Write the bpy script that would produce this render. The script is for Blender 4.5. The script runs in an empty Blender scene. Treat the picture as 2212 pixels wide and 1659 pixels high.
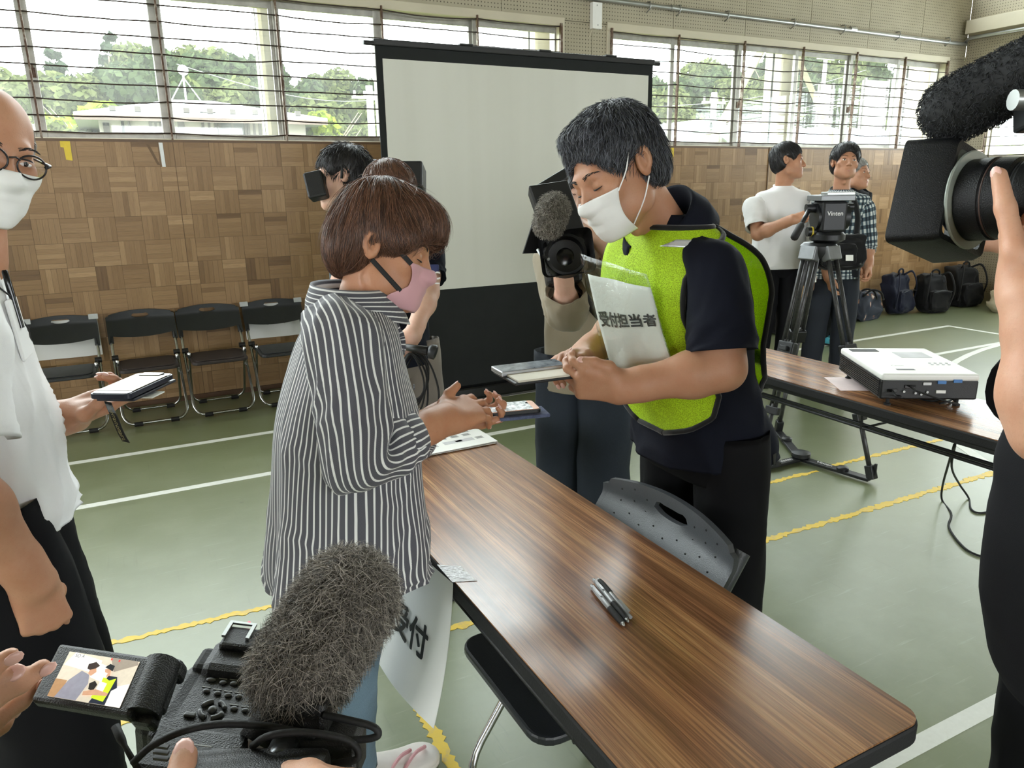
import bpy, bmesh, math, random
import numpy as np
from mathutils import Vector, Matrix, noise
random.seed(7)
RNG = np.random.default_rng(7)
SC = bpy.context.scene
COL = SC.collection
PI = math.pi

# ------------------------------------------------------------------ camera
FPX, CX, CY, CAMZ = 1600.0, 1106.0, 829.5, 1.463
def _cam_axes(hy=401.0, sl=-0.016, vx_px=240.0):
    d1 = np.array([0, hy-CY, FPX]); d2 = np.array([1, sl, 0.0])
    n = np.cross(d1, d2); n /= np.linalg.norm(n)
    if n[1] > 0: n = -n
    vy = np.array([vx_px-CX, (hy+sl*(vx_px-CX))-CY, FPX]); vy /= np.linalg.norm(vy)
    vx = np.cross(vy, n); vx /= np.linalg.norm(vx)
    return np.array([vx, vy, n])
RW = _cam_axes()
CAMP = np.array([0, 0, CAMZ])
cam_data = bpy.data.cameras.new('camera'); cam = bpy.data.objects.new('camera', cam_data); COL.objects.link(cam)
cam_data.sensor_width = 36.0; cam_data.lens = FPX/2212*36; cam_data.clip_start = 0.02; cam_data.clip_end = 600
_m = Matrix.Identity(4)
for i in range(3):
    _m[i][0] = RW[i, 0]; _m[i][1] = -RW[i, 1]; _m[i][2] = -RW[i, 2]; _m[i][3] = CAMP[i]
cam.matrix_world = _m
SC.camera = cam
SC.view_settings.view_transform = 'Standard'; SC.view_settings.look = 'None'
SC.view_settings.exposure = 0.97; SC.view_settings.gamma = 1.0; SC.view_settings.use_curve_mapping = False

# where things stand: a picture measurement plus a known distance, height or wall
def _ray(px, py): return RW @ np.array([px-CX, py-CY, FPX])
def at_z(px, py, z=0.0):
    d = _ray(px, py); return CAMP + d*((z-CAMZ)/d[2])
def at_y(px, py, y):
    d = _ray(px, py); return CAMP + d*(y/d[1])
def at_x(px, py, x):
    d = _ray(px, py); return CAMP + d*(x/d[0])
def P(px, py, d):
    return CAMP + RW @ (np.array([px-CX, py-CY, FPX])/FPX*d)

# ------------------------------------------------------------------ sky and light
world = bpy.data.worlds.new('world'); SC.world = world; world.use_nodes = True
_wt = world.node_tree; _wt.nodes.clear()
_o = _wt.nodes.new('ShaderNodeOutputWorld'); _b = _wt.nodes.new('ShaderNodeBackground')
_b.inputs['Color'].default_value = (0.93, 0.97, 1.0, 1); _b.inputs['Strength'].default_value = 8.0
_wt.links.new(_b.outputs[0], _o.inputs[0])
SC.cycles.max_bounces = 8; SC.cycles.diffuse_bounces = 4; SC.cycles.glossy_bounces = 4
SC.cycles.transmission_bounces = 6; SC.cycles.transparent_max_bounces = 24
SC.cycles.use_denoising = True; SC.cycles.sample_clamp_indirect = 6.0
try: SC.cycles.denoiser = 'OPENIMAGEDENOISE'
except Exception: pass
SC.cycles.caustics_reflective = False; SC.cycles.caustics_refractive = False
def portal(name, loc, sx, sy, direction):
    l = bpy.data.lights.new(name, 'AREA'); l.shape = 'RECTANGLE'; l.size = sx; l.size_y = sy
    l.cycles.is_portal = True
    o = bpy.data.objects.new(name, l); COL.objects.link(o); o.location = loc
    o.rotation_euler = Vector(direction).to_track_quat('-Z', 'Z').to_euler()
    return o

# ------------------------------------------------------------------ object helpers
def tag(o, label=None, cat=None, group=None, kind=None):
    if label: o['label'] = label
    if cat: o['category'] = cat
    if group: o['group'] = group
    if kind: o['kind'] = kind
    return o
def thing(name, label, cat, loc=(0, 0, 0), rotz=0.0, group=None, kind=None):
    o = bpy.data.objects.new(name, None); COL.objects.link(o)
    o.empty_display_size = 0.1
    o.location = tuple(float(v) for v in loc); o.rotation_euler = (0, 0, rotz)
    return tag(o, label, cat, group, kind)
def children(o): return [c for c in COL.objects if c.parent == o]
def copy_tree(o, parent=None):
    c = o.copy(); COL.objects.link(c); c.parent = parent
    for ch in list(o.children): copy_tree(ch, c)
    return c
def origin(o):
    v = np.zeros(3)
    while o is not None:
        v += np.array(o.location); o = o.parent
    return v

class MB:
    """collects geometry for one mesh object"""
    def __init__(s): s.v = []; s.f = []; s.uv = {}; s.n = 0; s.mi = []; s.cur = 0
    def add(s, vs, fs, uvs=None):
        o = s.n
        for i, f in enumerate(fs):
            if uvs is not None: s.uv[len(s.f)] = uvs[i]
            s.f.append(tuple(k+o for k in f)); s.mi.append(s.cur)
        vs = [tuple(float(c) for c in v) for v in vs]
        s.v.extend(vs); s.n += len(vs)
        return s
    def box(s, lo, hi):
        x0, y0, z0 = lo; x1, y1, z1 = hi
        vs = [(x0,y0,z0),(x1,y0,z0),(x1,y1,z0),(x0,y1,z0),(x0,y0,z1),(x1,y0,z1),(x1,y1,z1),(x0,y1,z1)]
        return s.add(vs, [(0,3,2,1),(4,5,6,7),(0,1,5,4),(1,2,6,5),(2,3,7,6),(3,0,4,7)])
    def obox(s, c, ax, ay, az):
        """oriented box: centre and three half-axis vectors"""
        c, ax, ay, az = (np.array(q, float) for q in (c, ax, ay, az))
        vs = [c-ax-ay-az, c+ax-ay-az, c+ax+ay-az, c-ax+ay-az, c-ax-ay+az, c+ax-ay+az, c+ax+ay+az, c-ax+ay+az]
        return s.add(vs, [(0,3,2,1),(4,5,6,7),(0,1,5,4),(1,2,6,5),(2,3,7,6),(3,0,4,7)])
    def prism(s, poly, o, ex, ey, ez, depth):
        """polygon in (ex,ey) plane at o extruded along ez by depth"""
        o, ex, ey, ez = (np.array(q, float) for q in (o, ex, ey, ez))
        n = len(poly)
        a = [o+ex*p[0]+ey*p[1] for p in poly]; b = [q+ez*depth for q in a]
        fs = [tuple(range(n))[::-1], tuple(range(n, 2*n))]
        fs += [(i, (i+1) % n, (i+1) % n+n, i+n) for i in range(n)]
        return s.add(a+b, fs)
    def tube(s, pts, r, n=8, closed=False, cap=True, flat=None):
        """tube along a polyline; r scalar or list; flat=(ref, k) squashes along ref"""
        pts = [np.array(p, float) for p in pts]; m = len(pts)
        rs = [r]*m if np.isscalar(r) else list(r)
        vs = []; ref = None
        for i in range(m):
            if closed: t = pts[(i+1) % m]-pts[i-1]
            else: t = pts[min(i+1, m-1)]-pts[max(i-1, 0)]
            t = t/(np.linalg.norm(t)+1e-12)
            if ref is None:
                ref = np.cross(t, [0, 0, 1.0])
                if np.linalg.norm(ref) < 0.1: ref = np.cross(t, [0, 1.0, 0])
            ref = ref - t*np.dot(ref, t); ref /= np.linalg.norm(ref)+1e-12
            b = np.cross(t, ref)
            for k in range(n):
                a = 2*PI*k/n
                w = ref*math.cos(a)*rs[i]+b*math.sin(a)*rs[i]
                if flat is not None:
                    fr = np.array(flat[0], float); fr = fr/np.linalg.norm(fr); w = w-fr*np.dot(w, fr)*(1-flat[1])
                vs.append(pts[i]+w)
        fs = []
        rng = range(m if closed else m-1)
        for i in rng:
            for k in range(n):
                a = i*n+k; b2 = i*n+(k+1) % n; c = ((i+1) % m)*n+(k+1) % n; d = ((i+1) % m)*n+k
                fs.append((a, b2, c, d))
        if cap and not closed:
            fs.append(tuple(range(n))[::-1]); fs.append(tuple((m-1)*n+k for k in range(n)))
        return s.add(vs, fs)
    def cyl(s, a, b, r, n=16, r2=None):
        return s.tube([a, b], [r, r if r2 is None else r2], n)
    def lathe(s, prof, o, axis, n=24, ref=None):
        """prof: list of (radius, along)"""
        o = np.array(o, float); ax = np.array(axis, float); ax /= np.linalg.norm(ax)
        u = np.cross(ax, [0, 0, 1.0]) if ref is None else np.array(ref, float)
        if np.linalg.norm(u) < 0.1: u = np.cross(ax, [1.0, 0, 0])
        u /= np.linalg.norm(u); w = np.cross(ax, u)
        vs = []
        for r, h in prof:
            for k in range(n):
                a = 2*PI*k/n; vs.append(o+ax*h+(u*math.cos(a)+w*math.sin(a))*r)
        fs = []
        for i in range(len(prof)-1):
            for k in range(n):
                fs.append((i*n+k, i*n+(k+1) % n, (i+1)*n+(k+1) % n, (i+1)*n+k))
        fs.append(tuple(range(n))[::-1]); fs.append(tuple((len(prof)-1)*n+k for k in range(n)))
        return s.add(vs, fs)
    def ball(s, c, rx, ry=None, rz=None, n=12, ax=None):
        ry = rx if ry is None else ry; rz = rx if rz is None else rz
        c = np.array(c, float); A = np.eye(3) if ax is None else np.array(ax, float)
        vs = []; m = n//2+1
        for i in range(m+1):
            th = PI*i/m
            for k in range(n):
                a = 2*PI*k/n
                vs.append(c+A.T@np.array([rx*math.sin(th)*math.cos(a), ry*math.sin(th)*math.sin(a), rz*math.cos(th)]))
        fs = [(i*n+k, (i+1)*n+k, (i+1)*n+(k+1) % n, i*n+(k+1) % n) for i in range(m) for k in range(n)]
        return s.add(vs, fs)
    def build(s, name, material, parent=None, world=True, smooth=False, bevel=0.0, bseg=2, auto=None, sub=0):
        me = bpy.data.meshes.new(name)
        vs = np.array(s.v, float).reshape(-1, 3)
        if parent is not None and world: vs = vs-origin(parent)
        me.from_pydata(vs.tolist(), [], s.f)
        if s.uv:
            uvl = me.uv_layers.new(name='UVMap')
            for p in me.polygons:
                u = s.uv.get(p.index)
                if u is not None:
                    for li, q in zip(p.loop_indices, u): uvl.data[li].uv = q
        mats = material if isinstance(material, (list, tuple)) else [material]
        for mm in mats: me.materials.append(mm)
        if len(mats) > 1:
            for p in me.polygons: p.material_index = s.mi[p.index]
        if bevel or True:
            bm = bmesh.new(); bm.from_mesh(me)
            bmesh.ops.remove_doubles(bm, verts=bm.verts, dist=1e-7)
            bmesh.ops.recalc_face_normals(bm, faces=bm.faces)
            if bevel:
                es = [e for e in bm.edges if len(e.link_faces) == 2 and e.calc_face_angle(0) > 0.5]
                bmesh.ops.bevel(bm, geom=es, offset=bevel, segments=bseg, profile=0.5, affect='EDGES', clamp_overlap=True)
            bm.to_mesh(me); bm.free()
        if smooth:
            for p in me.polygons: p.use_smooth = True
            if auto is not None:
                bm = bmesh.new(); bm.from_mesh(me)
                for e in bm.edges:
                    if len(e.link_faces) == 2 and e.calc_face_angle(0) > auto: e.smooth = False
                bm.to_mesh(me); bm.free()
        o = bpy.data.objects.new(name, me); COL.objects.link(o)
        if parent is not None: o.parent = parent
        if sub:
            md = o.modifiers.new('sub', 'SUBSURF'); md.levels = sub; md.render_levels = sub
        return o
def mesh_obj(name, me, parent=None):
    o = bpy.data.objects.new(name, me); COL.objects.link(o)
    if parent is not None: o.parent = parent
    return o
def rrect(w, h, r, n=5):
    """rounded rectangle outline centred on 0"""
    out = []
    for cx, cy, a0 in ((w/2-r, h/2-r, 0), (-w/2+r, h/2-r, 90), (-w/2+r, -h/2+r, 180), (w/2-r, -h/2+r, 270)):
        for k in range(n+1):
            a = math.radians(a0+90*k/n); out.append((cx+r*math.cos(a), cy+r*math.sin(a)))
    return out
def catmull(pts, n):
    pts = [np.array(p, float) for p in pts]
    if len(pts) < 3:
        return [pts[0]+(pts[-1]-pts[0])*k/(n-1) for k in range(n)]
    q = [2*pts[0]-pts[1]]+pts+[2*pts[-1]-pts[-2]]
    out = []; m = len(pts)-1
    for k in range(n):
        t = k/(n-1)*m; i = min(int(t), m-1); u = t-i
        a, b, c, d = q[i], q[i+1], q[i+2], q[i+3]
        out.append(0.5*((2*b)+(c-a)*u+(2*a-5*b+4*c-d)*u*u+(3*b-a-3*c+d)*u**3))
    return out
def unit(v):
    v = np.array(v, float); return v/(np.linalg.norm(v)+1e-12)

# ------------------------------------------------------------------ materials
MATS = {}
class NT:
    def __init__(s, name):
        s.m = bpy.data.materials.new(name); s.m.use_nodes = True
        s.t = s.m.node_tree; s.t.nodes.clear()
        s.out = s.t.nodes.new('ShaderNodeOutputMaterial')
    def n(s, typ, ins=None, **props):
        nd = s.t.nodes.new('ShaderNode'+typ)
        for k, v in props.items(): setattr(nd, k, v)
        for k, v in (ins or {}).items():
            sock = nd.inputs[k]
            if isinstance(v, bpy.types.NodeSocket): s.t.links.new(v, sock)
            elif isinstance(v, bpy.types.Node): s.t.links.new(v.outputs[0], sock)
            else:
                if sock.type == 'RGBA' and len(v) == 3: v = (*v, 1)
                sock.default_value = v
        return nd
    def math(s, op, a, b=0.0, c=None):
        ins = {0: a, 1: b}
        if c is not None: ins[2] = c
        return s.n('Math', ins, operation=op)
    def obj(s): return s.n('TexCoord').outputs['Object']
    def map(s, vec, scale=(1, 1, 1), rot=(0, 0, 0), loc=(0, 0, 0)):
        return s.n('Mapping', {'Vector': vec, 'Scale': scale, 'Rotation': rot, 'Location': loc}).outputs[0]
    def noise(s, vec, scale, detail=3.0, rough=0.55, dist=0.0):
        return s.n('TexNoise', {'Vector': vec, 'Scale': scale, 'Detail': detail, 'Roughness': rough, 'Distortion': dist}).outputs['Fac']
    def ramp(s, fac, stops, interp='LINEAR'):
        r = s.n('ValToRGB', {'Fac': fac}); r.color_ramp.interpolation = interp
        e = r.color_ramp.elements
        while len(e) < len(stops): e.new(0.5)
        for k, (p, c) in enumerate(stops):
            e[k].position = p; e[k].color = (*c, 1) if len(c) == 3 else c
        return r.outputs['Color']
    def mix(s, fac, a, b, blend='MIX'):
        nd = s.n('Mix', data_type='RGBA', blend_type=blend)
        for sock, v in ((nd.inputs[0], fac), (nd.inputs[6], a), (nd.inputs[7], b)):
            if isinstance(v, bpy.types.NodeSocket): s.t.links.new(v, sock)
            elif isinstance(v, bpy.types.Node): s.t.links.new(v.outputs[0], sock)
            else: sock.default_value = ((*v, 1) if (sock.type == 'RGBA' and len(v) == 3) else v)
        return nd.outputs[2]
    def bump(s, h, strength=0.3, dist=0.01):
        return s.n('Bump', {'Height': h, 'Strength': strength, 'Distance': dist}).outputs[0]
    def bsdf(s, color, rough=0.5, metal=0.0, normal=None, **kw):
        ins = {'Base Color': color, 'Roughness': rough, 'Metallic': metal}
        if normal is not None: ins['Normal'] = normal
        nd = s.n('BsdfPrincipled', ins)
        for k, v in kw.items():
            sock = nd.inputs[k]
            if isinstance(v, bpy.types.NodeSocket): s.t.links.new(v, sock)
            else: sock.default_value = v
        return nd
    def done(s, shader):
        s.t.links.new(shader.outputs[0] if isinstance(shader, bpy.types.Node) else shader, s.out.inputs['Surface'])
        MATS[s.m.name] = s.m
        return s.m
def lin(r, g, b):
    return tuple(((c/255)/12.92 if c/255 <= 0.04045 else ((c/255+0.055)/1.055)**2.4) for c in (r, g, b))
def simple(name, color, rough=0.5, metal=0.0, var=0.12, vscale=12.0, bump=0.0, bscale=200.0, **kw):
    """plain coated or painted surface with a little tonal variation and fine relief"""
    t = NT(name); ob = t.obj()
    n1 = t.noise(ob, vscale, 4.0)
    dark = tuple(c*(1-var) for c in color); lite = tuple(min(1, c*(1+var)) for c in color)
    col = t.ramp(n1, [(0.3, dark), (0.7, lite)])
    nrm = t.bump(t.noise(ob, bscale, 2.0), bump, 0.002) if bump else None
    r2 = t.math('MULTIPLY_ADD', n1, 0.12, rough-0.06).outputs[0]
    return t.done(t.bsdf(col, r2, metal, nrm, **kw))
def text_mesh(txt, size, bold=0.0, extrude=0.0, align='CENTER'):
    cu = bpy.data.curves.new('text', 'FONT'); cu.body = txt; cu.size = size
    cu.offset = bold; cu.extrude = extrude; cu.align_x = align; cu.align_y = 'CENTER'
    o = bpy.data.objects.new('text', cu); COL.objects.link(o)
    dg = bpy.context.evaluated_depsgraph_get()
    me = bpy.data.meshes.new_from_object(o.evaluated_get(dg))
    bpy.data.objects.remove(o); bpy.data.curves.remove(cu)
    return me
def text_obj(name, txt, size, o, ex, ey, material, parent, bold=0.0, warp=None, align='CENTER', lift=0.0006):
    """flat lettering laid on a surface at o, along ex, up ey; bold thickens the strokes"""
    me = text_mesh(txt, size, 0.0, 0.0, align)
    o = np.array(o, float); ex = unit(ex); ey = unit(ey); ez = np.cross(ex, ey)
    off = origin(parent); V0 = [(v.co.x, v.co.y) for v in me.vertices]; F0 = [tuple(p.vertices) for p in me.polygons]
    sh = [(0, 0)] if bold == 0 else [(0, 0), (bold, 0), (-bold, 0), (0, bold), (0, -bold), (bold*0.7, bold*0.7), (-bold*0.7, -bold*0.7), (bold*0.7, -bold*0.7), (-bold*0.7, bold*0.7)]
    V = []; F = []
    for k, (dx, dy) in enumerate(sh):
        b = len(V)
        for x, y in V0:
            p = warp(x+dx, y+dy) if warp else o+ex*(x+dx)+ey*(y+dy)+ez*(lift+k*2e-6)
            V.append((np.array(p)-off).tolist())
        F += [tuple(i+b for i in f) for f in F0]
    bpy.data.meshes.remove(me); me = bpy.data.meshes.new(name); me.from_pydata(V, [], F); me.materials.append(material)
    return mesh_obj(name, me, parent)
# ------------------------------------------------------------------ shared materials
def m_floor():
    t = NT('green_gym_floor'); ob = t.obj()
    big = t.noise(ob, 0.7, 4.0); mid = t.noise(ob, 5.0, 6.0, 0.65)
    scr = t.noise(t.map(ob, (1.2, 22, 1), (0, 0, 0.5)), 3.0, 5.0, 0.7)
    scr2 = t.noise(t.map(ob, (26, 1.0, 1), (0, 0, 0.35)), 2.2, 5.0, 0.7)
    col = t.ramp(big, [(0.3, lin(98, 107, 72)), (0.7, lin(114, 123, 86))])
    col = t.mix(t.ramp(mid, [(0.42, (0, 0, 0)), (0.75, (0.55, 0.55, 0.55))]), col, lin(128, 135, 104))
    col = t.mix(t.ramp(scr, [(0.6, (0, 0, 0)), (0.76, (0.5, 0.5, 0.5))]), col, lin(156, 162, 136))
    col = t.mix(t.ramp(scr2, [(0.62, (0, 0, 0)), (0.74, (0.4, 0.4, 0.4))]), col, lin(76, 85, 58))
    spots = t.n('TexVoronoi', {'Vector': t.map(ob, (1, 1, 1)), 'Scale': 3.1, 'Randomness': 1.0})
    sp = t.ramp(t.math('ADD', spots.outputs['Distance'], t.math('MULTIPLY', mid, 0.06)), [(0.05, (1, 1, 1)), (0.075, (0, 0, 0))])
    col = t.mix(t.math('MULTIPLY', sp, 0.55), col, lin(82, 92, 64))
    rough = t.math('MULTIPLY_ADD', mid, 0.16, 0.30)
    return t.done(t.bsdf(col, rough.outputs[0], 0.0, t.bump(t.noise(ob, 140, 2.0), 0.06, 0.002), **{'Specular IOR Level': 0.7, 'Coat Weight': 0.6, 'Coat Roughness': 0.40}))
def m_line(name, c, c2, wear=0.5):
    t = NT(name); ob = t.obj()
    n1 = t.noise(ob, 14, 6.0, 0.7); n2 = t.noise(ob, 60, 3.0)
    col = t.mix(t.ramp(n1, [(wear, (0, 0, 0)), (wear+0.12, (1, 1, 1))]), c, c2)
    col = t.mix(t.math('MULTIPLY', n2, 0.25), col, lin(150, 150, 130))
    return t.done(t.bsdf(col, 0.5, 0.0, t.bump(n1, 0.2, 0.002)))
def m_parquet():
    t = NT('parquet_wood'); uv = t.n('UVMap').outputs[0]
    tone = t.n('Attribute', attribute_name='tone', attribute_type='GEOMETRY').outputs['Fac']
    g = t.noise(t.map(uv, (9, 160, 1)), 1.6, 5.0, 0.6, 0.6)
    g2 = t.noise(t.map(uv, (3, 40, 1)), 1.3, 3.0)
    big = t.noise(t.obj(), 1.1, 3.0)
    col = t.ramp(tone, [(0.0, lin(98, 72, 46)), (0.25, lin(136, 106, 72)), (0.6, lin(154, 123, 88)), (1.0, lin(184, 152, 114))])
    col = t.mix(t.math('MULTIPLY', t.ramp(g, [(0.42, (0, 0, 0)), (0.72, (1, 1, 1))]), 0.36), col, lin(96, 62, 34))
    col = t.mix(t.math('MULTIPLY', g2, 0.25), col, lin(205, 165, 115))
    # scratches and scuffs on the panelling
    ob = t.obj()
    sc = t.noise(t.map(ob, (40, 1, 2.2), (0, 0.7, 0)), 1.4, 6.0, 0.75)
    col = t.mix(t.math('MULTIPLY', t.ramp(sc, [(0.66, (0, 0, 0)), (0.70, (1, 1, 1))]), 0.35), col, lin(90, 60, 36))
    return t.done(t.bsdf(col, 0.42, 0.0, t.bump(g, 0.15, 0.001), **{'Specular IOR Level': 0.35}))
def m_pegboard():
    t = NT('cream_perforated_board'); ob = t.obj()
    sep = t.n('SeparateXYZ', {'Vector': ob})
    def hole(a, b, s):
        fa = t.math('SUBTRACT', t.math('FRACT', t.math('DIVIDE', a, s)), 0.5)
        fb = t.math('SUBTRACT', t.math('FRACT', t.math('DIVIDE', b, s)), 0.5)
        return t.math('SQRT', t.math('ADD', t.math('MULTIPLY', fa, fa), t.math('MULTIPLY', fb, fb)))
    ax = t.math('ADD', sep.outputs[0], sep.outputs[1])
    d = hole(ax, sep.outputs[2], 0.0303)
    h = t.ramp(d, [(0.13, (1, 1, 1)), (0.18, (0, 0, 0))])
    n1 = t.noise(ob, 2.2, 4.0)
    base = t.ramp(n1, [(0.3, lin(158, 150, 128)), (0.7, lin(172, 164, 142))])
    col = t.mix(h, base, lin(80, 72, 58))
    return t.done(t.bsdf(col, 0.65, 0.0, t.bump(t.math('SUBTRACT', 1.0, h), 0.6, 0.004)))
def m_rust():
    t = NT('rusty_painted_steel'); ob = t.obj(); n1 = t.noise(ob, 18, 6.0, 0.7)
    col = t.ramp(n1, [(0.40, lin(78, 52, 36)), (0.54, lin(104, 84, 68)), (0.64, lin(150, 142, 130))])
    return t.done(t.bsdf(col, 0.6, 0.1, t.bump(n1, 0.3, 0.001)))
def m_alu(name='window_aluminium', c=(176, 174, 166)):
    t = NT(name); ob = t.obj(); n1 = t.noise(ob, 9, 5.0, 0.6)
    col = t.ramp(n1, [(0.35, lin(*[k*0.86 for k in c])), (0.65, lin(*c))])
    return t.done(t.bsdf(col, 0.42, 0.35))
def m_glass():
    """window pane with a haze veil mixed in"""
    t = NT('hazed_window_glass'); ob = t.obj()
    lw = t.n('LayerWeight', {'Blend': 0.5}); fr = t.math('MULTIPLY_ADD', t.math('POWER', lw.outputs['Facing'], 4.0), 0.5, 0.03)
    tr = t.n('BsdfTransparent', {'Color': (0.95, 0.98, 0.97, 1)}); gl = t.n('BsdfGlossy', {'Roughness': 0.02})
    mx = t.n('MixShader', {0: fr.outputs[0], 1: tr.outputs[0], 2: gl.outputs[0]})
    du = t.n('BsdfTranslucent', {'Color': (0.9, 0.92, 0.9, 1)})  # translucent veil stands in for haze and glare over the view
    d = t.ramp(t.noise(ob, 3.0, 5.0, 0.6), [(0.3, (0.014,)*3), (0.75, (0.045,)*3)])
    return t.done(t.n('MixShader', {0: d, 1: mx.outputs[0], 2: du.outputs[0]}))
def m_tablewood():
    t = NT('brown_laminate'); ob = t.obj()
    warp = t.noise(t.map(ob, (7, 1.1, 1)), 1.4, 4.0)
    st = t.noise(t.map(ob, (34, 0.7, 1)), 1.0, 5.0, 0.62, 0.35)
    fine = t.noise(t.map(ob, (190, 2.6, 1)), 1.6, 5.0, 0.7, 0.2)
    pore = t.noise(t.map(ob, (420, 9, 1)), 1.4, 3.0, 0.6)
    col = t.ramp(st, [(0.30, lin(84, 55, 37)), (0.43, lin(136, 92, 62)), (0.54, lin(176, 125, 85)), (0.68, lin(208, 158, 110))])
    col = t.mix(t.math('MULTIPLY', t.ramp(fine, [(0.4, (0, 0, 0)), (0.60, (1, 1, 1))]), 0.66), col, lin(74, 47, 33))
    col = t.mix(t.math('MULTIPLY', t.ramp(pore, [(0.55, (0, 0, 0)), (0.7, (1, 1, 1))]), 0.4), col, lin(50, 33, 25))
    col = t.mix(t.math('MULTIPLY', t.ramp(warp, [(0.45, (0, 0, 0)), (0.65, (1, 1, 1))]), 0.22), col, lin(178, 136, 88))
    rough = t.math('MULTIPLY_ADD', t.noise(ob, 30, 3.0), 0.06, 0.22)
    return t.done(t.bsdf(col, rough.outputs[0], 0.0, t.bump(fine, 0.05, 0.0006), **{'Specular IOR Level': 0.75}))
def m_fabric(name, c, var=0.16, rough=0.9, weave=900.0, bump=0.25, sheen=0.25, scale=6.0):
    t = NT(name); ob = t.obj(); n1 = t.noise(ob, scale, 4.0); w = t.noise(ob, weave, 1.0)
    f = t.math('ADD', t.math('MULTIPLY', n1, 0.7), t.math('MULTIPLY', w, 0.3))
    col = t.ramp(f, [(0.3, tuple(k*(1-var) for k in c)), (0.7, tuple(min(1, k*(1+var)) for k in c))])
    return t.done(t.bsdf(col, rough, 0.0, t.bump(w, bump, 0.0012), **{'Sheen Weight': sheen, 'Sheen Roughness': 0.5, 'Specular IOR Level': 0.18}))
def m_skin(name, c, red=None, rough=0.48):
    t = NT(name); ob = t.obj()
    n1 = t.noise(ob, 26, 5.0, 0.6); n2 = t.noise(ob, 320, 3.0)
    red = red or tuple(min(1, a*b) for a, b in zip(c, (0.98, 0.88, 0.84)))
    lite = tuple(min(1, a*1.06) for a in c)
    col = t.ramp(n1, [(0.32, red), (0.68, lite)])
    col = t.mix(t.math('MULTIPLY', t.ramp(n2, [(0.58, (0, 0, 0)), (0.72, (1, 1, 1))]), 0.18), col, tuple(a*0.55 for a in c))
    return t.done(t.bsdf(col, rough, 0.0, t.bump(t.noise(ob, 480, 3.0), 0.22, 0.0012), **{'Subsurface Weight': 0.12, 'Subsurface Radius': (0.012, 0.005, 0.003), 'Subsurface Scale': 1.0, 'Specular IOR Level': 0.4}))
def m_hair(name, c, c2, rough=0.42):
    t = NT(name); rnd = t.n('Attribute', attribute_name='tone', attribute_type='GEOMETRY').outputs['Fac']
    n1 = t.noise(t.obj(), 60, 3.0)
    f = t.math('ADD', t.math('MULTIPLY', rnd, 0.6), t.math('MULTIPLY', n1, 0.4))
    col = t.ramp(f, [(0.25, c), (0.8, c2)])
    return t.done(t.bsdf(col, rough, 0.0, **{'Specular IOR Level': 0.55}))
FLOOR = m_floor(); PARQ = m_parquet(); PEG = m_pegboard(); RUST = m_rust(); ALU = m_alu(); GLASS = m_glass()
RODM = simple('dark_rusty_rod', lin(50, 38, 31), 0.7, 0.0, 0.4, 40)
WLINE = m_line('white_floor_paint', lin(226, 228, 220), lin(196, 200, 184), 0.62)
YLINE = m_line('yellow_floor_tape', lin(232, 196, 52), lin(206, 178, 110), 0.55)
TWOOD = m_tablewood()
BLACKP = simple('black_plastic', lin(17, 18, 19), 0.45, 0, 0.15, 20, 0.25, 500)
BLACKR = simple('black_rubber', lin(15, 15, 16), 0.7, 0, 0.15, 20, 0.3, 300)
GLOSSB = simple('glossy_black', lin(14, 14, 16), 0.16, 0, 0.1, 10)
DARKM = simple('dark_grey_metal', lin(58, 60, 62), 0.4, 0.6, 0.15, 14)
CHROME = simple('chromed_steel', lin(188, 190, 190), 0.22, 1.0, 0.06, 10)
STEEL = simple('satin_steel', lin(168, 170, 168), 0.38, 0.85, 0.08, 10)
WHITEP = simple('white_plastic', lin(232, 232, 228), 0.4, 0, 0.03, 10)
CREAM = simple('cream_paint', lin(196, 188, 166), 0.55, 0, 0.06, 3, 0.1, 60)
PAPER = simple('white_paper', lin(240, 240, 236), 0.75, 0, 0.02, 6, 0.1, 200)
GREYPRINT = simple('grey_print', lin(120, 120, 122), 0.7)
INK = simple('black_ink', lin(22, 22, 24), 0.6)
WHITEINK = simple('white_ink', lin(225, 225, 225), 0.6)
YTAPE = simple('yellow_tape', lin(226, 196, 40), 0.45, 0, 0.08, 30)
WTAPE = simple('white_tape', lin(232, 234, 234), 0.5, 0, 0.04, 30)
BTAPE = simple('brown_tape', lin(104, 78, 46), 0.5, 0, 0.1, 30)
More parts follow.
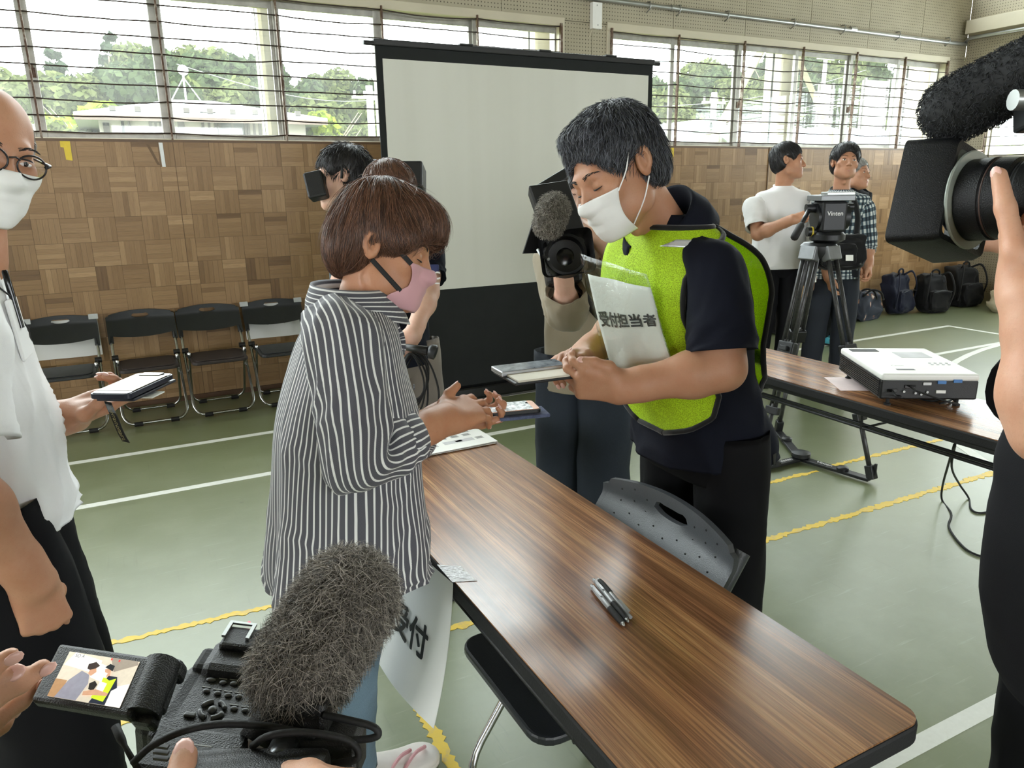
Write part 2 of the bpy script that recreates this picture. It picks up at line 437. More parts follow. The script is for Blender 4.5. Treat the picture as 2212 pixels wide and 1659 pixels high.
# ------------------------------------------------------------------ the hall
WOOD_Y, UP_Y, XR, XL, YF, CEIL = 5.66, 6.05, 9.42, -6.5, -7.2, 6.2
SILL, WTOP = 1.79, 2.853
CL0, CL1 = 3.57, 5.7   # unseen high windows in the back wall, added for top light and glare
floor = MB().box((XL, YF, -0.06), (XR, UP_Y, 0.0)).build('floor', FLOOR); tag(floor, kind='structure')
def fn_(p, k): return noise.noise(Vector((float(p[0])*23, float(p[1])*23, 3.7*k)))-0.25
def strip(name, pts, w, material, jag=0.0, z=0.0012, step=0.013):
    """painted or taped line on the floor: a thin raised strip with worn edges"""
    mb = MB(); L = []
    for i in range(len(pts)-1):
        a, b = np.array(pts[i][:2], float), np.array(pts[i+1][:2], float)
        n = max(1, int(np.linalg.norm(b-a)/step)) if jag else 1
        for k in range(n): L.append(a+(b-a)*k/n)
    L.append(np.array(pts[-1][:2], float))
    vs = []
    for i, p in enumerate(L):
        t = unit(L[min(i+1, len(L)-1)]-L[max(i-1, 0)]); s = np.array([-t[1], t[0]])
        j1 = (0.75*random.uniform(-jag, jag*0.15)+0.35*jag*fn_(p, 1))*w; j2 = (0.75*random.uniform(-jag, jag*0.15)+0.35*jag*fn_(p, 2))*w
        vs += [(*(p+s*(w/2+j1)), z), (*(p-s*(w/2+j2)), z)]
    n = len(L)
    low = [(a, b, 0.0) for a, b, _ in vs]
    fs = [(2*i, 2*i+1, 2*i+3, 2*i+2) for i in range(n-1)]
    m = 2*n
    fs += [(2*i, 2*i+2, 2*i+2+m, 2*i+m) for i in range(n-1)]+[(2*i+3, 2*i+1, 2*i+1+m, 2*i+3+m) for i in range(n-1)]
    mb.add(vs+low, fs)
    return mb.build(name, material, floor)
strip('court_line', [(XL, 4.61), (7.47, 4.58)], 0.05, WLINE)
strip('court_line', [(7.44, 4.55), (7.38, -6.5)], 0.05, WLINE)
strip('court_line', [(XL, 3.93), (7.39, 3.83)], 0.05, WLINE, z=0.0014)
strip('court_line', [at_z(a, b)[:2] for a, b in ((2194, 738), (2158, 745), (2123, 755), (2092, 767), (2067, 780), (2048, 794), (2035, 808), (2026, 824), (2018, 850))], 0.055, WLINE, z=0.0016)
strip('court_line', [(4.3, 2.68), (3.55, 1.55)], 0.06, WLINE, z=0.0016)
strip('court_line', [(1.35, 0.985), (7.3, 0.93)], 0.052, WLINE)
for pts in ([(2.45, 2.49), (3.07, 2.475)], [(3.20, 2.485), (4.2, 2.46)], [(1.9, 2.045), (4.1, 2.01)], [(-0.34, 2.57), (0.45, 2.53)],
            [(0.55, 2.10), (1.05, 2.075)], [(0.60, 2.14), (0.59, 1.25)], [(-0.28, 2.09), (-0.10, 2.135)]):
    strip('yellow_line', pts, 0.042 if pts[0][1] > 2.2 else 0.05, YLINE, 0.42, 0.0018)

# back wall: perforated boards above, a parquet-clad ledge wall below
wb = MB()
W1 = (-3.56, 3.68); W2 = (4.19, 9.09)
wb.box((XL, UP_Y+0.02, WTOP), (XR, UP_Y+0.2, CL0)); wb.box((XL, UP_Y+0.02, CL1), (XR, UP_Y+0.2, CEIL))
for x in (XL+0.1, -2.4, 1.5, 5.4, XR-0.1): wb.box((x-0.1, UP_Y+0.02, CL0), (x+0.1, UP_Y+0.2, CL1))
wb.box((XL, UP_Y+0.02, 0), (XR, UP_Y+0.2, SILL-0.02))
wb.box((XL, UP_Y+0.02, SILL-0.02), (W1[0], UP_Y+0.2, WTOP)); wb.box((W1[1], UP_Y+0.02, SILL-0.02), (W2[0], UP_Y+0.2, WTOP)); wb.box((W2[1], UP_Y+0.02, SILL-0.02), (XR, UP_Y+0.2, WTOP))
wall_back = wb.build('wall_back', CREAM); tag(wall_back, kind='structure')
xj = [3.1+0.91*k for k in range(-10, 7)]+[XR]
pan = MB().box((0, UP_Y, 0), (0.906, UP_Y+0.018, CL0-WTOP-0.004)).build('acoustic_panel', PEG, wall_back, bevel=0.002, bseg=1)
pan.location = (xj[0], 0, WTOP+0.002)
for k, x in enumerate(xj[1:-1]):
    if x+0.91 <= XR+0.02:
        p = pan.copy(); COL.objects.link(p); p.location = (x, 0, WTOP+0.002)
MB().box((xj[-2], UP_Y, WTOP+0.002), (XR, UP_Y+0.018, CL0-0.002)).build('acoustic_panel', PEG, wall_back)
for a, b in ((XL, W1[0]-0.01), (W1[1]+0.02, 4.0-0.002), (4.0+0.002, W2[0]-0.02), (W2[1]+0.02, XR)):
    MB().box((a, UP_Y, SILL), (b, UP_Y+0.018, WTOP-0.002)).build('acoustic_panel', PEG, wall_back, bevel=0.002, bseg=1)
wainscot = MB().box((XL, WOOD_Y+0.006, 0), (XR, UP_Y+0.02, SILL-0.004)).build('wainscot', simple('panel_backing', lin(92, 66, 42), 0.7), wall_back)
MB().box((XL, WOOD_Y-0.004, SILL-0.012), (XR, UP_Y, SILL+0.004)).build('ledge', simple('dark_stained_ledge', lin(104, 78, 54), 0.5, 0, 0.2, 8), wainscot)
MB().box((XL, WOOD_Y-0.006, 0), (XR, WOOD_Y+0.006, 0.035)).build('skirting', simple('dark_skirting', lin(84, 58, 36), 0.55, 0, 0.2, 6), wainscot)
MB().box((5.86, WOOD_Y-0.008, 0.02), (5.872, WOOD_Y+0.004, SILL)).build('joint_strip', simple('joint_dark', lin(104, 78, 52), 0.6), wainscot)
MB().box((0.407, WOOD_Y-0.0015, 0.02), (0.411, WOOD_Y+0.004, SILL)).build('joint_strip', MATS['joint_dark'], wainscot)
# parquet tiles: five strips each, laid basket-weave
TS = 0.1585; NS = 5; rows = 11; z00 = 0.036
def tile_geo(mb, tones, cx, cz, vert, contrast, boost=0.0):
    th = TS/2-0.0006; tt = random.random()
    for k in range(NS):
        a = -th+2*th*k/NS+0.0003; b = -th+2*th*(k+1)/NS-0.0003
        y = -random.uniform(0.0, 0.0011)
        if vert: q = [(a, -th), (b, -th), (b, th), (a, th)]
        else: q = [(-th, a), (th, a), (th, b), (-th, b)]
        r0 = random.random()*40
        uvq = [((p[1] if vert else p[0])+r0, (p[0] if vert else p[1])+r0) for p in q]
        vs = [(cx+p[0], y, cz+p[1]) for p in q]+[(cx+p[0], 0.008, cz+p[1]) for p in q]
        fs = [(0, 1, 2, 3), (1, 0, 4, 5), (2, 1, 5, 6), (3, 2, 6, 7), (0, 3, 7, 4)]
        uv = [uvq]+[[uvq[i], uvq[j], uvq[j], uvq[i]] for i, j in ((1, 0), (2, 1), (3, 2), (0, 3))]
        mb.add(vs, fs, uv)
        st = random.gauss(0, 0.13)-(0.38 if random.random() < 0.055 else 0)
        tones += [min(1, max(0, 0.5+boost+(tt-0.5)*contrast+st))]*5
def set_tone(o, tones):
    at = o.data.attributes.new('tone', 'FLOAT', 'FACE'); at.data.foreach_set('value', tones)
variants = {}
for vert in (0, 1):
    for hc in (0, 1):
        for k in range(14):
            mb = MB(); tn = []; tile_geo(mb, tn, 0, 0, vert, 0.62 if hc else 0.32, 0.08 if hc else 0)
            o = mb.build('parquet_tile', PARQ, None); set_tone(o, tn)
            variants.setdefault((vert, hc), []).append(o.data); bpy.data.objects.remove(o)
cells = []
x0t = XL
ncol = int((XR-XL)/TS)
for i in range(ncol):
    for j in range(rows):
        cx = XL+TS*(i+0.5); cz = z00+TS*(j+0.5)
        if cz+TS/2 > SILL+0.02: continue
        cells.append((i, j, cx, cz))
def vis(c):
    d = np.array([c[2], WOOD_Y, c[3]])-CAMP; q = RW.T@d
    px = q[0]/q[2]*FPX+CX; py = q[1]/q[2]*FPX+CY
    inside = -40 < px < 2250 and -40 < py < 1700
    screened = 840 < px < 1400   # behind the projection screen
    return (0 if inside and not screened else 1, q[2])
cells.sort(key=vis)
for n, (i, j, cx, cz) in enumerate(cells[:300]):
    hc = 1 if cx > 5.86 else 0
    me = random.choice(variants[((i+j) % 2, hc)])
    o = mesh_obj('parquet_tile', me, wainscot); o.location = (cx, WOOD_Y, cz)
mb = MB(); tn = []
for (i, j, cx, cz) in cells[300:]:
    hc = 1 if cx > 5.86 else 0
    tile_geo(mb, tn, cx, cz, (i+j) % 2, 0.62 if hc else 0.32, 0.08 if hc else 0)
mb.v = [(a, b+WOOD_Y, c) for a, b, c in mb.v]
rest = mb.build('parquet_field', PARQ, wainscot); set_tone(rest, tn); tag(rest, kind='stuff')
def tape(name, material, pts, label, t=0.0008):
    """strip of tape on the parquet: outline as (x, z) pairs"""
    o = MB().prism([(p[0], p[1]) for p in pts], (0, WOOD_Y-0.0016, 0), (1, 0, 0), (0, 0, 1), (0, -1, 0), t).build(name, material)
    return tag(o, label, 'tape')
tape('wall_tape', YTAPE, [(-0.243, SILL+0.003), (-0.188, SILL+0.003), (-0.19, 1.66), (-0.225, 1.665), (-0.228, 1.74), (-0.245, 1.742)], 'yellow tape at the top of the parquet wall near the white-haired man', 0.001)
tape('wall_tape', WTAPE, [(0.322, 1.775), (0.346, 1.775), (0.348, 1.62), (0.326, 1.62)], 'narrow white tape strip on the parquet under the left window')
tape('wall_tape', BTAPE, [(0.245, 1.765), (0.265, 1.76), (0.315, 1.63), (0.297, 1.635)], 'brown slanted tape strip beside the white tape on the parquet')
tape('wall_tape', YTAPE, [(4.60, SILL+0.003), (4.66, SILL+0.003), (4.66, 1.70), (4.64, 1.68), (4.60, 1.70)], 'yellow tape on the parquet just right of the projection screen')

# windows in the back wall
def window(name, x0, x1, posts, doubles, yb, rods, axis='x', parent_wall=None):
    fr = MB(); d0, d1 = yb, yb+0.13
    fr.box((x0-0.03, d0-0.012, WTOP-0.05), (x1+0.03, d1, WTOP+0.02)); fr.box((x0-0.03, d0+0.02, SILL-0.01), (x1+0.03, d1, SILL+0.035))
    fr.box((x0-0.03, d0-0.012, SILL), (x0+0.02, d1, WTOP-0.05)); fr.box((x1-0.02, d0-0.012, SILL), (x1+0.03, d1, WTOP-0.05))
    w = fr.build(name, CREAM, bevel=0.004, bseg=1); tag(w, kind='structure')
    edges = [x0]+posts+[x1]
    for i in range(len(edges)-1):
        a, b = edges[i], edges[i+1]
        yy = d0+0.055+(0.03 if i % 2 else 0.0)
        f = MB(); s = 0.034
        f.box((a-0.01, yy, SILL+0.03), (a+s, yy+0.028, WTOP-0.05)); f.box((b-s, yy, SILL+0.03), (b+0.01, yy+0.028, WTOP-0.05))
        f.box((a+s, yy, SILL+0.03), (b-s, yy+0.028, SILL+0.075)); f.box((a+s, yy, WTOP-0.10), (b-s, yy+0.028, WTOP-0.05))
        sash = f.build('sash', ALU, w, bevel=0.002, bseg=1)
        MB().box((a+s, yy+0.012, SILL+0.07), (b-s, yy+0.016, WTOP-0.098)).build('pane', GLASS, sash)
        if i % 2 == 0 and i > 0:
            l = MB(); l.box((a+0.004, yy-0.02, 2.20), (a+0.026, yy, 2.26)); l.box((a+0.008, yy-0.034, 2.22), (a+0.016, yy-0.02, 2.275)); l.build('sash_latch', RUST, sash)
    for x in doubles:
        MB().box((x-0.05, d0+0.045, SILL+0.02), (x+0.03, d0+0.115, WTOP-0.03)).build('mullion', ALU, w, bevel=0.004, bseg=1)
    # vertical flat bars and the bent guard rods threaded through them
    for x in posts:
        MB().box((x-0.006, d0-0.03, SILL+0.004), (x+0.006, d0+0.0, WTOP-0.03)).build('upright_bar', RUST, w)
    for x in (x0+0.012, x1-0.012):
        MB().box((x-0.01, d0-0.03, SILL+0.004), (x+0.01, d0+0.0, WTOP-0.03)).build('upright_bar', RUST, w)
    for z in rods:
        for i in range(len(edges)-1):
            a, b = edges[i], edges[i+1]
            if b < -1.9: continue
            sag = random.choice([0.0, 0.004, 0.01, 0.016, 0.022])*random.choice([1, 1, 0.6]); q = random.uniform(0.3, 0.7)
            pts = [(a+(b-a)*k/6, d0-0.014-0.006*math.sin(PI*k/6), z+random.uniform(-0.002, 0.002)-sag*math.sin(PI*min(1, k/6/q*0.5 if k/6 < q else 0.5+(k/6-q)/(1-q)*0.5))) for k in range(7)]
            MB().tube(pts, 0.005, 6).build('guard_rod', RODM, w, smooth=True)
    return w
ROD1 = [1.86+0.104*k for k in range(10)]
window('window_1', W1[0], W1[1], [-2.76, -1.96, -1.16, -0.36, 0.437, 1.237, 2.04, 2.86], [-1.16, 0.437, 2.04], UP_Y, ROD1)
window('window_2', W2[0], W2[1], [4.98, 5.82, 6.65, 7.48, 8.30], [], UP_Y, ROD1)

# conduit along the upper wall, with its box
cd = thing('conduit_pipe', 'long grey steel conduit pipe running along the perforated wall above the windows', 'pipe', (3.9, UP_Y-0.04, 3.04))
MB().tube([(XL+0.1, UP_Y-0.035, 3.06), (3.9, UP_Y-0.035, 3.045), (9.2, UP_Y-0.035, 3.02), (9.33, UP_Y-0.05, 3.015)], 0.021, 12).build('pipe', STEEL, cd, smooth=True)
for x in (4.6, 4.95, 5.55, 6.45, 7.2, 8.1, 9.0):
    MB().tube([(x, UP_Y-0.002, 3.07), (x, UP_Y-0.05, 3.07), (x, UP_Y-0.062, 3.04), (x, UP_Y-0.05, 3.008), (x, UP_Y-0.002, 2.985)], 0.006, 6).build('pipe_clip', STEEL, cd, smooth=True)
for x in (4.85, 7.3):
    MB().cyl((x, UP_Y-0.035, 3.042), (x+0.09, UP_Y-0.035, 3.041), 0.026, 12).build('coupling', STEEL, cd, smooth=True, auto=0.6)
bx = thing('cable_box', 'white flat metal cover box on the wall between the two windows', 'wall box', (4.05, UP_Y, 2.82))
MB().box((3.975, UP_Y-0.05, 2.80), (4.075, UP_Y-0.001, 3.015)).build('cover', WHITEP, bx, bevel=0.003)
MB().cyl((4.02, UP_Y-0.053, 2.99), (4.02, UP_Y-0.049, 2.99), 0.006, 8).build('screw', STEEL, bx); MB().cyl((4.03, UP_Y-0.053, 2.83), (4.03, UP_Y-0.049, 2.83), 0.006, 8).build('screw', STEEL, bx)
MB().tube([(3.99, UP_Y-0.02, 2.80), (3.975, UP_Y-0.025, 2.77), (3.965, UP_Y-0.01, 2.735)], 0.004, 6).build('loose_wire', CREAM, bx)

# right wall with its window
R0, R1 = 1.2, 5.66
wr = MB()
wr.box((XR+0.02, YF, WTOP), (XR+0.2, UP_Y, CL0)); wr.box((XR+0.02, YF, CL1), (XR+0.2, UP_Y, CEIL)); wr.box((XR+0.02, YF, CL0), (XR+0.2, UP_Y, CL1)); wr.box((XR+0.02, YF, 0), (XR+0.2, UP_Y, SILL-0.15))
wr.box((XR+0.02, R1, SILL-0.15), (XR+0.2, UP_Y+0.2, WTOP)); wr.box((XR+0.02, YF, SILL-0.15), (XR+0.2, R0, WTOP))
wall_right = wr.build('wall_right', CREAM); tag(wall_right, kind='structure')
for k in range(14):
    y1 = UP_Y-0.91*k; y0 = max(YF, y1-0.906)
    MB().box((XR, y0, WTOP+0.004), (XR+0.018, y1, CL0-0.002)).build('acoustic_panel', PEG, wall_right, bevel=0.002, bseg=1)
    MB().box((XR, y0, 0.10), (XR+0.018, min(y1, WOOD_Y), SILL-0.17)).build('acoustic_panel', PEG, wall_right, bevel=0.002, bseg=1)
MB().box((XR, R1+0.02, SILL-0.166), (XR+0.018, UP_Y, WTOP)).build('acoustic_panel', PEG, wall_right)
MB().box((XR-0.01, YF, 0), (XR+0.018, WOOD_Y, 0.098)).build('baseboard', simple('grey_skirting', lin(150, 145, 130), 0.6), wall_right)
bm_ = MB().box((XR-0.16, -6, 3.12), (XR+0.01, UP_Y-0.06, 3.27)).build('trim_1', CREAM, bevel=0.004); tag(bm_, kind='structure')
MB().tube([(XR-0.10, UP_Y-0.02, 3.02), (XR-0.12, UP_Y-0.1, 3.075), (XR-0.13, -5.5, 3.085)], 0.021, 10).build('conduit', STEEL, bm_, smooth=True)
def window_side(name, y0, y1, xb, s):
    """sliding windows in a side wall; s = +1 outdoors towards +x"""
    zb = SILL-0.15
    fr = MB()
    def bxx(a, b, c, d, e, f):
        xs = sorted((xb+s*a, xb+s*b)); fr.box((xs[0], c, e), (xs[1], d, f))
    bxx(-0.012, 0.12, y0-0.03, y1+0.03, WTOP-0.05, WTOP+0.02); bxx(0.0, 0.12, y0-0.03, y1+0.03, zb, zb+0.045)
    bxx(-0.012, 0.12, y0-0.03, y0+0.02, zb, WTOP); bxx(-0.012, 0.12, y1-0.02, y1+0.03, zb, WTOP)
    w = fr.build(name, CREAM, bevel=0.004, bseg=1); tag(w, kind='structure')
    n = max(1, round((y1-y0)/0.85)); st = (y1-y0)/n
    for k in range(n):
        a, b = y0+st*k, y0+st*(k+1); f = MB(); xx = sorted((xb+s*(0.05+0.03*(k % 2)), xb+s*(0.08+0.03*(k % 2))))
        f.box((xx[0], a, zb+0.04), (xx[1], a+0.035, WTOP-0.05)); f.box((xx[0], b-0.035, zb+0.04), (xx[1], b, WTOP-0.05))
        f.box((xx[0], a, zb+0.04), (xx[1], b, zb+0.085)); f.box((xx[0], a, WTOP-0.1), (xx[1], b, WTOP-0.05))
        sash = f.build('sash', ALU, w, bevel=0.002, bseg=1)
        MB().box((xx[0]+0.012, a+0.035, zb+0.08), (xx[0]+0.016, b-0.035, WTOP-0.098)).build('pane', GLASS, sash)
        MB().box((xb-s*0.03-0.003, b-0.006, zb+0.004), (xb-s*0.03+0.003, b+0.006, WTOP-0.03)).build('upright_bar', RUST, w)
    for z in [zb+0.09+0.104*k for k in range(11)]:
        if y1 < 3: break
        for k in range(n):
            a, b = y0+st*k, y0+st*(k+1)
            MB().tube([(xb-s*0.03, a+(b-a)*q/4, z-0.008*math.sin(PI*q/4)) for q in range(5)], 0.005, 6).build('guard_rod', RODM, w, smooth=True)
    return w
window_side('window_3', R0, R1, XR, 1)
# the rest of the hall behind the photographer: left wall, front wall with unseen openings added for fill light, ceiling
wl = MB()
wl.box((XL-0.2, YF, 0), (XL, UP_Y, 1.5)); wl.box((XL-0.2, YF, WTOP), (XL, UP_Y, CL0)); wl.box((XL-0.2, YF, CL1), (XL, UP_Y, CEIL)); wl.box((XL-0.2, YF, 1.5), (XL, -0.5, WTOP)); wl.box((XL-0.2, 5.2, 1.5), (XL, UP_Y, WTOP)); wl.box((XL-0.2, YF, CL0), (XL, UP_Y, CL1))
for y in (1.2, 3.2): wl.box((XL-0.2, y-0.1, 1.5), (XL, y+0.1, WTOP))
wall_left = wl.build('wall_left', CREAM); tag(wall_left, kind='structure')
wf = MB().box((XL, YF-0.2, 0), (XR, YF, 1.2)).box((XL, YF-0.2, 2.9), (XR, YF, CEIL))
for x0_, x1_ in ((XL, -4.0), (-1.2, 0.2), (3.0, 4.4), (7.2, XR)): wf.box((x0_, YF-0.2, 1.2), (x1_, YF, 2.9))
wall_front = wf.build('wall_front', CREAM); tag(wall_front, kind='structure')
ceiling = MB().box((XL-0.2, YF-0.2, CEIL), (XR+0.2, UP_Y+0.2, CEIL+0.1)).build('ceiling', simple('ceiling_board', lin(150, 144, 128), 0.8, 0, 0.04, 2)); tag(ceiling, kind='structure')
for a_, b_ in ((XL+0.2, -2.5), (-2.3, 1.4), (1.6, 5.3), (5.5, XR-0.2)):
    hw = MB(); m_ = (a_+b_)/2
    for x_ in (a_, m_, b_): hw.box((x_-0.03, UP_Y+0.05, CL0), (x_+0.03, UP_Y+0.10, CL1))
    hw.box((a_, UP_Y+0.05, CL0), (b_, UP_Y+0.10, CL0+0.06)); hw.box((a_, UP_Y+0.05, CL1-0.06), (b_, UP_Y+0.10, CL1)); hw.box((a_, UP_Y+0.05, (CL0+CL1)/2-0.025), (b_, UP_Y+0.10, (CL0+CL1)/2+0.025))
    hf_ = hw.build('added_high_window_frame', ALU, wall_back)  # added high windows, out of view, for light from above and behind
    for x0_, x1_ in ((a_, m_), (m_, b_)):
        for z0_, z1_ in ((CL0, (CL0+CL1)/2), ((CL0+CL1)/2, CL1)): MB().box((x0_+0.03, UP_Y+0.07, z0_+0.03), (x1_-0.03, UP_Y+0.074, z1_-0.03)).build('pane', GLASS, hf_)
portal('window_light', ((W1[0]+W1[1])/2, UP_Y+0.25, (SILL+WTOP)/2), W1[1]-W1[0], WTOP-SILL, (0, -1, 0))
portal('window_light', ((W2[0]+W2[1])/2, UP_Y+0.25, (SILL+WTOP)/2), W2[1]-W2[0], WTOP-SILL, (0, -1, 0))
portal('window_light', (XR+0.25, 3.43, (SILL+WTOP-0.15)/2), 4.5, WTOP-SILL+0.15, (-1, 0, 0))
portal('window_light', (XL-0.25, 2.35, 2.18), 5.7, 1.35, (1, 0, 0))
ch = CL1-CL0; cm_ = (CL0+CL1)/2
portal('window_light', ((XL+XR)/2, UP_Y+0.25, cm_), XR-XL, ch, (0, -1, 0))
portal('window_light', ((XL+XR)/2, YF-0.25, 2.05), 11.2, 1.7, (0, 1, 0))
# ------------------------------------------------------------------ outdoors
def m_leaf(name, c1, c2):
    t = NT(name); ob = t.obj()
    rnd = t.n('Attribute', attribute_name='tone', attribute_type='GEOMETRY').outputs['Fac']
    col = t.ramp(rnd, [(0.0, c1), (1.0, c2)])
    d = t.n('BsdfDiffuse', {'Color': col}); tr = t.n('BsdfTranslucent', {'Color': col})
    return t.done(t.n('MixShader', {0: 0.3, 1: d.outputs[0], 2: tr.outputs[0]}))
LEAF_D = m_leaf('dark_foliage', lin(34, 44, 27), lin(62, 72, 47)); LEAF_M = m_leaf('olive_foliage', lin(52, 59, 34), lin(84, 89, 55))
LEAF_B = m_leaf('bright_foliage', lin(80, 96, 27), lin(124, 136, 50)); LEAF_P = m_leaf('pine_foliage', lin(28, 38, 29), lin(50, 61, 45))
BARK = simple('bark', lin(110, 96, 80), 0.9, 0, 0.25, 20)
GROUND = simple('grass_ground', lin(96, 106, 58), 0.95, 0, 0.3, 0.8)
CONC = simple('pale_paving', lin(190, 188, 180), 0.9, 0, 0.1, 1.0)
g = MB(); gx = np.linspace(-90, 190, 36); gy = np.linspace(6.3, 150, 26)
def ground_z(x, y):
    if y < 40: return -1.2
    h = (y-40)*0.16+2.0*math.sin(x*0.05)*min(1, (y-40)/20)
    return -1.2+max(0, h)
vs = [(x, y, ground_z(x, y)) for y in gy for x in gx]
n = len(gx); fs = [(j*n+i, j*n+i+1, (j+1)*n+i+1, (j+1)*n+i) for j in range(len(gy)-1) for i in range(n-1)]
gr = MB().add(vs, fs).build('ground', GROUND, smooth=True); tag(gr, kind='structure')
def leaf_cloud(blobs, n, size, seed):
    """leaf sprays on the shells of overlapping blobs"""
    r = np.random.default_rng(seed); blobs = np.array(blobs, float)
    w = blobs[:, 3]**2; idx = r.choice(len(blobs), n, p=w/w.sum())
    d = r.normal(size=(n, 3)); d /= np.linalg.norm(d, axis=1)[:, None]
    rad = r.uniform(0.55, 1.06, n)**0.7
    b = blobs[idx]; c = b[:, :3]+d*(b[:, 3:4]*rad[:, None])*np.array([1, 1, 0.85])
    a1 = r.normal(size=(n, 3)); a1 -= d*(a1*d).sum(1)[:, None]*0.55; a1 /= np.linalg.norm(a1, axis=1)[:, None]
    a2 = np.cross(a1, d+r.normal(size=(n, 3))*0.5); a2 /= np.linalg.norm(a2, axis=1)[:, None]
    s = size*r.uniform(0.6, 1.4, n)[:, None]
    v = np.stack([c-a1*s, c+a2*s*0.6, c+a1*s, c-a2*s*0.6], 1).reshape(-1, 3)
    f = np.arange(4*n).reshape(-1, 4)
    tone = np.clip(r.normal(0.5, 0.25, n)+0.25*d[:, 2]*0, 0, 1)
    return v, f, tone
def leaf_mesh(name, blobs, n, size, seed, material):
    v, f, tone = leaf_cloud(blobs, n, size, seed)
    me = bpy.data.meshes.new(name); me.from_pydata(v.tolist(), [], f.tolist()); me.materials.append(material)
    at = me.attributes.new('tone', 'FLOAT', 'FACE'); at.data.foreach_set('value', tone.astype(np.float32))
    return me
def broad_blobs(seed, r=3.0, h=7.0, k=13):
    q = random.Random(seed); out = [(0, 0, h, r*0.75)]
    for i in range(k):
        a = q.uniform(0, 2*PI); d = q.uniform(0.3, 0.95)*r; z = h+q.uniform(-0.55, 0.5)*r*1.1
        out.append((math.cos(a)*d, math.sin(a)*d, z, r*q.uniform(0.3, 0.52)))
    return out
def pine_blobs(seed, h=11.0):
    q = random.Random(seed); out = []
    for i in range(13):
        z = 2.5+(h-2.5)*i/12; w = (1-i/13)*2.3+0.25
        for k in range(5):
            a = q.uniform(0, 2*PI); out.append((math.cos(a)*w*0.6, math.sin(a)*w*0.6, z-0.25, w*0.42))
    return out
def trunk_mesh(name, h, r):
    mb = MB(); q = random.Random(h)
    mb.tube([(q.uniform(-.1, .1)*k, q.uniform(-.1, .1)*k, h*k/5) for k in range(6)], [r*(1-0.14*k) for k in range(6)], 7)
    for i in range(5):
        a = q.uniform(0, 2*PI); z = h*q.uniform(0.45, 0.85)
        mb.tube([(0, 0, z), (math.cos(a)*0.8, math.sin(a)*0.8, z+0.8), (math.cos(a)*1.7, math.sin(a)*1.7, z+1.9)], [r*0.4, r*0.28, r*0.1], 5)
    o = mb.build(name, BARK, smooth=True); me = o.data; bpy.data.objects.remove(o); return me
KINDS = []
for k, (mat_, lab) in enumerate(((LEAF_D, 'dark green broadleaf tree in the hillside wood behind the windows'), (LEAF_M, 'olive green leafy tree in the hillside wood behind the windows'),
                                 (LEAF_P, 'dark pointed pine tree in the hillside wood behind the windows'), (LEAF_B, 'bright yellow-green tree in front of the hillside wood'))):
    if k == 2: cm = leaf_mesh('crown', pine_blobs(3), 5200, 0.30, 3, mat_); tm = trunk_mesh('trunk', 9.5, 0.18)
    elif k == 3: cm = leaf_mesh('crown', broad_blobs(8, 1.7, 2.6, 10), 3600, 0.17, 8, mat_); tm = trunk_mesh('trunk', 2.6, 0.10)
    else: cm = leaf_mesh('crown', broad_blobs(k+20, 3.1, 6.2, 15), 6500, 0.27, k+4, mat_); tm = trunk_mesh('trunk', 6.0, 0.2)
    KINDS.append((cm, tm, lab))
def tree(kind, px, top_py, Y, sc=1.0, label=None, group='trees of the hillside wood'):
    cm, tm, lab = KINDS[kind]
    p = at_y(px, top_py, Y)
    hgt = (11.2, 9.8, 11.3, 4.9)[kind]
    hgt = {0: 9.6, 1: 9.6, 2: 11.3, 3: 4.6}[kind]*sc
    t = thing('tree', label or lab, 'tree', (p[0], Y, p[2]-hgt), random.uniform(0, 6.28), group)
    c = mesh_obj('crown', cm, t); k = mesh_obj('trunk', tm, t); c.scale = k.scale = (sc,)*3
    return t
q = random.Random(5)
far = [(-60, 120, 1), (20, 170, 0), (110, 95, 2), (150, 140, 1), (235, 60, 2), (300, 85, 1), (370, 95, 0), (430, 85, 1), (500, 95, 0), (560, 105, 2), (640, 150, 0), (720, 140, 1), (790, 150, 0), (870, 150, 0), (960, 170, 1), (1060, 180, 0), (1160, 190, 1), (1260, 190, 0), (1360, 185, 1), (1440, 150, 0), (1520, 120, 1), (1590, 125, 0), (1660, 110, 2), (1730, 95, 0), (1800, 105, 1), (1880, 100, 0), (1950, 95, 2), (2020, 100, 1), (2110, 110, 0), (2200, 110, 1)]
for px, py, k in far: tree(k, px, py, 58+q.uniform(-4, 6), 1.0+q.uniform(-0.1, 0.2))
near = [(-30, 190, 0), (50, 160, 1), (140, 150, 2), (210, 150, 1), (290, 115, 0), (360, 150, 1), (440, 130, 0), (520, 155, 1), (580, 150, 0), (660, 190, 1), (740, 185, 0), (810, 190, 1), (900, 200, 0), (1000, 200, 0), (1120, 200, 1), (1240, 200, 0), (1340, 190, 0), (1430, 180, 1), (1500, 160, 0), (1580, 160, 1), (1660, 150, 1), (1750, 150, 0), (1830, 150, 1), (1920, 150, 0), (2010, 150, 1), (2120, 160, 0)]
for px, py, k in near: tree(k, px, py, 45+q.uniform(-3, 3), 0.8+q.uniform(-0.1, 0.15))
# lower belt of scrub and bright trees near the houses
for px, py, k, Y, sc in ((60, 235, 1, 34, 0.6), (130, 165, 3, 34, 1.5), (215, 190, 3, 34, 1.2), (20, 250, 3, 33, 1.0), (100, 255, 1, 30, 0.5), (170, 262, 1, 28, 0.42),
                         (760, 250, 1, 38, 0.6), (800, 262, 1, 36, 0.5), (690, 250, 0, 40, 0.6), (-40, 240, 1, 32, 0.6), (1450, 215, 1, 40, 0.7), (1560, 215, 0, 40, 0.7), (1650, 200, 1, 40, 0.7)):
    tree(k, px, py, Y, sc)
tree(3, 672, 208, 26, 0.95, 'small bright yellow-green tree beside the white house', 'garden tree')

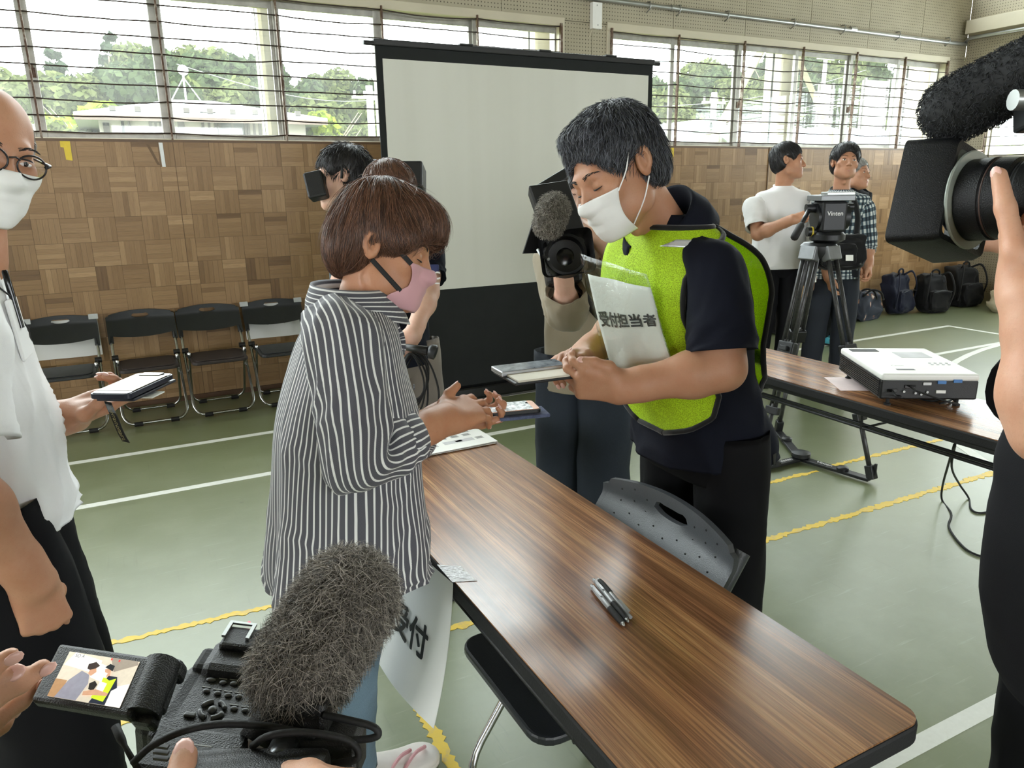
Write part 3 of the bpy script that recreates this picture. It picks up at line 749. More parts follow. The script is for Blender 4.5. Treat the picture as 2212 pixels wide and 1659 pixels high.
# white house with a hipped metal roof
HW = simple('white_render', lin(132, 128, 119), 0.8, 0, 0.04, 2); ROOF = simple('pale_metal_roof', lin(142, 144, 148), 0.5, 0.0, 0.04, 1)
EAVE = simple('brown_eaves', lin(74, 60, 50), 0.6); WGL = simple('house_window_glass', lin(60, 64, 66), 0.2, 0, 0.3, 2); FRD = simple('dark_window_frame', lin(52, 46, 40), 0.5)
HY = 24.0
def hz(py, px=420): return at_y(px, py, HY)[2]
hx0, hx1 = at_y(215, 280, HY)[0], at_y(660, 280, HY)[0]; ze = hz(248); zr = hz(190)
hs = thing('house', 'white single-storey house with a pale hipped metal roof outside the left window', 'house', (hx0, HY, -1.2))
MB().box((hx0, HY, -1.2), (hx1, HY+7, ze)).build('wall', HW, hs)
ov = 0.55
rf = MB().add([(hx0-ov, HY-ov, ze-0.05), (hx1+ov, HY-ov, ze-0.05), (hx1+ov, HY+7+ov, ze-0.05), (hx0-ov, HY+7+ov, ze-0.05), (hx0+2.2, HY+3.2, zr), (hx1-2.2, HY+3.2, zr),
               (hx0-ov, HY-ov, ze-0.2), (hx1+ov, HY-ov, ze-0.2), (hx1+ov, HY+7+ov, ze-0.2), (hx0-ov, HY+7+ov, ze-0.2)],
              [(0, 1, 5, 4), (1, 2, 5), (2, 3, 4, 5), (3, 0, 4), (6, 7, 1, 0), (7, 8, 2, 1), (8, 9, 3, 2), (9, 6, 0, 3), (9, 8, 7, 6)]).build('roof', ROOF, hs)
for k in range(9):
    x = hx0+0.3+k*(hx1-hx0)/9; MB().box((x, HY-0.25, ze+0.03), (x+0.16, HY-0.15, ze+0.16)).build('snow_guard', FRD, rf)
MB().box((hx0-ov, HY-ov-0.02, ze-0.24), (hx1+ov, HY-ov+0.03, ze-0.12)).build('fascia', EAVE, hs)
MB().tube([at_y(283, 226+16, HY-0.06), at_y(277, 262, HY-0.06), at_y(288, 300, HY-0.06)], 0.04, 6).build('downpipe', FRD, hs)
for a, b, t_, b_ in ((322, 350, 258, 305), (384, 398, 258, 305), (262, 268, 262, 298), (222, 236, 265, 300), (435, 468, 242, 300), (470, 532, 246, 300), (533, 563, 248, 300)):
    x0w, x1w = at_y(a, 270, HY)[0], at_y(b, 270, HY)[0]; z1 = hz(t_, a); z0 = hz(b_+12, a)
    f = MB()
    for lo, hi in (((x0w, HY-0.06, z0), (x0w+0.07, HY+0.02, z1)), ((x1w-0.07, HY-0.06, z0), (x1w, HY+0.02, z1)), ((x0w, HY-0.06, z1-0.08), (x1w, HY+0.02, z1)), ((x0w, HY-0.06, z0), (x1w, HY+0.02, z0+0.07)), (((x0w+x1w)/2-0.03, HY-0.05, z0), ((x0w+x1w)/2+0.03, HY+0.02, z1))): f.box(lo, hi)
    wn = f.build('window', FRD, hs); MB().box((x0w+0.05, HY-0.02, z0+0.05), (x1w-0.05, HY+0.01, z1-0.06)).build('pane', WGL if a in (470, 222) else HW, wn)
an = MB(); c0 = at_y(395, 152, HY+3); an.lathe([(0.001, -0.03), (0.11, -0.02), (0.16, 0.01), (0.16, 0.03), (0.001, 0.04)], c0, (0.1, -1, 0.15), 20)
ant = an.build('satellite_dish', WHITEP, hs, smooth=True)
MB().tube([c0+[0, 0.1, 0], c0+[0, 0.1, -1.1]], 0.03, 6).tube([c0+[0, 0.1, -0.2], c0+[-0.5, 0, -1.0]], 0.018, 5).tube([c0+[0, 0.1, -0.2], c0+[0.5, 0, -1.0]], 0.018, 5).build('mast', STEEL, ant)
# red-roofed house
RED = simple('red_metal_roof', lin(140, 74, 70), 0.5, 0.0, 0.06, 2)
def low_house(px0, px1, eave_py, ridge_py, Y, roofm, label, name='house'):
    a, b = at_y(px0, eave_py, Y), at_y(px1, eave_py, Y); zr_ = at_y((px0+px1)/2, ridge_py, Y)[2]
    t = thing(name, label, 'house', (a[0], Y, -1.2))
    MB().box((a[0]+0.4, Y, -1.2), (b[0]-0.4, Y+5, a[2])).build('wall', HW, t)
    MB().add([(a[0], Y-0.4, a[2]), (b[0], Y-0.4, a[2]), (b[0], Y+5.4, a[2]), (a[0], Y+5.4, a[2]), (a[0]+1.6, Y+2.5, zr_), (b[0]-1.6, Y+2.5, zr_)], [(0, 1, 5, 4), (1, 2, 5), (2, 3, 4, 5), (3, 0, 4), (3, 2, 1, 0)]).build('roof', roofm, t)
    return t
low_house(600, 735, 318, 288, 17, RED, 'low house with a red metal roof below the bright tree')
low_house(1570, 1720, 262, 250, 30, RED, 'distant house with a small red roof seen through the right window')
# utility pole with cross-arm
POLE = simple('pole_concrete', lin(138, 136, 130), 0.8)
def pole(px, top, Y, label, r=0.14):
    p = at_y(px, top, Y); t = thing('utility_pole', label, 'utility pole', (p[0], Y, -1.2))
    MB().tube([(p[0], Y, -1.2), (p[0], Y, p[2])], [r*1.2, r], 10).build('post', POLE, t, smooth=True)
    MB().box((p[0]-0.7, Y-0.06, p[2]-0.5), (p[0]+0.7, Y+0.06, p[2]-0.4)).build('crossarm', POLE, t)
    for dx in (-0.6, -0.2, 0.2, 0.6): MB().cyl((p[0]+dx, Y, p[2]-0.4), (p[0]+dx, Y, p[2]-0.2), 0.05, 8).build('insulator', POLE, t)
pole(797, 185, 30, 'pale concrete utility pole beside the bright tree, left window'); pole(1543, 200, 29, 'pale concrete utility pole seen just right of the projection screen')
pole(1785, 110, 34, 'tall pale utility pole behind the outside column, right window', 0.12)
# steel frame standing outside the right-hand windows: columns and diagonal braces
FRAME = simple('cream_steel', lin(150, 143, 124), 0.6, 0, 0.08, 2)
cy_ = 7.1
for px, w, lab in ((1697, 0.30, 'cream steel column outside the right window, with diagonal braces'), (1178, 0.28, 'cream steel column just outside above the top of the projection screen'), (1993, 0.5, 'wide pale column outside the right end of the right window'), (590, 0.16, 'slim cream column outside the left window')):
    x = at_y(px, 200, cy_)[0]
    t = thing('outside_column', lab, 'column', (x, cy_, -1.2))
    MB().box((x-w/2, cy_-0.04, -1.2), (x-w/2+0.03, cy_+0.22, 5.9)).box((x+w/2-0.03, cy_-0.04, -1.2), (x+w/2, cy_+0.22, 5.9)).box((x-w/2, cy_+0.07, -1.2), (x+w/2, cy_+0.10, 5.9)).build('shaft', FRAME, t)
    if px == 1697:
        a, b = at_y(1652, 95, cy_+0.1), at_y(1524, 330, cy_+0.1); MB().tube([a+(a-b)*0.6, b+(b-a)*1.2], 0.055, 4).build('brace', FRAME, t)
        a, b = at_y(1730, 140, cy_+0.3), at_y(1805, 315, cy_+0.3); MB().tube([a+(a-b)*0.5, b+(b-a)*1.2], 0.05, 4).build('brace', FRAME, t)
# shed with a green-edged gable and corrugated pale roofs
GREENT = simple('pale_green_trim', lin(96, 116, 102), 0.6); 
sy = 14.0
sp = thing('shed', 'cream gabled shed with pale green roof edges outside the right window', 'shed', at_y(1530, 330, sy)*[1, 1, 0]+[0, 0, -1.2])
L, T, R = at_y(1455, 325, sy), at_y(1516, 265, sy), at_y(1580, 315, sy)
MB().add([(L[0], sy, -1.2), (R[0], sy, -1.2), (R[0], sy, R[2]), (T[0], sy, T[2]), (L[0], sy, L[2]), (L[0], sy+3, -1.2), (R[0], sy+3, -1.2), (R[0], sy+3, R[2]), (T[0], sy+3, T[2]), (L[0], sy+3, L[2])],
         [(0, 1, 2, 3, 4), (9, 8, 7, 6, 5), (0, 5, 6, 1), (1, 6, 7, 2), (4, 9, 5, 0)]).build('wall', FRAME, sp)
for A, B in ((L, T), (T, R)):
    d = unit(B-A); nrm = np.array([-d[2], 0, d[0]]); A2 = A-d*0.3*(A is L); B2 = B+d*0.3*(B is R)
    MB().obox((A2+B2)/2+[0, 1.5, 0]+nrm*0.05, (B2-A2)/2, (0, 1.75, 0), nrm*0.04).build('roof_slope', ROOF, sp)
    MB().obox((A2+B2)/2+[0, -0.28, 0]+nrm*0.0, (B2-A2)/2, (0, 0.03, 0), nrm*0.13).build('bargeboard', GREENT, sp)
cr = at_y(1590, 262, 20); cr2 = at_y(2080, 262, 20)
sh = thing('storage_hall', 'long low building with a pale ribbed metal roof outside the right window', 'building', (cr[0], 20, -1.2))
MB().box((cr[0]-3, 20, -1.2), (cr2[0]+3, 26, cr[2]-1.0)).build('wall', HW, sh)
MB().add([(cr[0]-3.3, 19.6, cr[2]-0.95), (cr2[0]+3, 19.6, cr[2]-0.95), (cr2[0]+3, 23, cr[2]+0.1), (cr[0]-3.3, 23, cr[2]+0.1), (cr[0]-3.3, 26.4, cr[2]-0.95), (cr2[0]+3, 26.4, cr[2]-0.95)], [(0, 1, 2, 3), (3, 2, 5, 4)]).build('roof', ROOF, sh)
rb = MB()
for k in range(int((cr2[0]-cr[0]+6)/0.5)):
    x = cr[0]-3.2+k*0.5; rb.obox((x, 21.3, cr[2]-0.40), (0.025, 0, 0), (0, 1.7, 0.525), (0, -0.02, 0.04))
tag(rb.build('roof_ribs', ROOF, sh), kind='stuff')
for px0, px1, t0, lab in ((1772, 1800, 182, 'left pale panel of the tall row beyond the storage hall'), (1868, 1920, 172, 'middle pale panel of the tall row beyond the storage hall'), (1932, 2010, 168, 'right pale panel of the tall row beyond the storage hall')):
    a, b = at_y(px0, t0, 31), at_y(px1, t0-8, 31)
    MBo = MB().box((a[0], 31, -1.2), (b[0], 31.15, a[2])).build('panel', HW, None)
    t = thing('pale_panel', lab, 'panel', (a[0], 31, -1.2)); MBo.parent = t; MBo.location = (-a[0], -31, 1.2)
    MB().box((a[0]-0.05, 30.9, -1.2), (a[0]+0.1, 31, a[2]+0.1)).build('post', FRD, t); MB().box((b[0]-0.1, 30.9, -1.2), (b[0]+0.05, 31, a[2]+0.1)).build('post', FRD, t)
c0 = at_y(1897, 247, 19.0)
tk = thing('round_mirror', 'round white disc on a post in front of the ribbed roof', 'disc', (c0[0], 19, -1.2))
MB().lathe([(0.001, 0), (0.30, 0.02), (0.31, 0.08), (0.001, 0.12)], c0, (0, -1, 0), 24).build('disc', WHITEP, tk, smooth=True)
MB().cyl((c0[0], 19.02, -1.2), (c0[0], 19.02, c0[2]+0.5), 0.03, 8).build('post', POLE, tk)
for k, (a, b) in enumerate((((1440, 205), (1760, 165)), ((1440, 245), (1800, 200)), ((1420, 262), (1760, 225)), ((560, 160), (810, 190)), ((1600, 240), (2060, 150)), ((1660, 260), (2060, 190)))):
    p, q2 = at_y(*a, 25), at_y(*b, 29); ext = (q2-p)*0.5
    pts = [p-ext+(q2-p+2*ext)*i/12+np.array([0, 0, -0.6*math.sin(PI*i/12)]) for i in range(13)]
    o = MB().tube(pts, 0.012, 4).build('overhead_wire', simple('wire_grey', lin(96, 96, 94), 0.6) if k == 0 else MATS['wire_grey'])
    tag(o, 'thin overhead wire crossing the view outside the windows', 'wire', 'overhead wires outdoors')
# ------------------------------------------------------------------ projection screen
def m_screen():
    t = NT('screen_cloth'); ob = t.obj()
    st = t.noise(t.map(ob, (2.4, 1, 0.12)), 1.6, 3.0)
    col = t.ramp(st, [(0.3, lin(205, 205, 195)), (0.7, lin(212, 212, 203))])
    return t.done(t.bsdf(col, 0.85, 0.0, t.bump(st, 0.03, 0.01)))
SCL = m_screen(); SBLK = m_fabric('matte_black_cloth', lin(40, 42, 42), 0.1, 0.9, 500, 0.1, 0.0)
SY = 4.60
scr = thing('projection_screen', 'large portable white projection screen with black border standing before the parquet wall', 'screen', (2.55, SY, 0))
sx0, sx1, szt = 1.505, 3.565, 2.305
MB().box((sx0, SY-0.004, 0.10), (sx1, SY+0.004, szt-0.02)).build('black_cloth', SBLK, scr)
# picture area: trapezoid gap of border around it
MB().add([(sx0+0.04, SY-0.008, 0.80), (sx1-0.04, SY-0.008, 0.80), (sx1-0.04, SY-0.008, szt-0.095), (sx0+0.04, SY-0.008, szt-0.095), (sx0+0.04, SY-0.0045, 0.80), (sx1-0.04, SY-0.0045, 0.80), (sx1-0.04, SY-0.0045, szt-0.095), (sx0+0.04, SY-0.0045, szt-0.095)],
         [(0, 1, 2, 3), (4, 7, 6, 5), (0, 4, 5, 1), (1, 5, 6, 2), (2, 6, 7, 3), (3, 7, 4, 0)]).build('white_surface', SCL, scr)
MB().box((sx0-0.01, SY-0.018, szt-0.025), (sx1+0.01, SY+0.018, szt+0.012)).build('top_bar', BLACKP, scr, bevel=0.006)
MB().cyl((sx0-0.07, SY, szt-0.012), (sx0, SY, szt-0.012), 0.014, 12).build('bar_end', BLACKP, scr); MB().cyl((sx1, SY, szt-0.012), (sx1+0.06, SY, szt-0.012), 0.014, 12).build('bar_end', BLACKP, scr)
for x in (2.05, 2.62, 3.15): MB().box((x, SY-0.02, szt+0.010), (x+0.09, SY+0.02, szt+0.022)).build('bar_clip', BLACKP, scr, bevel=0.003)
MB().box((sx0-0.05, SY-0.06, 0.02), (sx1+0.05, SY+0.06, 0.115)).build('roller_case', GLOSSB, scr, bevel=0.015)
for x in (sx0+0.25, sx1-0.25): MB().box((x-0.03, SY-0.25, 0.0), (x+0.03, SY+0.3, 0.025)).build('foot', BLACKP, scr, bevel=0.005)
for x in (2.2, 2.9): MB().cyl((x, SY+0.05, 0.06), (x+0.0, SY+0.03, szt-0.03), 0.014, 10).build('riser', DARKM, scr, smooth=True)

# ------------------------------------------------------------------ folding chairs
CHP = simple('charcoal_chair_plastic', lin(32, 35, 38), 0.38, 0, 0.12, 16, 0.3, 600)
SEATB = simple('dark_brown_seat', lin(46, 38, 36), 0.5, 0, 0.15, 20, 0.3, 400)
CHG = simple('grey_chair_plastic', lin(74, 77, 81), 0.33, 0, 0.1, 16, 0.3, 600)
def folding_chair(label, loc, rotz, plastic, seatm, group=None, dots=False, cushion=True, sdy=0.0):
    """faces local -y; front feet at y=-0.2, back at y=+0.2"""
    t = thing('folding_chair', label, 'chair', loc, rotz, group)
    w = 0.215; yt, zt = 0.235, 0.66
    def fpt(z): return 0.24-0.50*(1-z/0.74)+0.05
    # front frame: rounded U on the floor rising to the back
    def frame(y_of_z, z_top, hw, zf):
        pts = []
        for s, seq in ((-1, 1), (1, -1)):
            leg = [(s*hw, y_of_z(z), z) for z in np.linspace(z_top, 0.10, 7)]
            for a in np.linspace(0, PI/2, 6)[1:]:
                z = 0.10-(0.10-zf)*math.sin(a); x = hw-0.07*(1-math.cos(a)); leg.append((s*x, y_of_z(z), z))
            pts += leg if s < 0 else leg[::-1]
        return pts
    MB().tube(frame(fpt, 0.66, w, 0.022), 0.0105, 10).build('front_frame', CHROME, t, world=False, smooth=True)
    def rpt(z): return -0.10+0.28*(1-z/0.50)
    MB().tube(frame(rpt, 0.47, w-0.02, 0.022), 0.0095, 10).build('rear_frame', CHROME, t, world=False, smooth=True)
    for s in (-0.12, 0.12):
        MB().tube([(s-0.028, fpt(0.022), 0.018), (s+0.028, fpt(0.022), 0.018)], 0.0165, 8).build('rubber_foot', BLACKR, t, world=False)
        MB().tube([(s-0.028, rpt(0.022), 0.018), (s+0.028, rpt(0.022), 0.018)], 0.0165, 8).build('rubber_foot', BLACKR, t, world=False)
    for s in (-1, 1):
        MB().cyl((s*(w+0.014), fpt(0.45)-0.01, 0.45), (s*(w-0.03), fpt(0.45)-0.01, 0.45), 0.02, 12).build('hinge', BLACKP, t, world=False, smooth=True, auto=0.6)
        MB().obox((s*(w-0.012), 0.02, 0.44), (0.004, 0, 0), (0, 0.11, 0), (0, 0, 0.014)).build('hinge_plate', BLACKP, t, world=False)
    # backrest: curved shell with a hand hole, taller in the middle
    NX, bw = 24, w+0.018
    def top(x): return 0.735+0.028*(1-(x/bw)**2)-(0.012 if abs(x) > bw*0.9 else 0)
    def bot(x): 
        e = abs(x)/bw
        return 0.60-0.028*(1-e**2)-(0.055 if e > 0.93 else 0.0)
    def by(x, z): return fpt(min(z, 0.70))-0.022+0.030*(1-(x/bw)**2)-0.01
    hx, hz_, hc = 0.062, 0.018, 0.722
    vs = []; fs = []; xs = np.linspace(-bw, bw, 57); rowsn = 13
    for y_off in (0.0, 0.014):
        for i, x in enumerate(xs):
            for j in range(rowsn+1):
                z = bot(x)+(top(x)-bot(x))*j/rowsn; vs.append((x, by(x, z)+y_off, z))
    m = rowsn+1; N = len(xs)*m
    def inhole(i, j):
        x = (xs[i]+xs[i+1])/2; z = (vs[i*m+j][2]+vs[i*m+j+1][2])/2
        return (x/hx)**2+((z-hc)/hz_)**2 < 1
    keep = {}
    for i in range(len(xs)-1):
        for j in range(rowsn): keep[i, j] = not inhole(i, j)
    for (i, j), k in keep.items():
        if not k: continue
        a, b, c, d = i*m+j, (i+1)*m+j, (i+1)*m+j+1, i*m+j+1
        fs += [(a, b, c, d), (a+N, d+N, c+N, b+N)]
        for (ii, jj, e) in ((i-1, j, (d, a)), (i+1, j, (b, c)), (i, j-1, (a, b)), (i, j+1, (c, d))):
            if not keep.get((ii, jj), False): fs.append((e[1], e[0], e[0]+N, e[1]+N))
    # pull the hole rim onto a true oval
    hv = set()
    for (i, j), k in keep.items():
        if not k: hv.update((i*m+j, (i+1)*m+j, (i+1)*m+j+1, i*m+j+1))
    for v in hv:
        x, y, z = vs[v]; r = math.hypot(x/hx, (z-hc)/hz_)
        if r > 1e-6:
            nx, nz = x/r, hc+(z-hc)/r
            if r > 0.8:
                vs[v] = (nx, by(nx, nz), nz); vs[v+N] = (nx, by(nx, nz)+0.014, nz)
    bk = MB().add(vs, fs).build('backrest', plastic, t, world=False, smooth=True, auto=0.7)
    for s in (-1, 1):
        MB().tube([(s*w, fpt(0.54), 0.545), (s*w, fpt(0.73)-0.01, 0.72)], 0.0165, 10).build('socket', plastic, bk, world=False, smooth=True, auto=0.7)
    if dots:
        dm = MB()
        for i, x in enumerate(np.linspace(-0.17, 0.17, 9)):
            for z in (0.635, 0.665, 0.695, 0.725):
                if abs(x) < 0.08 and z > 0.69: continue
                z2 = z+(0.012 if i % 2 else 0)
                dm.cyl((x, by(x, z2)-0.0008, z2), (x, by(x, z2)+0.004, z2), 0.0026, 8)
        tag(dm.build('perforation', INK, bk, world=False), kind='stuff')
    # seat pan
    sp_ = rrect(0.39, 0.36, 0.05, 5)
    st = MB().prism(sp_, (0, -0.085+sdy, 0.405), (1, 0, 0), (0, 1, 0), (0, 0, 1), 0.022).build('seat', seatm, t, world=False, bevel=0.006)
    if cushion: MB().prism(rrect(0.345, 0.315, 0.045, 5), (0, -0.085+sdy, 0.427), (1, 0, 0), (0, 1, 0), (0, 0, 1), 0.007).build('pad', seatm, st, world=False, bevel=0.003)
    for s in (-1, 1): MB().cyl((s*0.19, fpt(0.41)+0.01, 0.412), (s*(w+0.012), fpt(0.41), 0.412), 0.006, 8).build('pivot', CHROME, t, world=False)
    return t
for x, lab, sm in ((-0.405, 'grey folding chair with a sheet behind it, leftmost of the four by the wall', CHP), (0.065, 'folding chair against the parquet wall, second from the left, no sheet on it', SEATB), (0.49, 'folding chair against the parquet wall, third from the left, no sheet on it', SEATB), (0.925, 'folding chair at the wall with a sheet behind it, right beside the striped shirt', CHP)):
    folding_chair(lab, (x, 5.345, 0), random.uniform(-0.02, 0.02), CHP, sm, 'folding chairs along the parquet wall').scale = (0.90, 1.0, 0.905)
def chair_sheet(x, label, mirrored):
    t = thing('paper_sheet', label, 'paper', (x, 5.63, 0.35))
    n = 8; vs = []; fs = []
    y0 = 5.634
    for j in range(n+1):
        for i in range(n+1):
            u = -0.19+0.40*i/n; v = 0.655-0.25*j/n
            vs.append((x+u, y0+0.006*math.sin(i*0.9)-0.02*(j/n)-0.016*(1-j/n)*0, v))
    fs = [(j*(n+1)+i, j*(n+1)+i+1, (j+1)*(n+1)+i+1, (j+1)*(n+1)+i) for j in range(n) for i in range(n)]
    vs2 = vs+[(a, b+0.0006, c) for a, b, c in vs]; m = len(vs)
    fs2 = fs+[tuple(k+m for k in f[::-1]) for f in fs]
    s = MB().add(vs2, fs2).build('sheet', PAPER, t, smooth=True)
    if mirrored:
        gm = simple('show_through_print', lin(196, 198, 196), 0.8) if 'show_through_print' not in MATS else MATS['show_through_print']
        text_obj('lettering', mirrored, 0.075, (x+0.02, y0-0.03, 0.53), (-1, 0, 0), (0, 0, 1), gm, t, 0.0008)
    for s2 in (-1, 1): MB().obox((x+s2*0.19, 5.575, 0.672), (0.028, 0, 0), (0, 0.0006, 0.0), (0, 0.006, 0.016)).build('clear_tape', simple('clear_tape', lin(190, 194, 196), 0.25) if 'clear_tape' not in MATS else MATS['clear_tape'], t)
chair_sheet(-0.405, 'white sheet hanging behind the leftmost folding chair', None)
chair_sheet(0.925, 'white sheet with faint mirrored lettering behind the folding chair by the striped shirt', '人時')
tc = folding_chair('grey perforated folding chair tucked under the near brown table', (0.79, 1.235, 0), -PI/2, CHG, CHP, None, True, False, 0.06)

# ------------------------------------------------------------------ brown folding tables
def folding_table(label, x0, x1, y0, y1, ztop, legs=True):
    t = thing('folding_table', label, 'table', ((x0+x1)/2, (y0+y1)/2, 0))
    cx, cy = (x0+x1)/2, (y0+y1)/2; w, l = x1-x0, y1-y0
    MB().prism(rrect(w-0.006, l-0.006, 0.03, 6), (cx, cy, ztop-0.003), (1, 0, 0), (0, 1, 0), (0, 0, 1), 0.003).build('tabletop', TWOOD, t)
    MB().prism(rrect(w, l, 0.033, 6), (cx, cy, ztop-0.038), (1, 0, 0), (0, 1, 0), (0, 0, 1), 0.036).build('edge_band', BLACKR, t, bevel=0.006)
    MB().box((x0+0.035, y0+0.05, ztop-0.062), (x1-0.035, y1-0.05, ztop-0.036)).build('under_frame', BLACKP, t, bevel=0.004)
    for k, xx in enumerate((x0+0.05, x0+0.085, cx, x1-0.085, x1-0.05)):
        MB().cyl((xx, y0+0.25, ztop-0.11), (xx, y1-0.25, ztop-0.11), 0.0065, 8).build('shelf_rod', BLACKP, t, smooth=True)
    for yy in (y0+0.32, cy, y1-0.32):
        MB().tube([(x0+0.045, yy, ztop-0.045), (x0+0.045, yy, ztop-0.112), (x1-0.045, yy, ztop-0.112), (x1-0.045, yy, ztop-0.045)], 0.005, 6).build('shelf_hanger', BLACKP, t)
    for yy, s in ((y0+0.10, 1), (y1-0.10, -1)):
        for xx in (x0+0.055, x1-0.055):
            MB().tube([(xx, yy, ztop-0.05), (xx, yy-s*0.02, 0.02)], 0.0125, 10).build('leg', STEEL if legs else BLACKP, t, smooth=True)
            MB().cyl((xx, yy-s*0.02, 0.0), (xx, yy-s*0.02, 0.03), 0.017, 10).build('foot_cap', BLACKR, t)
        MB().tube([(x0+0.055, yy-s*0.015, 0.12), (x1-0.055, yy-s*0.015, 0.12)], 0.010, 8).build('leg_brace', STEEL if legs else BLACKP, t, smooth=True)
        MB().tube([(cx, yy-s*0.004, ztop-0.06), (cx, yy+s*0.30, ztop-0.07)], 0.007, 6).build('stay', BLACKP, t)
    return t
T1 = folding_table('long brown wood-grain folding table in the foreground with pens on it', 0.502, 0.957, 0.538, 2.338, 0.70)
T2 = folding_table('brown folding table carrying the projector, behind the man in the vest', 2.262, 2.655, 0.79, 2.59, 0.70, False)
# pens lying together
CLEARP = simple('clear_plastic', lin(198, 200, 202), 0.12, 0, 0.1, 40, **{'Transmission Weight': 0.55})
def pen(a, b, label, flip=False):
    a, b = np.array(a, float), np.array(b, float)
    if flip: a, b = b, a
    d = unit(b-a); L = np.linalg.norm(b-a); s = np.cross(d, [0, 0, 1.0])
    t = thing('ballpoint_pen', label, 'pen', (*((a+b)/2)[:2], 0.70), 0, 'pens on the near table')
    MB().lathe([(0.0025, 0), (0.0032, 0.004), (0.0046, 0.012), (0.0054, 0.022), (0.0054, L*0.56)], a, d, 12).build('barrel', CLEARP, t, smooth=True, auto=0.7)
    MB().lathe([(0.0057, L*0.56), (0.0060, L*0.60), (0.0060, L*0.86), (0.0050, L*0.93)], a, d, 12).build('rubber_grip', BLACKR, t, smooth=True, auto=0.7)
    MB().lathe([(0.0048, L*0.925), (0.0022, L*0.985), (0.0006, L)], a, d, 10).build('tip', STEEL, t, smooth=True)
    MB().cyl(a+d*0.01, a+d*L*0.55, 0.0016, 6).build('ink_refill', INK, t)
    MB().cyl(a-d*0.008, a, 0.0035, 10).build('push_button', CLEARP, t)
    MB().obox(a+d*0.022+[0, 0, 0.0065]+s*0.002, d*0.020, s*0.002, (0, 0, 0.0008)).build('clip', CLEARP, t)
pz = 0.7065
pa = at_z(1281, 1270, pz); pb = at_z(1349, 1352, pz)
side = np.array([0.0135, 0.006, 0])
pen(pa, pb, 'leftmost of the three clear pens, black grip towards the near corner')
pen(pa+side+[0.004, 0.012, 0], pb+side*0.95, 'middle one of the three clear pens on the brown table')
pen(pa+side*1.9+[0.002, 0.014, 0], pb+side*2.0+[0, 0.012, 0], 'rightmost of the three clear pens, lying the other way round', True)
# stack of printed sheets at the far end
pp = thing('paper_stack', 'stack of printed white sheets at the far end of the near table', 'paper', (0.80, 2.02, 0.70))
for k in range(5):
    a = random.uniform(-0.03, 0.03)+0.02; c = np.array([0.795+random.uniform(-0.006, 0.006), 2.035+random.uniform(-0.008, 0.008), 0.7006+0.0016*k])
    ex = np.array([math.cos(a), math.sin(a), 0]); ey = np.array([-math.sin(a), math.cos(a), 0])
    sh_ = MB().obox(c+[0, 0, 0.0006], ex*0.1485, ey*0.105, (0, 0, 0.0006)).build('sheet', PAPER, pp)
top = c+[0, 0, 0.0014]
def on_top(u, v, w, h, m_, nm): MB().obox(top+ex*u+ey*v, ex*w, ey*h, (0, 0, 0.0002)).build(nm, m_, pp)
PRL = simple('light_grey_print', lin(196, 196, 198), 0.7); PRY = simple('yellow_print', lin(220, 180, 80), 0.7)
on_top(0.045, -0.045, 0.05, 0.012, PRL, 'printed_box'); on_top(0.045, -0.045, 0.011, 0.007, GREYPRINT, 'printed_box')
on_top(0.01, 0.0, 0.011, 0.009, GREYPRINT, 'printed_picture'); on_top(0.01, -0.002, 0.005, 0.005, PRY, 'printed_picture')
for u, v in ((0.05, 0.0), (0.09, 0.0), (0.05, 0.03), (0.10, 0.03), (-0.04, -0.05), (-0.05, -0.02), (0.115, -0.045)):
    for q in range(5): on_top(u, v+0.004*q-0.008, 0.013-0.003*(q % 2), 0.0007, GREYPRINT, 'printed_line')
# reception sign taped to the left edge of the table
sg = thing('reception_sign', 'white paper sign with bold black characters taped to the left edge of the near table', 'sign', (0.50, 1.5, 0.35))
def sheet_pt(u, v):
    """u along the edge from the near end, v downwards (metres)"""
    return np.array([0.496-0.10*u-0.035*(v/0.36)**2-0.012*math.sin(u*9)*v/0.36-0.05*max(0, 0.12-u)*v, 1.225+u*0.98+0.13*v*max(0, 1-u/0.5), 0.703-v*0.985])
nu, nv = 24, 14; SW, SH = 0.72, 0.365
vs = [sheet_pt(SW*i/nu, SH*j/nv) for j in range(nv+1) for i in range(nu+1)]
fs = [(j*(nu+1)+i, j*(nu+1)+i+1, (j+1)*(nu+1)+i+1, (j+1)*(nu+1)+i) for j in range(nv) for i in range(nu)]
m = len(vs); vs2 = vs+[v+[0.0008, 0, 0] for v in vs]; fs2 = fs+[tuple(k+m for k in f[::-1]) for f in fs]
MB().add(vs2, fs2).build('sheet', PAPER, sg, smooth=True)
def sgw(x, y):
    p = sheet_pt(0.225-x, 0.20-y); return p+np.array([-0.004, -0.0015, 0])
text_obj('lettering', 'TA受付', 0.092, (0, 0, 0), (0, -1, 0), (0, 0, 1), INK, sg, 0.0026, sgw)
tp = simple('wrinkled_clear_tape', lin(206, 206, 208), 0.22, 0, 0.2, 120, 0.8, 120)
MB().add([(0.499, 1.235, 0.7012), (0.545, 1.215, 0.7012), (0.540, 1.285, 0.7012), (0.499, 1.315, 0.7012), (0.499, 1.235, 0.7004), (0.545, 1.215, 0.7004), (0.540, 1.285, 0.7004), (0.499, 1.315, 0.7004)], [(0, 1, 2, 3), (4, 7, 6, 5), (0, 4, 5, 1), (1, 5, 6, 2), (2, 6, 7, 3), (3, 7, 4, 0)]).build('tape_patch', tp, sg)

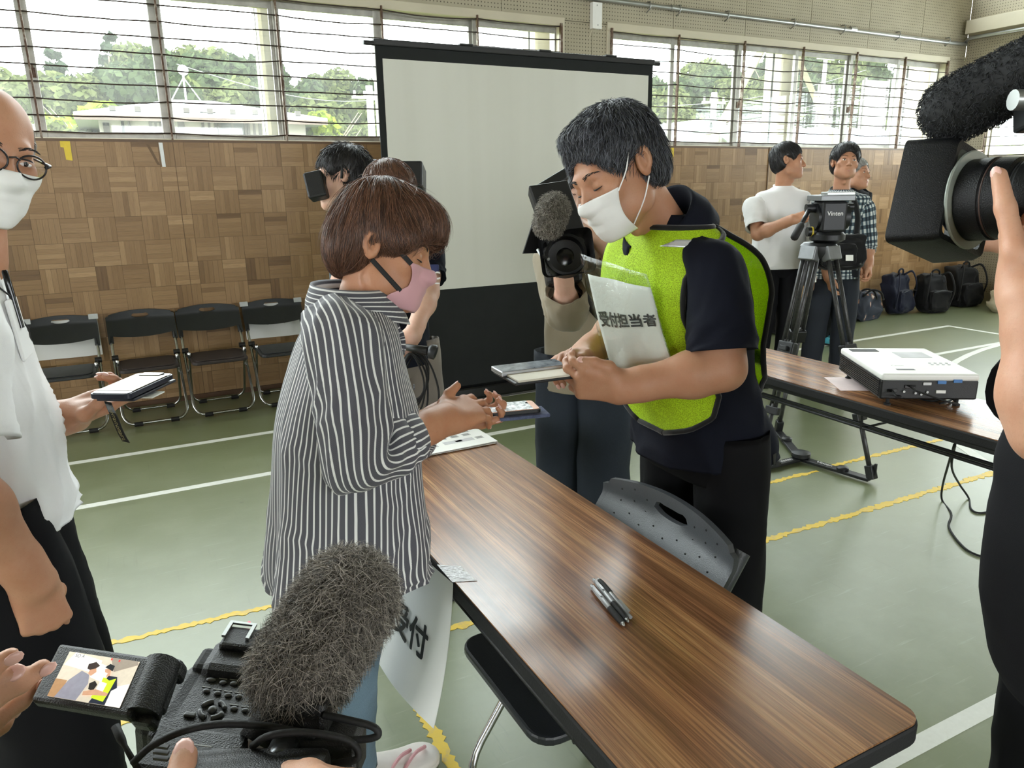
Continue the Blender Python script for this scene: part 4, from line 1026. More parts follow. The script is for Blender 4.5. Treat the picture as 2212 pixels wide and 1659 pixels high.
# ------------------------------------------------------------------ projector on the second table
pr = thing('projector', 'white and black projector with cables on the second brown table', 'projector', (2.47, 1.87, 0.70))
A = at_z(1812, 795, 0.735); B = at_z(1900, 858, 0.735); C = at_z(2027, 815, 0.735)   # bottom corners
exj = unit((B-A)*[1, 1, 0]); eyj = unit((C-B)*[1, 1, 0]); eyj = unit(eyj-exj*np.dot(exj, eyj))
Lx, Ly = np.linalg.norm(B-A), min(0.34, np.dot(C-B, eyj)); zb_, zt_ = 0.728, 0.815
ez = np.array([0, 0, 1.0])
def pj(u, v, z): return np.array([*(A+exj*u+eyj*v)[:2], z])
ctr = pj(Lx/2, Ly/2, 0)
MB().obox(pj(Lx/2, Ly/2, 0.762), exj*Lx/2, eyj*Ly/2, ez*0.034).build('lower_case', BLACKP, pr, bevel=0.006)
MB().obox(pj(Lx/2, Ly/2, 0.806), exj*(Lx/2+0.001), eyj*(Ly/2+0.001), ez*0.0125).build('lid', WHITEP, pr, bevel=0.009, bseg=3)
for k in range(9): MB().obox(pj(Lx/2, -0.0015, 0.738+0.0068*k), exj*(Lx/2-0.012), eyj*0.0022, ez*0.0018).build('vent_slat', BLACKP, pr)
MB().obox(pj(0.05, 0.07, 0.8188), exj*0.022, eyj*0.05, ez*0.0012).build('lens_recess', INK, pr)
MB().obox(pj(Lx*0.30, Ly*0.68, 0.8190), exj*0.045, eyj*0.055, ez*0.0006).build('logo_plate', PRL, pr)
text_obj('lettering', 'Canon', 0.016, pj(Lx*0.72, Ly*0.30, 0.8192), eyj, -exj, GREYPRINT, pr)
MB().obox(pj(Lx*0.85, Ly*0.32, 0.8190), exj*0.008, eyj*0.03, ez*0.0006).build('label_sticker', GREYPRINT, pr)
for k in range(8): MB().cyl(pj(Lx*(0.62+0.05*(k//4)), Ly*(0.70+0.06*(k % 4)), 0.818), pj(Lx*(0.62+0.05*(k//4)), Ly*(0.70+0.06*(k % 4)), 0.8205), 0.005, 10).build('button', PRL, pr)
BLU = simple('blue_socket', lin(70, 120, 180), 0.4)
for v, z, m_, w_ in ((0.62, 0.79, BLU, 0.014), (0.78, 0.795, BLU, 0.014), (0.47, 0.785, STEEL, 0.014), (0.30, 0.775, GLOSSB, 0.018), (0.12, 0.760, GLOSSB, 0.016), (0.62, 0.757, WHITEP, 0.016)):
    MB().obox(pj(Lx+0.001, Ly*v, z), exj*0.003, eyj*w_, ez*0.0055).build('socket', m_, pr, bevel=0.001)
for v, z in ((0.36, 0.752), (0.42, 0.748), (0.48, 0.756), (0.24, 0.757)): MB().cyl(pj(Lx-0.001, Ly*v, z), pj(Lx+0.006, Ly*v, z), 0.0042, 10).build('jack', STEEL, pr)
for u, v in ((0.03, 0.03), (Lx-0.03, 0.04), (Lx-0.03, Ly-0.05), (0.03, Ly-0.05)): MB().lathe([(0.012, 0), (0.012, 0.006), (0.006, 0.008), (0.006, 0.03)], pj(u, v, 0.70), (0, 0, 1), 12).build('foot', BLACKR, pr)
# cables
def cable(label, pts, r=0.0035, n=60, name='cable', m_=None):
    o = MB().tube(catmull(pts, n), r, 8).build(name, m_ or BLACKR, smooth=True); return tag(o, label, 'cable')
cable('black video cable looping from the back of the projector', [pj(Lx+0.004, Ly*0.30, 0.775), pj(Lx+0.05, Ly*0.34, 0.768), pj(Lx+0.07, Ly*0.7, 0.735), at_z(2015, 832, 0.712), at_z(2065, 838, 0.708), at_z(2080, 845, 0.706), at_z(2068, 858, 0.705), at_z(2045, 868, 0.705), at_z(2030, 872, 0.705)], 0.0032)
cable('black power cable looping forward from the projector on the table', [pj(Lx+0.004, Ly*0.12, 0.760), pj(Lx+0.05, Ly*0.12, 0.750), at_z(1960, 850, 0.715), at_z(1990, 862, 0.7045), at_z(2015, 866, 0.7042), at_z(2040, 858, 0.7042), at_z(2060, 846, 0.7042), at_z(2078, 838, 0.7042)], 0.0036)
k0 = at_z(2062, 960, 0.58)
cable('black cord hanging from the projector table and trailing to the right edge', [k0, at_z(2048, 1005, 0.35), at_z(2036, 1050, 0.12), at_z(2035, 1080, 0.006), at_z(2055, 1110, 0.005), at_z(2050, 1140, 0.005), at_z(2085, 1185, 0.005), at_z(2130, 1205, 0.005), at_z(2172, 1214, 0.005), at_z(2290, 1230, 0.005)], 0.0045)
cable('black cord taped to the floor below the projector table', [k0+[0.02, 0.01, 0], at_z(2056, 1010, 0.32), at_z(2072, 1045, 0.10), at_z(2092, 1075, 0.006), at_z(2098, 1100, 0.005), at_z(2120, 1108, 0.005), at_z(2160, 1098, 0.005), at_z(2230, 1080, 0.005), at_z(2330, 1062, 0.005)], 0.0045)
ft = at_z(2155, 1096, 0.0)
tag(MB().obox(ft+[0, 0, 0.0105], (0.05, 0.03, 0), (-0.012, 0.02, 0), (0, 0, 0.0006)).build('floor_tape', WTAPE), 'short white tape holding the cord to the floor', 'tape')
ps = thing('pink_sheet', 'thin pale pink sheet lying under the projector', 'paper', (*at_z(1830, 812, 0.70)[:2], 0.70))
PINK = simple('pink_paper', lin(226, 206, 204), 0.6)
MB().prism([(0, 0), (0.20, 0), (0.20, 0.14), (0, 0.14)], at_z(1780, 815, 0.7005), exj, eyj, (0, 0, 1), 0.0008).build('sheet', PINK, ps)

# ------------------------------------------------------------------ bags by the wall
NAVYF = m_fabric('navy_nylon', lin(24, 28, 46), 0.15, 0.6, 700, 0.2, 0.1); BLKF = m_fabric('black_nylon', lin(17, 17, 19), 0.15, 0.65, 700, 0.2, 0.1)
CREAMF = m_fabric('cream_canvas', lin(205, 194, 168), 0.12, 0.9, 500, 0.3, 0.1)
def pillow_box(name, m_, parent, c, hx, hy, hz_, rot=0, puff=0.25, lean=0.0, nz=0.010, seed=0):
    """soft box: superellipsoid with crumpled surface"""
    bm = bmesh.new(); bmesh.ops.create_icosphere(bm, subdivisions=4, radius=1.0)
    e = 0.42
    for v in bm.verts:
        p = v.co.normalized()
        q = [math.copysign(abs(k)**e, k) for k in p]
        sc = 1/max(1e-6, (abs(q[0])**6+abs(q[1])**6+abs(q[2])**6)**(1/6))
        q = [k*sc for k in q]
        nzv = noise.noise(Vector((q[0]*1.7+seed, q[1]*1.7, q[2]*1.7)))+0.5*noise.noise(Vector((q[0]*4+seed, q[1]*4, q[2]*4)))
        x = q[0]*hx*(1-puff*0.25*(q[2]+1)/2); y = q[1]*hy*(1-puff*0.5*(q[2]+1)/2); z = q[2]*hz_
        x += nzv*nz*q[0]; y += nzv*nz*2*q[1]; z += nzv*nz
        y += lean*(z+hz_)
        ca, sa = math.cos(rot), math.sin(rot)
        v.co = (c[0]+x*ca-y*sa, c[1]+x*sa+y*ca, c[2]+z)
    me = bpy.data.meshes.new(name); bm.to_mesh(me); bm.free(); me.materials.append(m_)
    off = origin(parent)
    for v in me.vertices: v.co -= Vector(off.tolist())
    for p in me.polygons: p.use_smooth = True
    return mesh_obj(name, me, parent)
def backpack(label, px, py, m_, w, h, d, rot, seed):
    p = at_z(px, py); t = thing('backpack', label, 'bag', (p[0], p[1], 0))
    c = np.array([p[0], p[1], h/2])
    pillow_box('main_body', m_, t, c, w/2, d/2, h/2, rot, 0.35, 0.22, 0.02, seed)
    f = np.array([math.sin(rot), -math.cos(rot), 0]); s = np.array([math.cos(rot), math.sin(rot), 0])
    pillow_box('front_pocket', m_, t, c+f*(d*0.42)+[0, 0, -h*0.17], w*0.40, d*0.20, h*0.27, rot, 0.3, 0.1, 0.012, seed+3)
    top_ = c+[0, 0, h*0.47]-f*d*0.12
    MB().tube(catmull([top_-s*0.05, top_-s*0.045+[0, 0, 0.05], top_+[0, 0, 0.07], top_+s*0.045+[0, 0, 0.05], top_+s*0.05], 14), 0.010, 6).build('grab_handle', m_, t, smooth=True)
    for q in (-1, 1):
        a = top_+s*q*w*0.2
        MB().tube(catmull([a, a+s*q*w*0.18+f*d*0.35+[0, 0, 0.03], a+s*q*w*0.33+f*d*0.55+[0, 0, -h*0.35], a+s*q*w*0.28+f*d*0.40+[0, 0, -h*0.8]], 18), 0.014, 6, flat=(f, 0.4)).build('shoulder_strap', m_, t, smooth=True)
    MB().tube(catmull([c+f*d*0.60+s*(-w*0.36)+[0, 0, h*0.08], c+f*d*0.62+[0, 0, h*0.12], c+f*d*0.60+s*w*0.36+[0, 0, h*0.08]], 10), 0.004, 5).build('zip', DARKM, t)
    return t
backpack('navy backpack standing by the parquet wall between the floral tote and black bags', 1940, 676, NAVYF, 0.38, 0.44, 0.18, 0.15, 1)
backpack('black backpack with loose straps by the wall, right of the navy one', 2014, 674, BLKF, 0.33, 0.42, 0.20, -0.25, 2)
backpack('black backpack nearest the corner of the parquet wall', 2080, 660, BLKF, 0.40, 0.46, 0.24, -0.1, 6)
p = at_z(1868, 690); tt = thing('tote_bag', 'dark floral tote bag on the floor left of the navy backpack', 'bag', (p[0], p[1], 0))
def m_floral():
    t = NT('floral_cloth'); ob = t.obj()
    v = t.n('TexVoronoi', {'Vector': ob, 'Scale': 9.0}); n1 = t.noise(ob, 14, 4.0)
    col = t.ramp(t.math('ADD', v.outputs['Distance'], t.math('MULTIPLY', n1, 0.35)), [(0.30, lin(206, 196, 184)), (0.42, lin(150, 110, 90)), (0.5, lin(40, 48, 62)), (0.8, lin(28, 34, 48))])
    return t.done(t.bsdf(col, 0.7))
FLOR = m_floral()
pillow_box('body', FLOR, tt, (p[0], p[1], 0.155), 0.22, 0.10, 0.155, 0.1, 0.9, 0.1, 0.03, 9)
for q in (-0.03, 0.05): MB().tube(catmull([(p[0]-0.11, p[1]+q, 0.26), (p[0]-0.05, p[1]+q-0.05, 0.33), (p[0]+0.03, p[1]+q-0.10, 0.31), (p[0]+0.12, p[1]+q-0.08, 0.22)], 14), 0.011, 6).build('handle', BLKF, tt, smooth=True)
p = at_z(2192, 672); cb = thing('canvas_bag', 'cream canvas bag lying on the floor at the right edge by the grey wall', 'bag', (p[0], p[1], 0))
pillow_box('body', CREAMF, cb, (p[0]+0.02, p[1], 0.14), 0.33, 0.22, 0.14, 0.1, 0.4, 0.0, 0.05, 12)
MB().tube(catmull([(p[0]-0.1, p[1]-0.2, 0.16), (p[0]+0.05, p[1]-0.26, 0.2), (p[0]+0.2, p[1]-0.2, 0.15)], 10), 0.012, 6).build('handle', CREAMF, cb, smooth=True)
p = at_z(1690, 715); gb = thing('black_bag', 'black equipment bag on the floor behind the tripod', 'bag', (p[0], p[1], 0))
pillow_box('body', BLKF, gb, (p[0], p[1], 0.15), 0.26, 0.16, 0.15, 0.0, 0.4, 0.0, 0.03, 15); MB().tube(catmull([(p[0]-0.15, p[1], 0.26), (p[0], p[1]-0.03, 0.42), (p[0]+0.15, p[1], 0.26)], 12), 0.012, 6).build('handle', BLKF, gb, smooth=True)
p = at_z(1617, 705); wp = thing('paper_bag', 'white paper carrier standing on the floor beside the dark trousers', 'bag', (p[0], p[1], 0))
MB().box((p[0]-0.13, p[1]-0.05, 0), (p[0]+0.05, p[1]+0.05, 0.28)).build('body', PAPER, wp, bevel=0.004)
MB().tube([(p[0]-0.09, p[1], 0.28), (p[0]-0.06, p[1], 0.34), (p[0]-0.02, p[1], 0.34), (p[0]+0.01, p[1], 0.28)], 0.003, 5).build('handle', PAPER, wp)

# ------------------------------------------------------------------ broadcast tripod with floor spreader
TB = simple('tripod_black', lin(34, 35, 37), 0.42, 0.3, 0.15, 20); TG = simple('tripod_grey', lin(120, 122, 124), 0.4, 0.5, 0.1, 20); CARB = simple('carbon_tube', lin(62, 62, 62), 0.4, 0.4, 0.3, 90)
tcx, tcy = 3.13, 2.66
tr = thing('camera_tripod', 'black broadcast tripod with fluid head and pan handle in front of the man in white', 'tripod', (tcx, tcy, 0))
feet = [at_z(1880, 1032, 0.03), at_z(1640, 1008, 0.03), at_z(1682, 930, 0.03)]
top_c = np.array([tcx+0.02, tcy, 1.115]); hub = np.array([*((feet[0]+feet[1]+feet[2])/3)[:2], 0.035])
for k, fpos in enumerate(feet):
    a = top_c+unit((fpos-top_c)*[1, 1, 0])*0.075; d = unit(fpos-a); L = np.linalg.norm(fpos-a); s = unit(np.cross(d, unit((fpos-top_c)*[1, 1, 0])))
    lg = MB().tube([a+s*0.028, a+d*L*0.46+s*0.028], 0.012, 10).tube([a-s*0.028, a+d*L*0.46-s*0.028], 0.012, 10).build('leg', CARB, tr, smooth=True)
    MB().obox(a+d*L*0.44, s*0.045, d*0.035, np.cross(s, d)*0.022).build('leg_clamp', TB, lg, bevel=0.006)
    MB().obox(a+d*L*0.44+np.cross(s, d)*0.03, s*0.02, d*0.012, np.cross(s, d)*0.012).build('clamp_lever', TB, lg, bevel=0.003)
    MB().tube([a+d*L*0.40+s*0.017, a+d*L*0.74+s*0.012], 0.010, 10).tube([a+d*L*0.40-s*0.017, a+d*L*0.74-s*0.012], 0.010, 10).build('middle_section', CARB, lg, smooth=True)
    MB().obox(a+d*L*0.73, s*0.036, d*0.02, np.cross(s, d)*0.016).build('leg_clamp', TB, lg, bevel=0.004)
    MB().tube([a+d*L*0.70, fpos+[0, 0, 0.02]], 0.0125, 10).build('lower_section', CARB, lg, smooth=True)
    MB().obox(fpos+[0, 0, 0.03], s*0.02, d*0.035, np.cross(s, d)*0.02).build('foot', TB, lg, bevel=0.004)
    MB().obox(a+d*0.005, s*0.045, d*0.035, np.cross(s, d)*0.025).build('leg_shoulder', TG if k < 2 else TB, lg, bevel=0.005)
    e = unit((fpos-hub)*[1, 1, 0]); sd = np.cross(e, [0, 0, 1.0])
    arm = MB().obox((hub+fpos)/2+[0, 0, -0.012], e*np.linalg.norm((fpos-hub)[:2])/2, sd*0.024, (0, 0, 0.008)).build('spreader_arm', TB, tr, bevel=0.003)
    MB().lathe([(0.03, 0), (0.03, 0.018), (0.022, 0.024)], hub+(fpos-hub)*0.62+[0, 0, -0.01], (0, 0, 1), 16).build('spreader_knob', TB, arm, smooth=True, auto=0.7)
    MB().obox(fpos+e*0.02+[0, 0, 0.045], e*0.006, sd*0.006, (0, 0, 0.035)).build('foot_lever', TB, arm, bevel=0.002)
    if k < 2: text_obj('lettering', 'Vinten' if k == 0 else 'vinten', 0.034, hub+(fpos-hub)*0.36+[0, 0, -0.003], sd if False else (e if k == 0 else -e), np.cross([0, 0, 1.0], e if k == 0 else -e), WHITEINK, arm, 0.0004)
MB().lathe([(0.03, -0.02), (0.05, 0), (0.05, 0.02), (0.02, 0.03)], hub, (0, 0, 1), 16).build('spreader_hub', TB, tr, smooth=True, auto=0.7)
MB().lathe([(0.075, -0.03), (0.09, 0.0), (0.09, 0.03), (0.075, 0.045)], top_c, (0, 0, 1), 24).build('bowl', TB, tr, smooth=True, auto=0.6)
hc_ = top_c+[0.03, -0.02, 0]
cr_ = RW[:, 0]*[1, 1, 0]; cr_ = unit(cr_); cf_ = np.cross([0, 0, 1.0], cr_)   # across and away, seen from the hall's middle
MB().lathe([(0.05, 0.04), (0.085, 0.06), (0.085, 0.085), (0.07, 0.10)], hc_, (0, 0, 1), 20).build('pan_base', TB, tr, smooth=True, auto=0.6)
hd = MB().obox(hc_+[0, 0, 0.175], cr_*0.062, cf_*0.07, (0, 0, 0.075)).build('fluid_head', TB, tr, bevel=0.012)
MB().cyl(hc_+[0, 0, 0.17]-cr_*0.075, hc_+[0, 0, 0.17]+cr_*0.085, 0.062, 24).build('drag_drum', TB, hd, smooth=True, auto=0.6)
text_obj('lettering', 'Vinten', 0.03, hc_+[0, 0, 0.19]-cf_*0.0712, cr_, (0, 0, 1), WHITEINK, hd, 0.0005)
MB().obox(hc_+[0, 0, 0.265], cr_*0.085, cf_*0.09, (0, 0, 0.014)).build('camera_plate', TG, hd, bevel=0.004)
MB().obox(hc_+[0.02, 0, 0.285]+cr_*0.02, cr_*0.07, cf_*0.04, (0, 0, 0.008)).build('sliding_plate', STEEL, hd, bevel=0.003)
YK = simple('yellow_mark', lin(214, 190, 60), 0.5)
kn = MB().cyl(hc_+[0, 0, 0.10]-cr_*0.06, hc_+[0, 0, 0.10]-cr_*0.105, 0.024, 16).build('drag_knob', TB, hd, smooth=True, auto=0.6)
MB().cyl(hc_+[0, 0, 0.10]-cr_*0.078, hc_+[0, 0, 0.10]-cr_*0.086, 0.0248, 16).build('ring', YK, kn, smooth=True, auto=0.6)
MB().cyl(hc_+[0, 0, 0.22]+cr_*0.08, hc_+[0, 0, 0.22]+cr_*0.115, 0.018, 14).build('drag_knob', TB, hd, smooth=True, auto=0.6)
h0 = hc_+[0, 0, 0.215]-cr_*0.10; h1 = P(1715, 515, 3.55)
MB().cyl(hc_+[0, 0, 0.215]-cr_*0.06, h0-cr_*0.02, 0.022, 14).build('handle_rosette', TB, hd, smooth=True, auto=0.6)
hn = MB().tube([h0, h0+(h1-h0)*0.62], 0.011, 10).build('pan_handle', TB, tr, smooth=True)
MB().tube([h0+(h1-h0)*0.55, h0+(h1-h0)*0.6, h1-(h1-h0)*0.03, h1], [0.014, 0.0185, 0.0185, 0.012], 12).build('handle_grip', BLACKR, hn, smooth=True)
# ------------------------------------------------------------------ body modelling tools
class SDF:
    """blended solids sampled on a grid and skinned as one continuous surface"""
    def __init__(s): s.pr = []
    def ell(s, c, r, k=0.012, R=None, sub=False):
        c = np.array(c, float); r = np.array(r, float); R = np.eye(3) if R is None else np.array(R, float)
        def f(p):
            q = (p-c)@R.T; k0 = np.linalg.norm(q/r, axis=-1); k1 = np.linalg.norm(q/(r*r), axis=-1)+1e-9
            return k0*(k0-1.0)/k1
        m = float(r.max()); s.pr.append((f, c-m, c+m, k, sub)); return s
    def cap(s, a, b, ra, rb=None, k=0.010, sub=False):
        a = np.array(a, float); b = np.array(b, float); rb = ra if rb is None else rb; ba = b-a; bb = float(ba@ba)+1e-12
        def f(p):
            pa = p-a; h = np.clip((pa@ba)/bb, 0, 1); return np.linalg.norm(pa-h[..., None]*ba, axis=-1)-(ra+(rb-ra)*h)
        m = max(ra, rb); s.pr.append((f, np.minimum(a, b)-m, np.maximum(a, b)+m, k, sub)); return s
    def half(s, o, n, k=0.01):
        """cut away everything on the n side of the plane through o"""
        o = np.array(o, float); n = unit(n)
        def f(p): return -((p-o)@n)
        s.pr.append((f, np.full(3, -1e3), np.full(3, 1e3), k, True)); return s
    @staticmethod
    def _mix(D, d, k, sub):
        if sub: d = -d; h = np.clip(0.5-0.5*(d-D)/k, 0, 1); h = np.clip(0.5+0.5*(d-D)/k, 0, 1); return D*(1-h)+d*h+k*h*(1-h)
        h = np.clip(0.5+0.5*(d-D)/k, 0, 1); return d*(1-h)+D*h-k*h*(1-h)
    def __call__(s, p):
        D = np.full(p.shape[:-1], 1.0)
        for f, lo, hi, k, sub in s.pr: D = s._mix(D, f(p), k, sub)
        return D
    def grad(s, p, e=0.002):
        g = np.stack([s(p+np.eye(3)[i]*e)-s(p-np.eye(3)[i]*e) for i in range(3)], -1)
        return g/(np.linalg.norm(g, axis=-1, keepdims=True)+1e-9)
    def mesh(s, vox):
        ad = [q for q in s.pr if not q[4]]
        lo = np.min([q[1] for q in ad], 0)-3*vox; hi = np.max([q[2] for q in ad], 0)+3*vox
        n = np.ceil((hi-lo)/vox).astype(int)+1
        ax = [lo[i]+vox*np.arange(n[i]) for i in range(3)]
        D = np.full(tuple(n), 0.25)
        for f, a, b, k, sub in s.pr:
            mrg = k+2.5*vox
            i0 = np.clip(np.floor((a-mrg-lo)/vox).astype(int), 0, n-1); i1 = np.clip(np.ceil((b+mrg-lo)/vox).astype(int)+1, 1, n)
            sl = tuple(slice(i0[j], i1[j]) for j in range(3))
            g = np.stack(np.meshgrid(*[ax[j][sl[j]] for j in range(3)], indexing='ij'), -1)
            D[sl] = s._mix(D[sl], f(g), k, sub)
        return surface_nets(D, lo, vox)
def surface_nets(D, lo, vox):
    ins = D < 0
    nx, ny, nz = D.shape
    c = [(i, j, k) for i in (0, 1) for j in (0, 1) for k in (0, 1)]
    cnt = sum(ins[i:nx-1+i, j:ny-1+j, k:nz-1+k].astype(np.int8) for i, j, k in c)
    act = (cnt > 0) & (cnt < 8)
    idx = np.full(act.shape, -1, int); ids = np.argwhere(act); idx[act] = np.arange(len(ids))
    acc = np.zeros((len(ids), 3)); num = np.zeros(len(ids))
    for a in range(8):
        for b in range(a+1, 8):
            ca, cb = np.array(c[a]), np.array(c[b])
            if np.abs(ca-cb).sum() != 1: continue
            da = D[tuple((ids+ca).T)]; db = D[tuple((ids+cb).T)]
            m = (da < 0) != (db < 0)
            t = np.where(m, da/(da-db+1e-12), 0)[:, None]
            acc += np.where(m[:, None], ca+t*(cb-ca), 0); num += m
    V = lo+vox*(ids+acc/np.maximum(num, 1)[:, None])
    F = []
    for ax in range(3):
        o1, o2 = [(1, 2), (2, 0), (0, 1)][ax]
        s0 = [slice(1, -1)]*3; s0[ax] = slice(0, -1); s1 = list(s0); s1[ax] = slice(1, None)
        A = ins[tuple(s0)]; B = ins[tuple(s1)]
        if A.shape != B.shape: continue
        e = np.argwhere(A != B); 
        if len(e) == 0: continue
        fl = A[tuple(e.T)]
        e = e+1; e[:, ax] -= 1
        def cell(d1, d2):
            q = e.copy(); q[:, o1] -= d1; q[:, o2] -= d2; return idx[tuple(q.T)]
        q = np.stack([cell(1, 1), cell(0, 1), cell(0, 0), cell(1, 0)], 1)
        q[~fl] = q[~fl][:, ::-1]
        F.append(q)
    F = np.concatenate(F); F = F[(F >= 0).all(1)]
    return V, F
def smooth_mesh(V, F, it=1, lam=0.5):
    for _ in range(it):
        S = np.zeros_like(V); N = np.zeros(len(V))
        for a, b in ((0, 1), (1, 2), (2, 3), (3, 0)):
            np.add.at(S, F[:, a], V[F[:, b]]); np.add.at(S, F[:, b], V[F[:, a]]); np.add.at(N, F[:, a], 1); np.add.at(N, F[:, b], 1)
        V = V+lam*(S/np.maximum(N, 1)[:, None]-V)
    return V
class Body:
    """collects skinned pieces of one figure into one mesh"""
    def __init__(s): s.V = []; s.F = []; s.M = []; s.n = 0
    def add(s, V, F, mi=0):
        s.V.append(np.asarray(V, float)); s.F += [tuple(int(i)+s.n for i in f) for f in F]; s.M += [mi]*len(F); s.n += len(V); return s
    def mb(s, mb, mi=0): return s.add(np.array(mb.v), mb.f, mi)
    def build(s, name, mats, parent):
        me = bpy.data.meshes.new(name); V = np.concatenate(s.V)-origin(parent)
        me.from_pydata(V.tolist(), [], s.F)
        for m in mats: me.materials.append(m)
        me.polygons.foreach_set('material_index', s.M); me.polygons.foreach_set('use_smooth', [True]*len(s.F)); me.update()
        return mesh_obj(name, me, parent)
def frame_from(fwd, up):
    """rows: right, forward, up of a head or hand"""
    f = unit(fwd); u = np.array(up, float); u = unit(u-f*(u@f)); return np.array([np.cross(f, u), f, u])

# ---- heads
def head_sdf(neck_local, female=False, eyes='open', nose=1.0, jaw=1.0, old=False):
    s = SDF()
    s.ell((0, -0.014, 0.034), (0.076, 0.096, 0.086), 0.02)
    s.ell((0, 0.030, -0.030), (0.060, 0.062, 0.082), 0.03)
    s.ell((0, 0.036, -0.080), (0.049*jaw, 0.050, 0.038), 0.03)
    s.ell((0, 0.072, -0.104), (0.022*jaw, 0.018, 0.018), 0.022)
    for q in (-1, 1):
        s.ell((q*0.043, 0.058, -0.022), (0.022, 0.022, 0.022), 0.02)
        s.ell((q*0.054*jaw, 0.006, -0.068), (0.015, 0.028, 0.030), 0.028)
    s.cap((-0.030, 0.079, 0.018), (0.030, 0.079, 0.018), 0.012, None, 0.016)
    for q in (-1, 1): s.ell((q*0.031, 0.096, -0.004), (0.017, 0.012, 0.010), 0.012, None, True)
    s.cap((0, 0.088, 0.006), (0, 0.108*nose, -0.034), 0.0075, 0.0105, 0.010)
    s.ell((0, 0.106*nose, -0.038), (0.011, 0.010, 0.009), 0.006)
    for q in (-1, 1): s.ell((q*0.0125, 0.098, -0.040), (0.008, 0.010, 0.007), 0.006)
    for q in (-1, 1): s.ell((q*0.031, 0.0765, -0.003), (0.0155, 0.0125, 0.0105), 0.004)     # lids over the eyeballs
    s.cap((-0.019, 0.0855, -0.067), (0.019, 0.0855, -0.067), 0.0062, None, 0.006); s.ell((0, 0.091, -0.066), (0.012, 0.006, 0.005), 0.006)
    s.cap((-0.015, 0.0845, -0.077), (0.015, 0.0845, -0.077), 0.0066, None, 0.005)
    s.cap((-0.022, 0.096, -0.0718), (0.022, 0.096, -0.0718), 0.0022, None, 0.003, True)
    for q in (-1, 1):
        R = frame_from((q*0.25, 0.97, 0), (0, -0.22, 1))
        s.ell((q*0.079, -0.012, -0.005), (0.0095, 0.020, 0.030), 0.006, R)
        s.ell((q*0.086, -0.019, 0.004), (0.0085, 0.017, 0.025), 0.005, R)
        s.ell((q*0.091, -0.008, -0.001), (0.008, 0.011, 0.018), 0.004, R, True)
        s.cap((q*0.074, -0.004, -0.010), (q*0.082, -0.002, -0.012), 0.005, 0.004, 0.004)
    nb = np.array(neck_local, float); rn = 0.046 if female else 0.053
    s.cap((0, -0.032, -0.045), nb, rn*0.96, rn*1.08, 0.020)
    if not female: s.ell(np.array((0, 0.028, -0.105))*0.6+nb*0.4+[0, 0.02, 0], (0.012, 0.012, 0.016), 0.02)
    return s
def put_head(body, o, fr, sc, neck_world, female=False, vox=0.0042, **kw):
    """adds a skinned head and neck; returns local->world"""
    A = np.array(fr)*1.0
    def w(p): return np.array(o)+sc*(np.asarray(p, float)@A)
    nl = (A@(np.array(neck_world)-np.array(o)))/sc
    s = head_sdf(nl, female, **kw); V, F = s.mesh(vox); V = smooth_mesh(V, F, 1, 0.4)
    body.add(w(V), F); return w, s
def eye_parts(body, w, mode='open', gaze=0.0, lash=2, white=3, iris=4):
    """eyes set into the head: material slots for lash, white and iris"""
    for q in (-1, 1):
        c = np.array((q*0.031, 0.0885, -0.003))
        if mode == 'open':
            mb = MB().ball((q*0.031, 0.0815, -0.0035), 0.0128, 0.0082, 0.0052, 12); body.add(w(np.array(mb.v)), mb.f, white)
            mb = MB().ball((q*0.031+gaze*0.006, 0.0872, -0.0028), 0.0050, 0.0030, 0.0048, 10); body.add(w(np.array(mb.v)), mb.f, iris)
            zt = 0.0022
        else: zt = -0.0075
        pts = [(q*0.031+0.0155*t, 0.0905-0.008*abs(t)**2.2-(0.002 if mode == 'open' else 0.0015), zt+(0.0030 if mode == 'open' else -0.0022)*(1-t*t)) for t in np.linspace(-1, 1, 9)]
        mb = MB().tube(pts, [0.0005, 0.0011, 0.0014, 0.0016, 0.0016, 0.0016, 0.0014, 0.0011, 0.0005], 6); body.add(w(np.array(mb.v)), mb.f, lash)
def brow_parts(body, w, thick=1.0, slot=2, tilt=0.0, n=90):
    """eyebrows made of short overlapping hairs"""
    r = random.Random(4)
    for q in (-1, 1):
        for k in range(n):
            t = r.random(); hgt = 0.0035*thick*(1-0.75*t)
            p = np.array((q*(0.012+0.040*t), 0.0935-0.0155*t*t, 0.0185+0.006*math.sin(t*2.6)+tilt*t+r.uniform(-1, 1)*hgt))
            d = np.array((q*0.9, -0.12, 0.45-0.75*t))*r.uniform(0.005, 0.009)
            mb = MB().tube([p, p+d*0.5+[0, 0.0012, 0], p+d], [0.0005, 0.0004, 0.0001], 3, cap=False); body.add(w(np.array(mb.v)), mb.f, slot)
def lip_parts(body, w, slot=1):
    for z, r, L in ((-0.0672, 0.0050, 0.020), (-0.0772, 0.0058, 0.017)):
        mb = MB().tube([(t*L, 0.0905-0.012*t*t, z-0.0012*abs(t)) for t in np.linspace(-1, 1, 9)], [0.0008, r*0.6, r*0.85, r, r, r, r*0.85, r*0.6, 0.0008], 8, flat=((0, 1, 0), 0.6)); body.add(w(np.array(mb.v)), mb.f, slot)

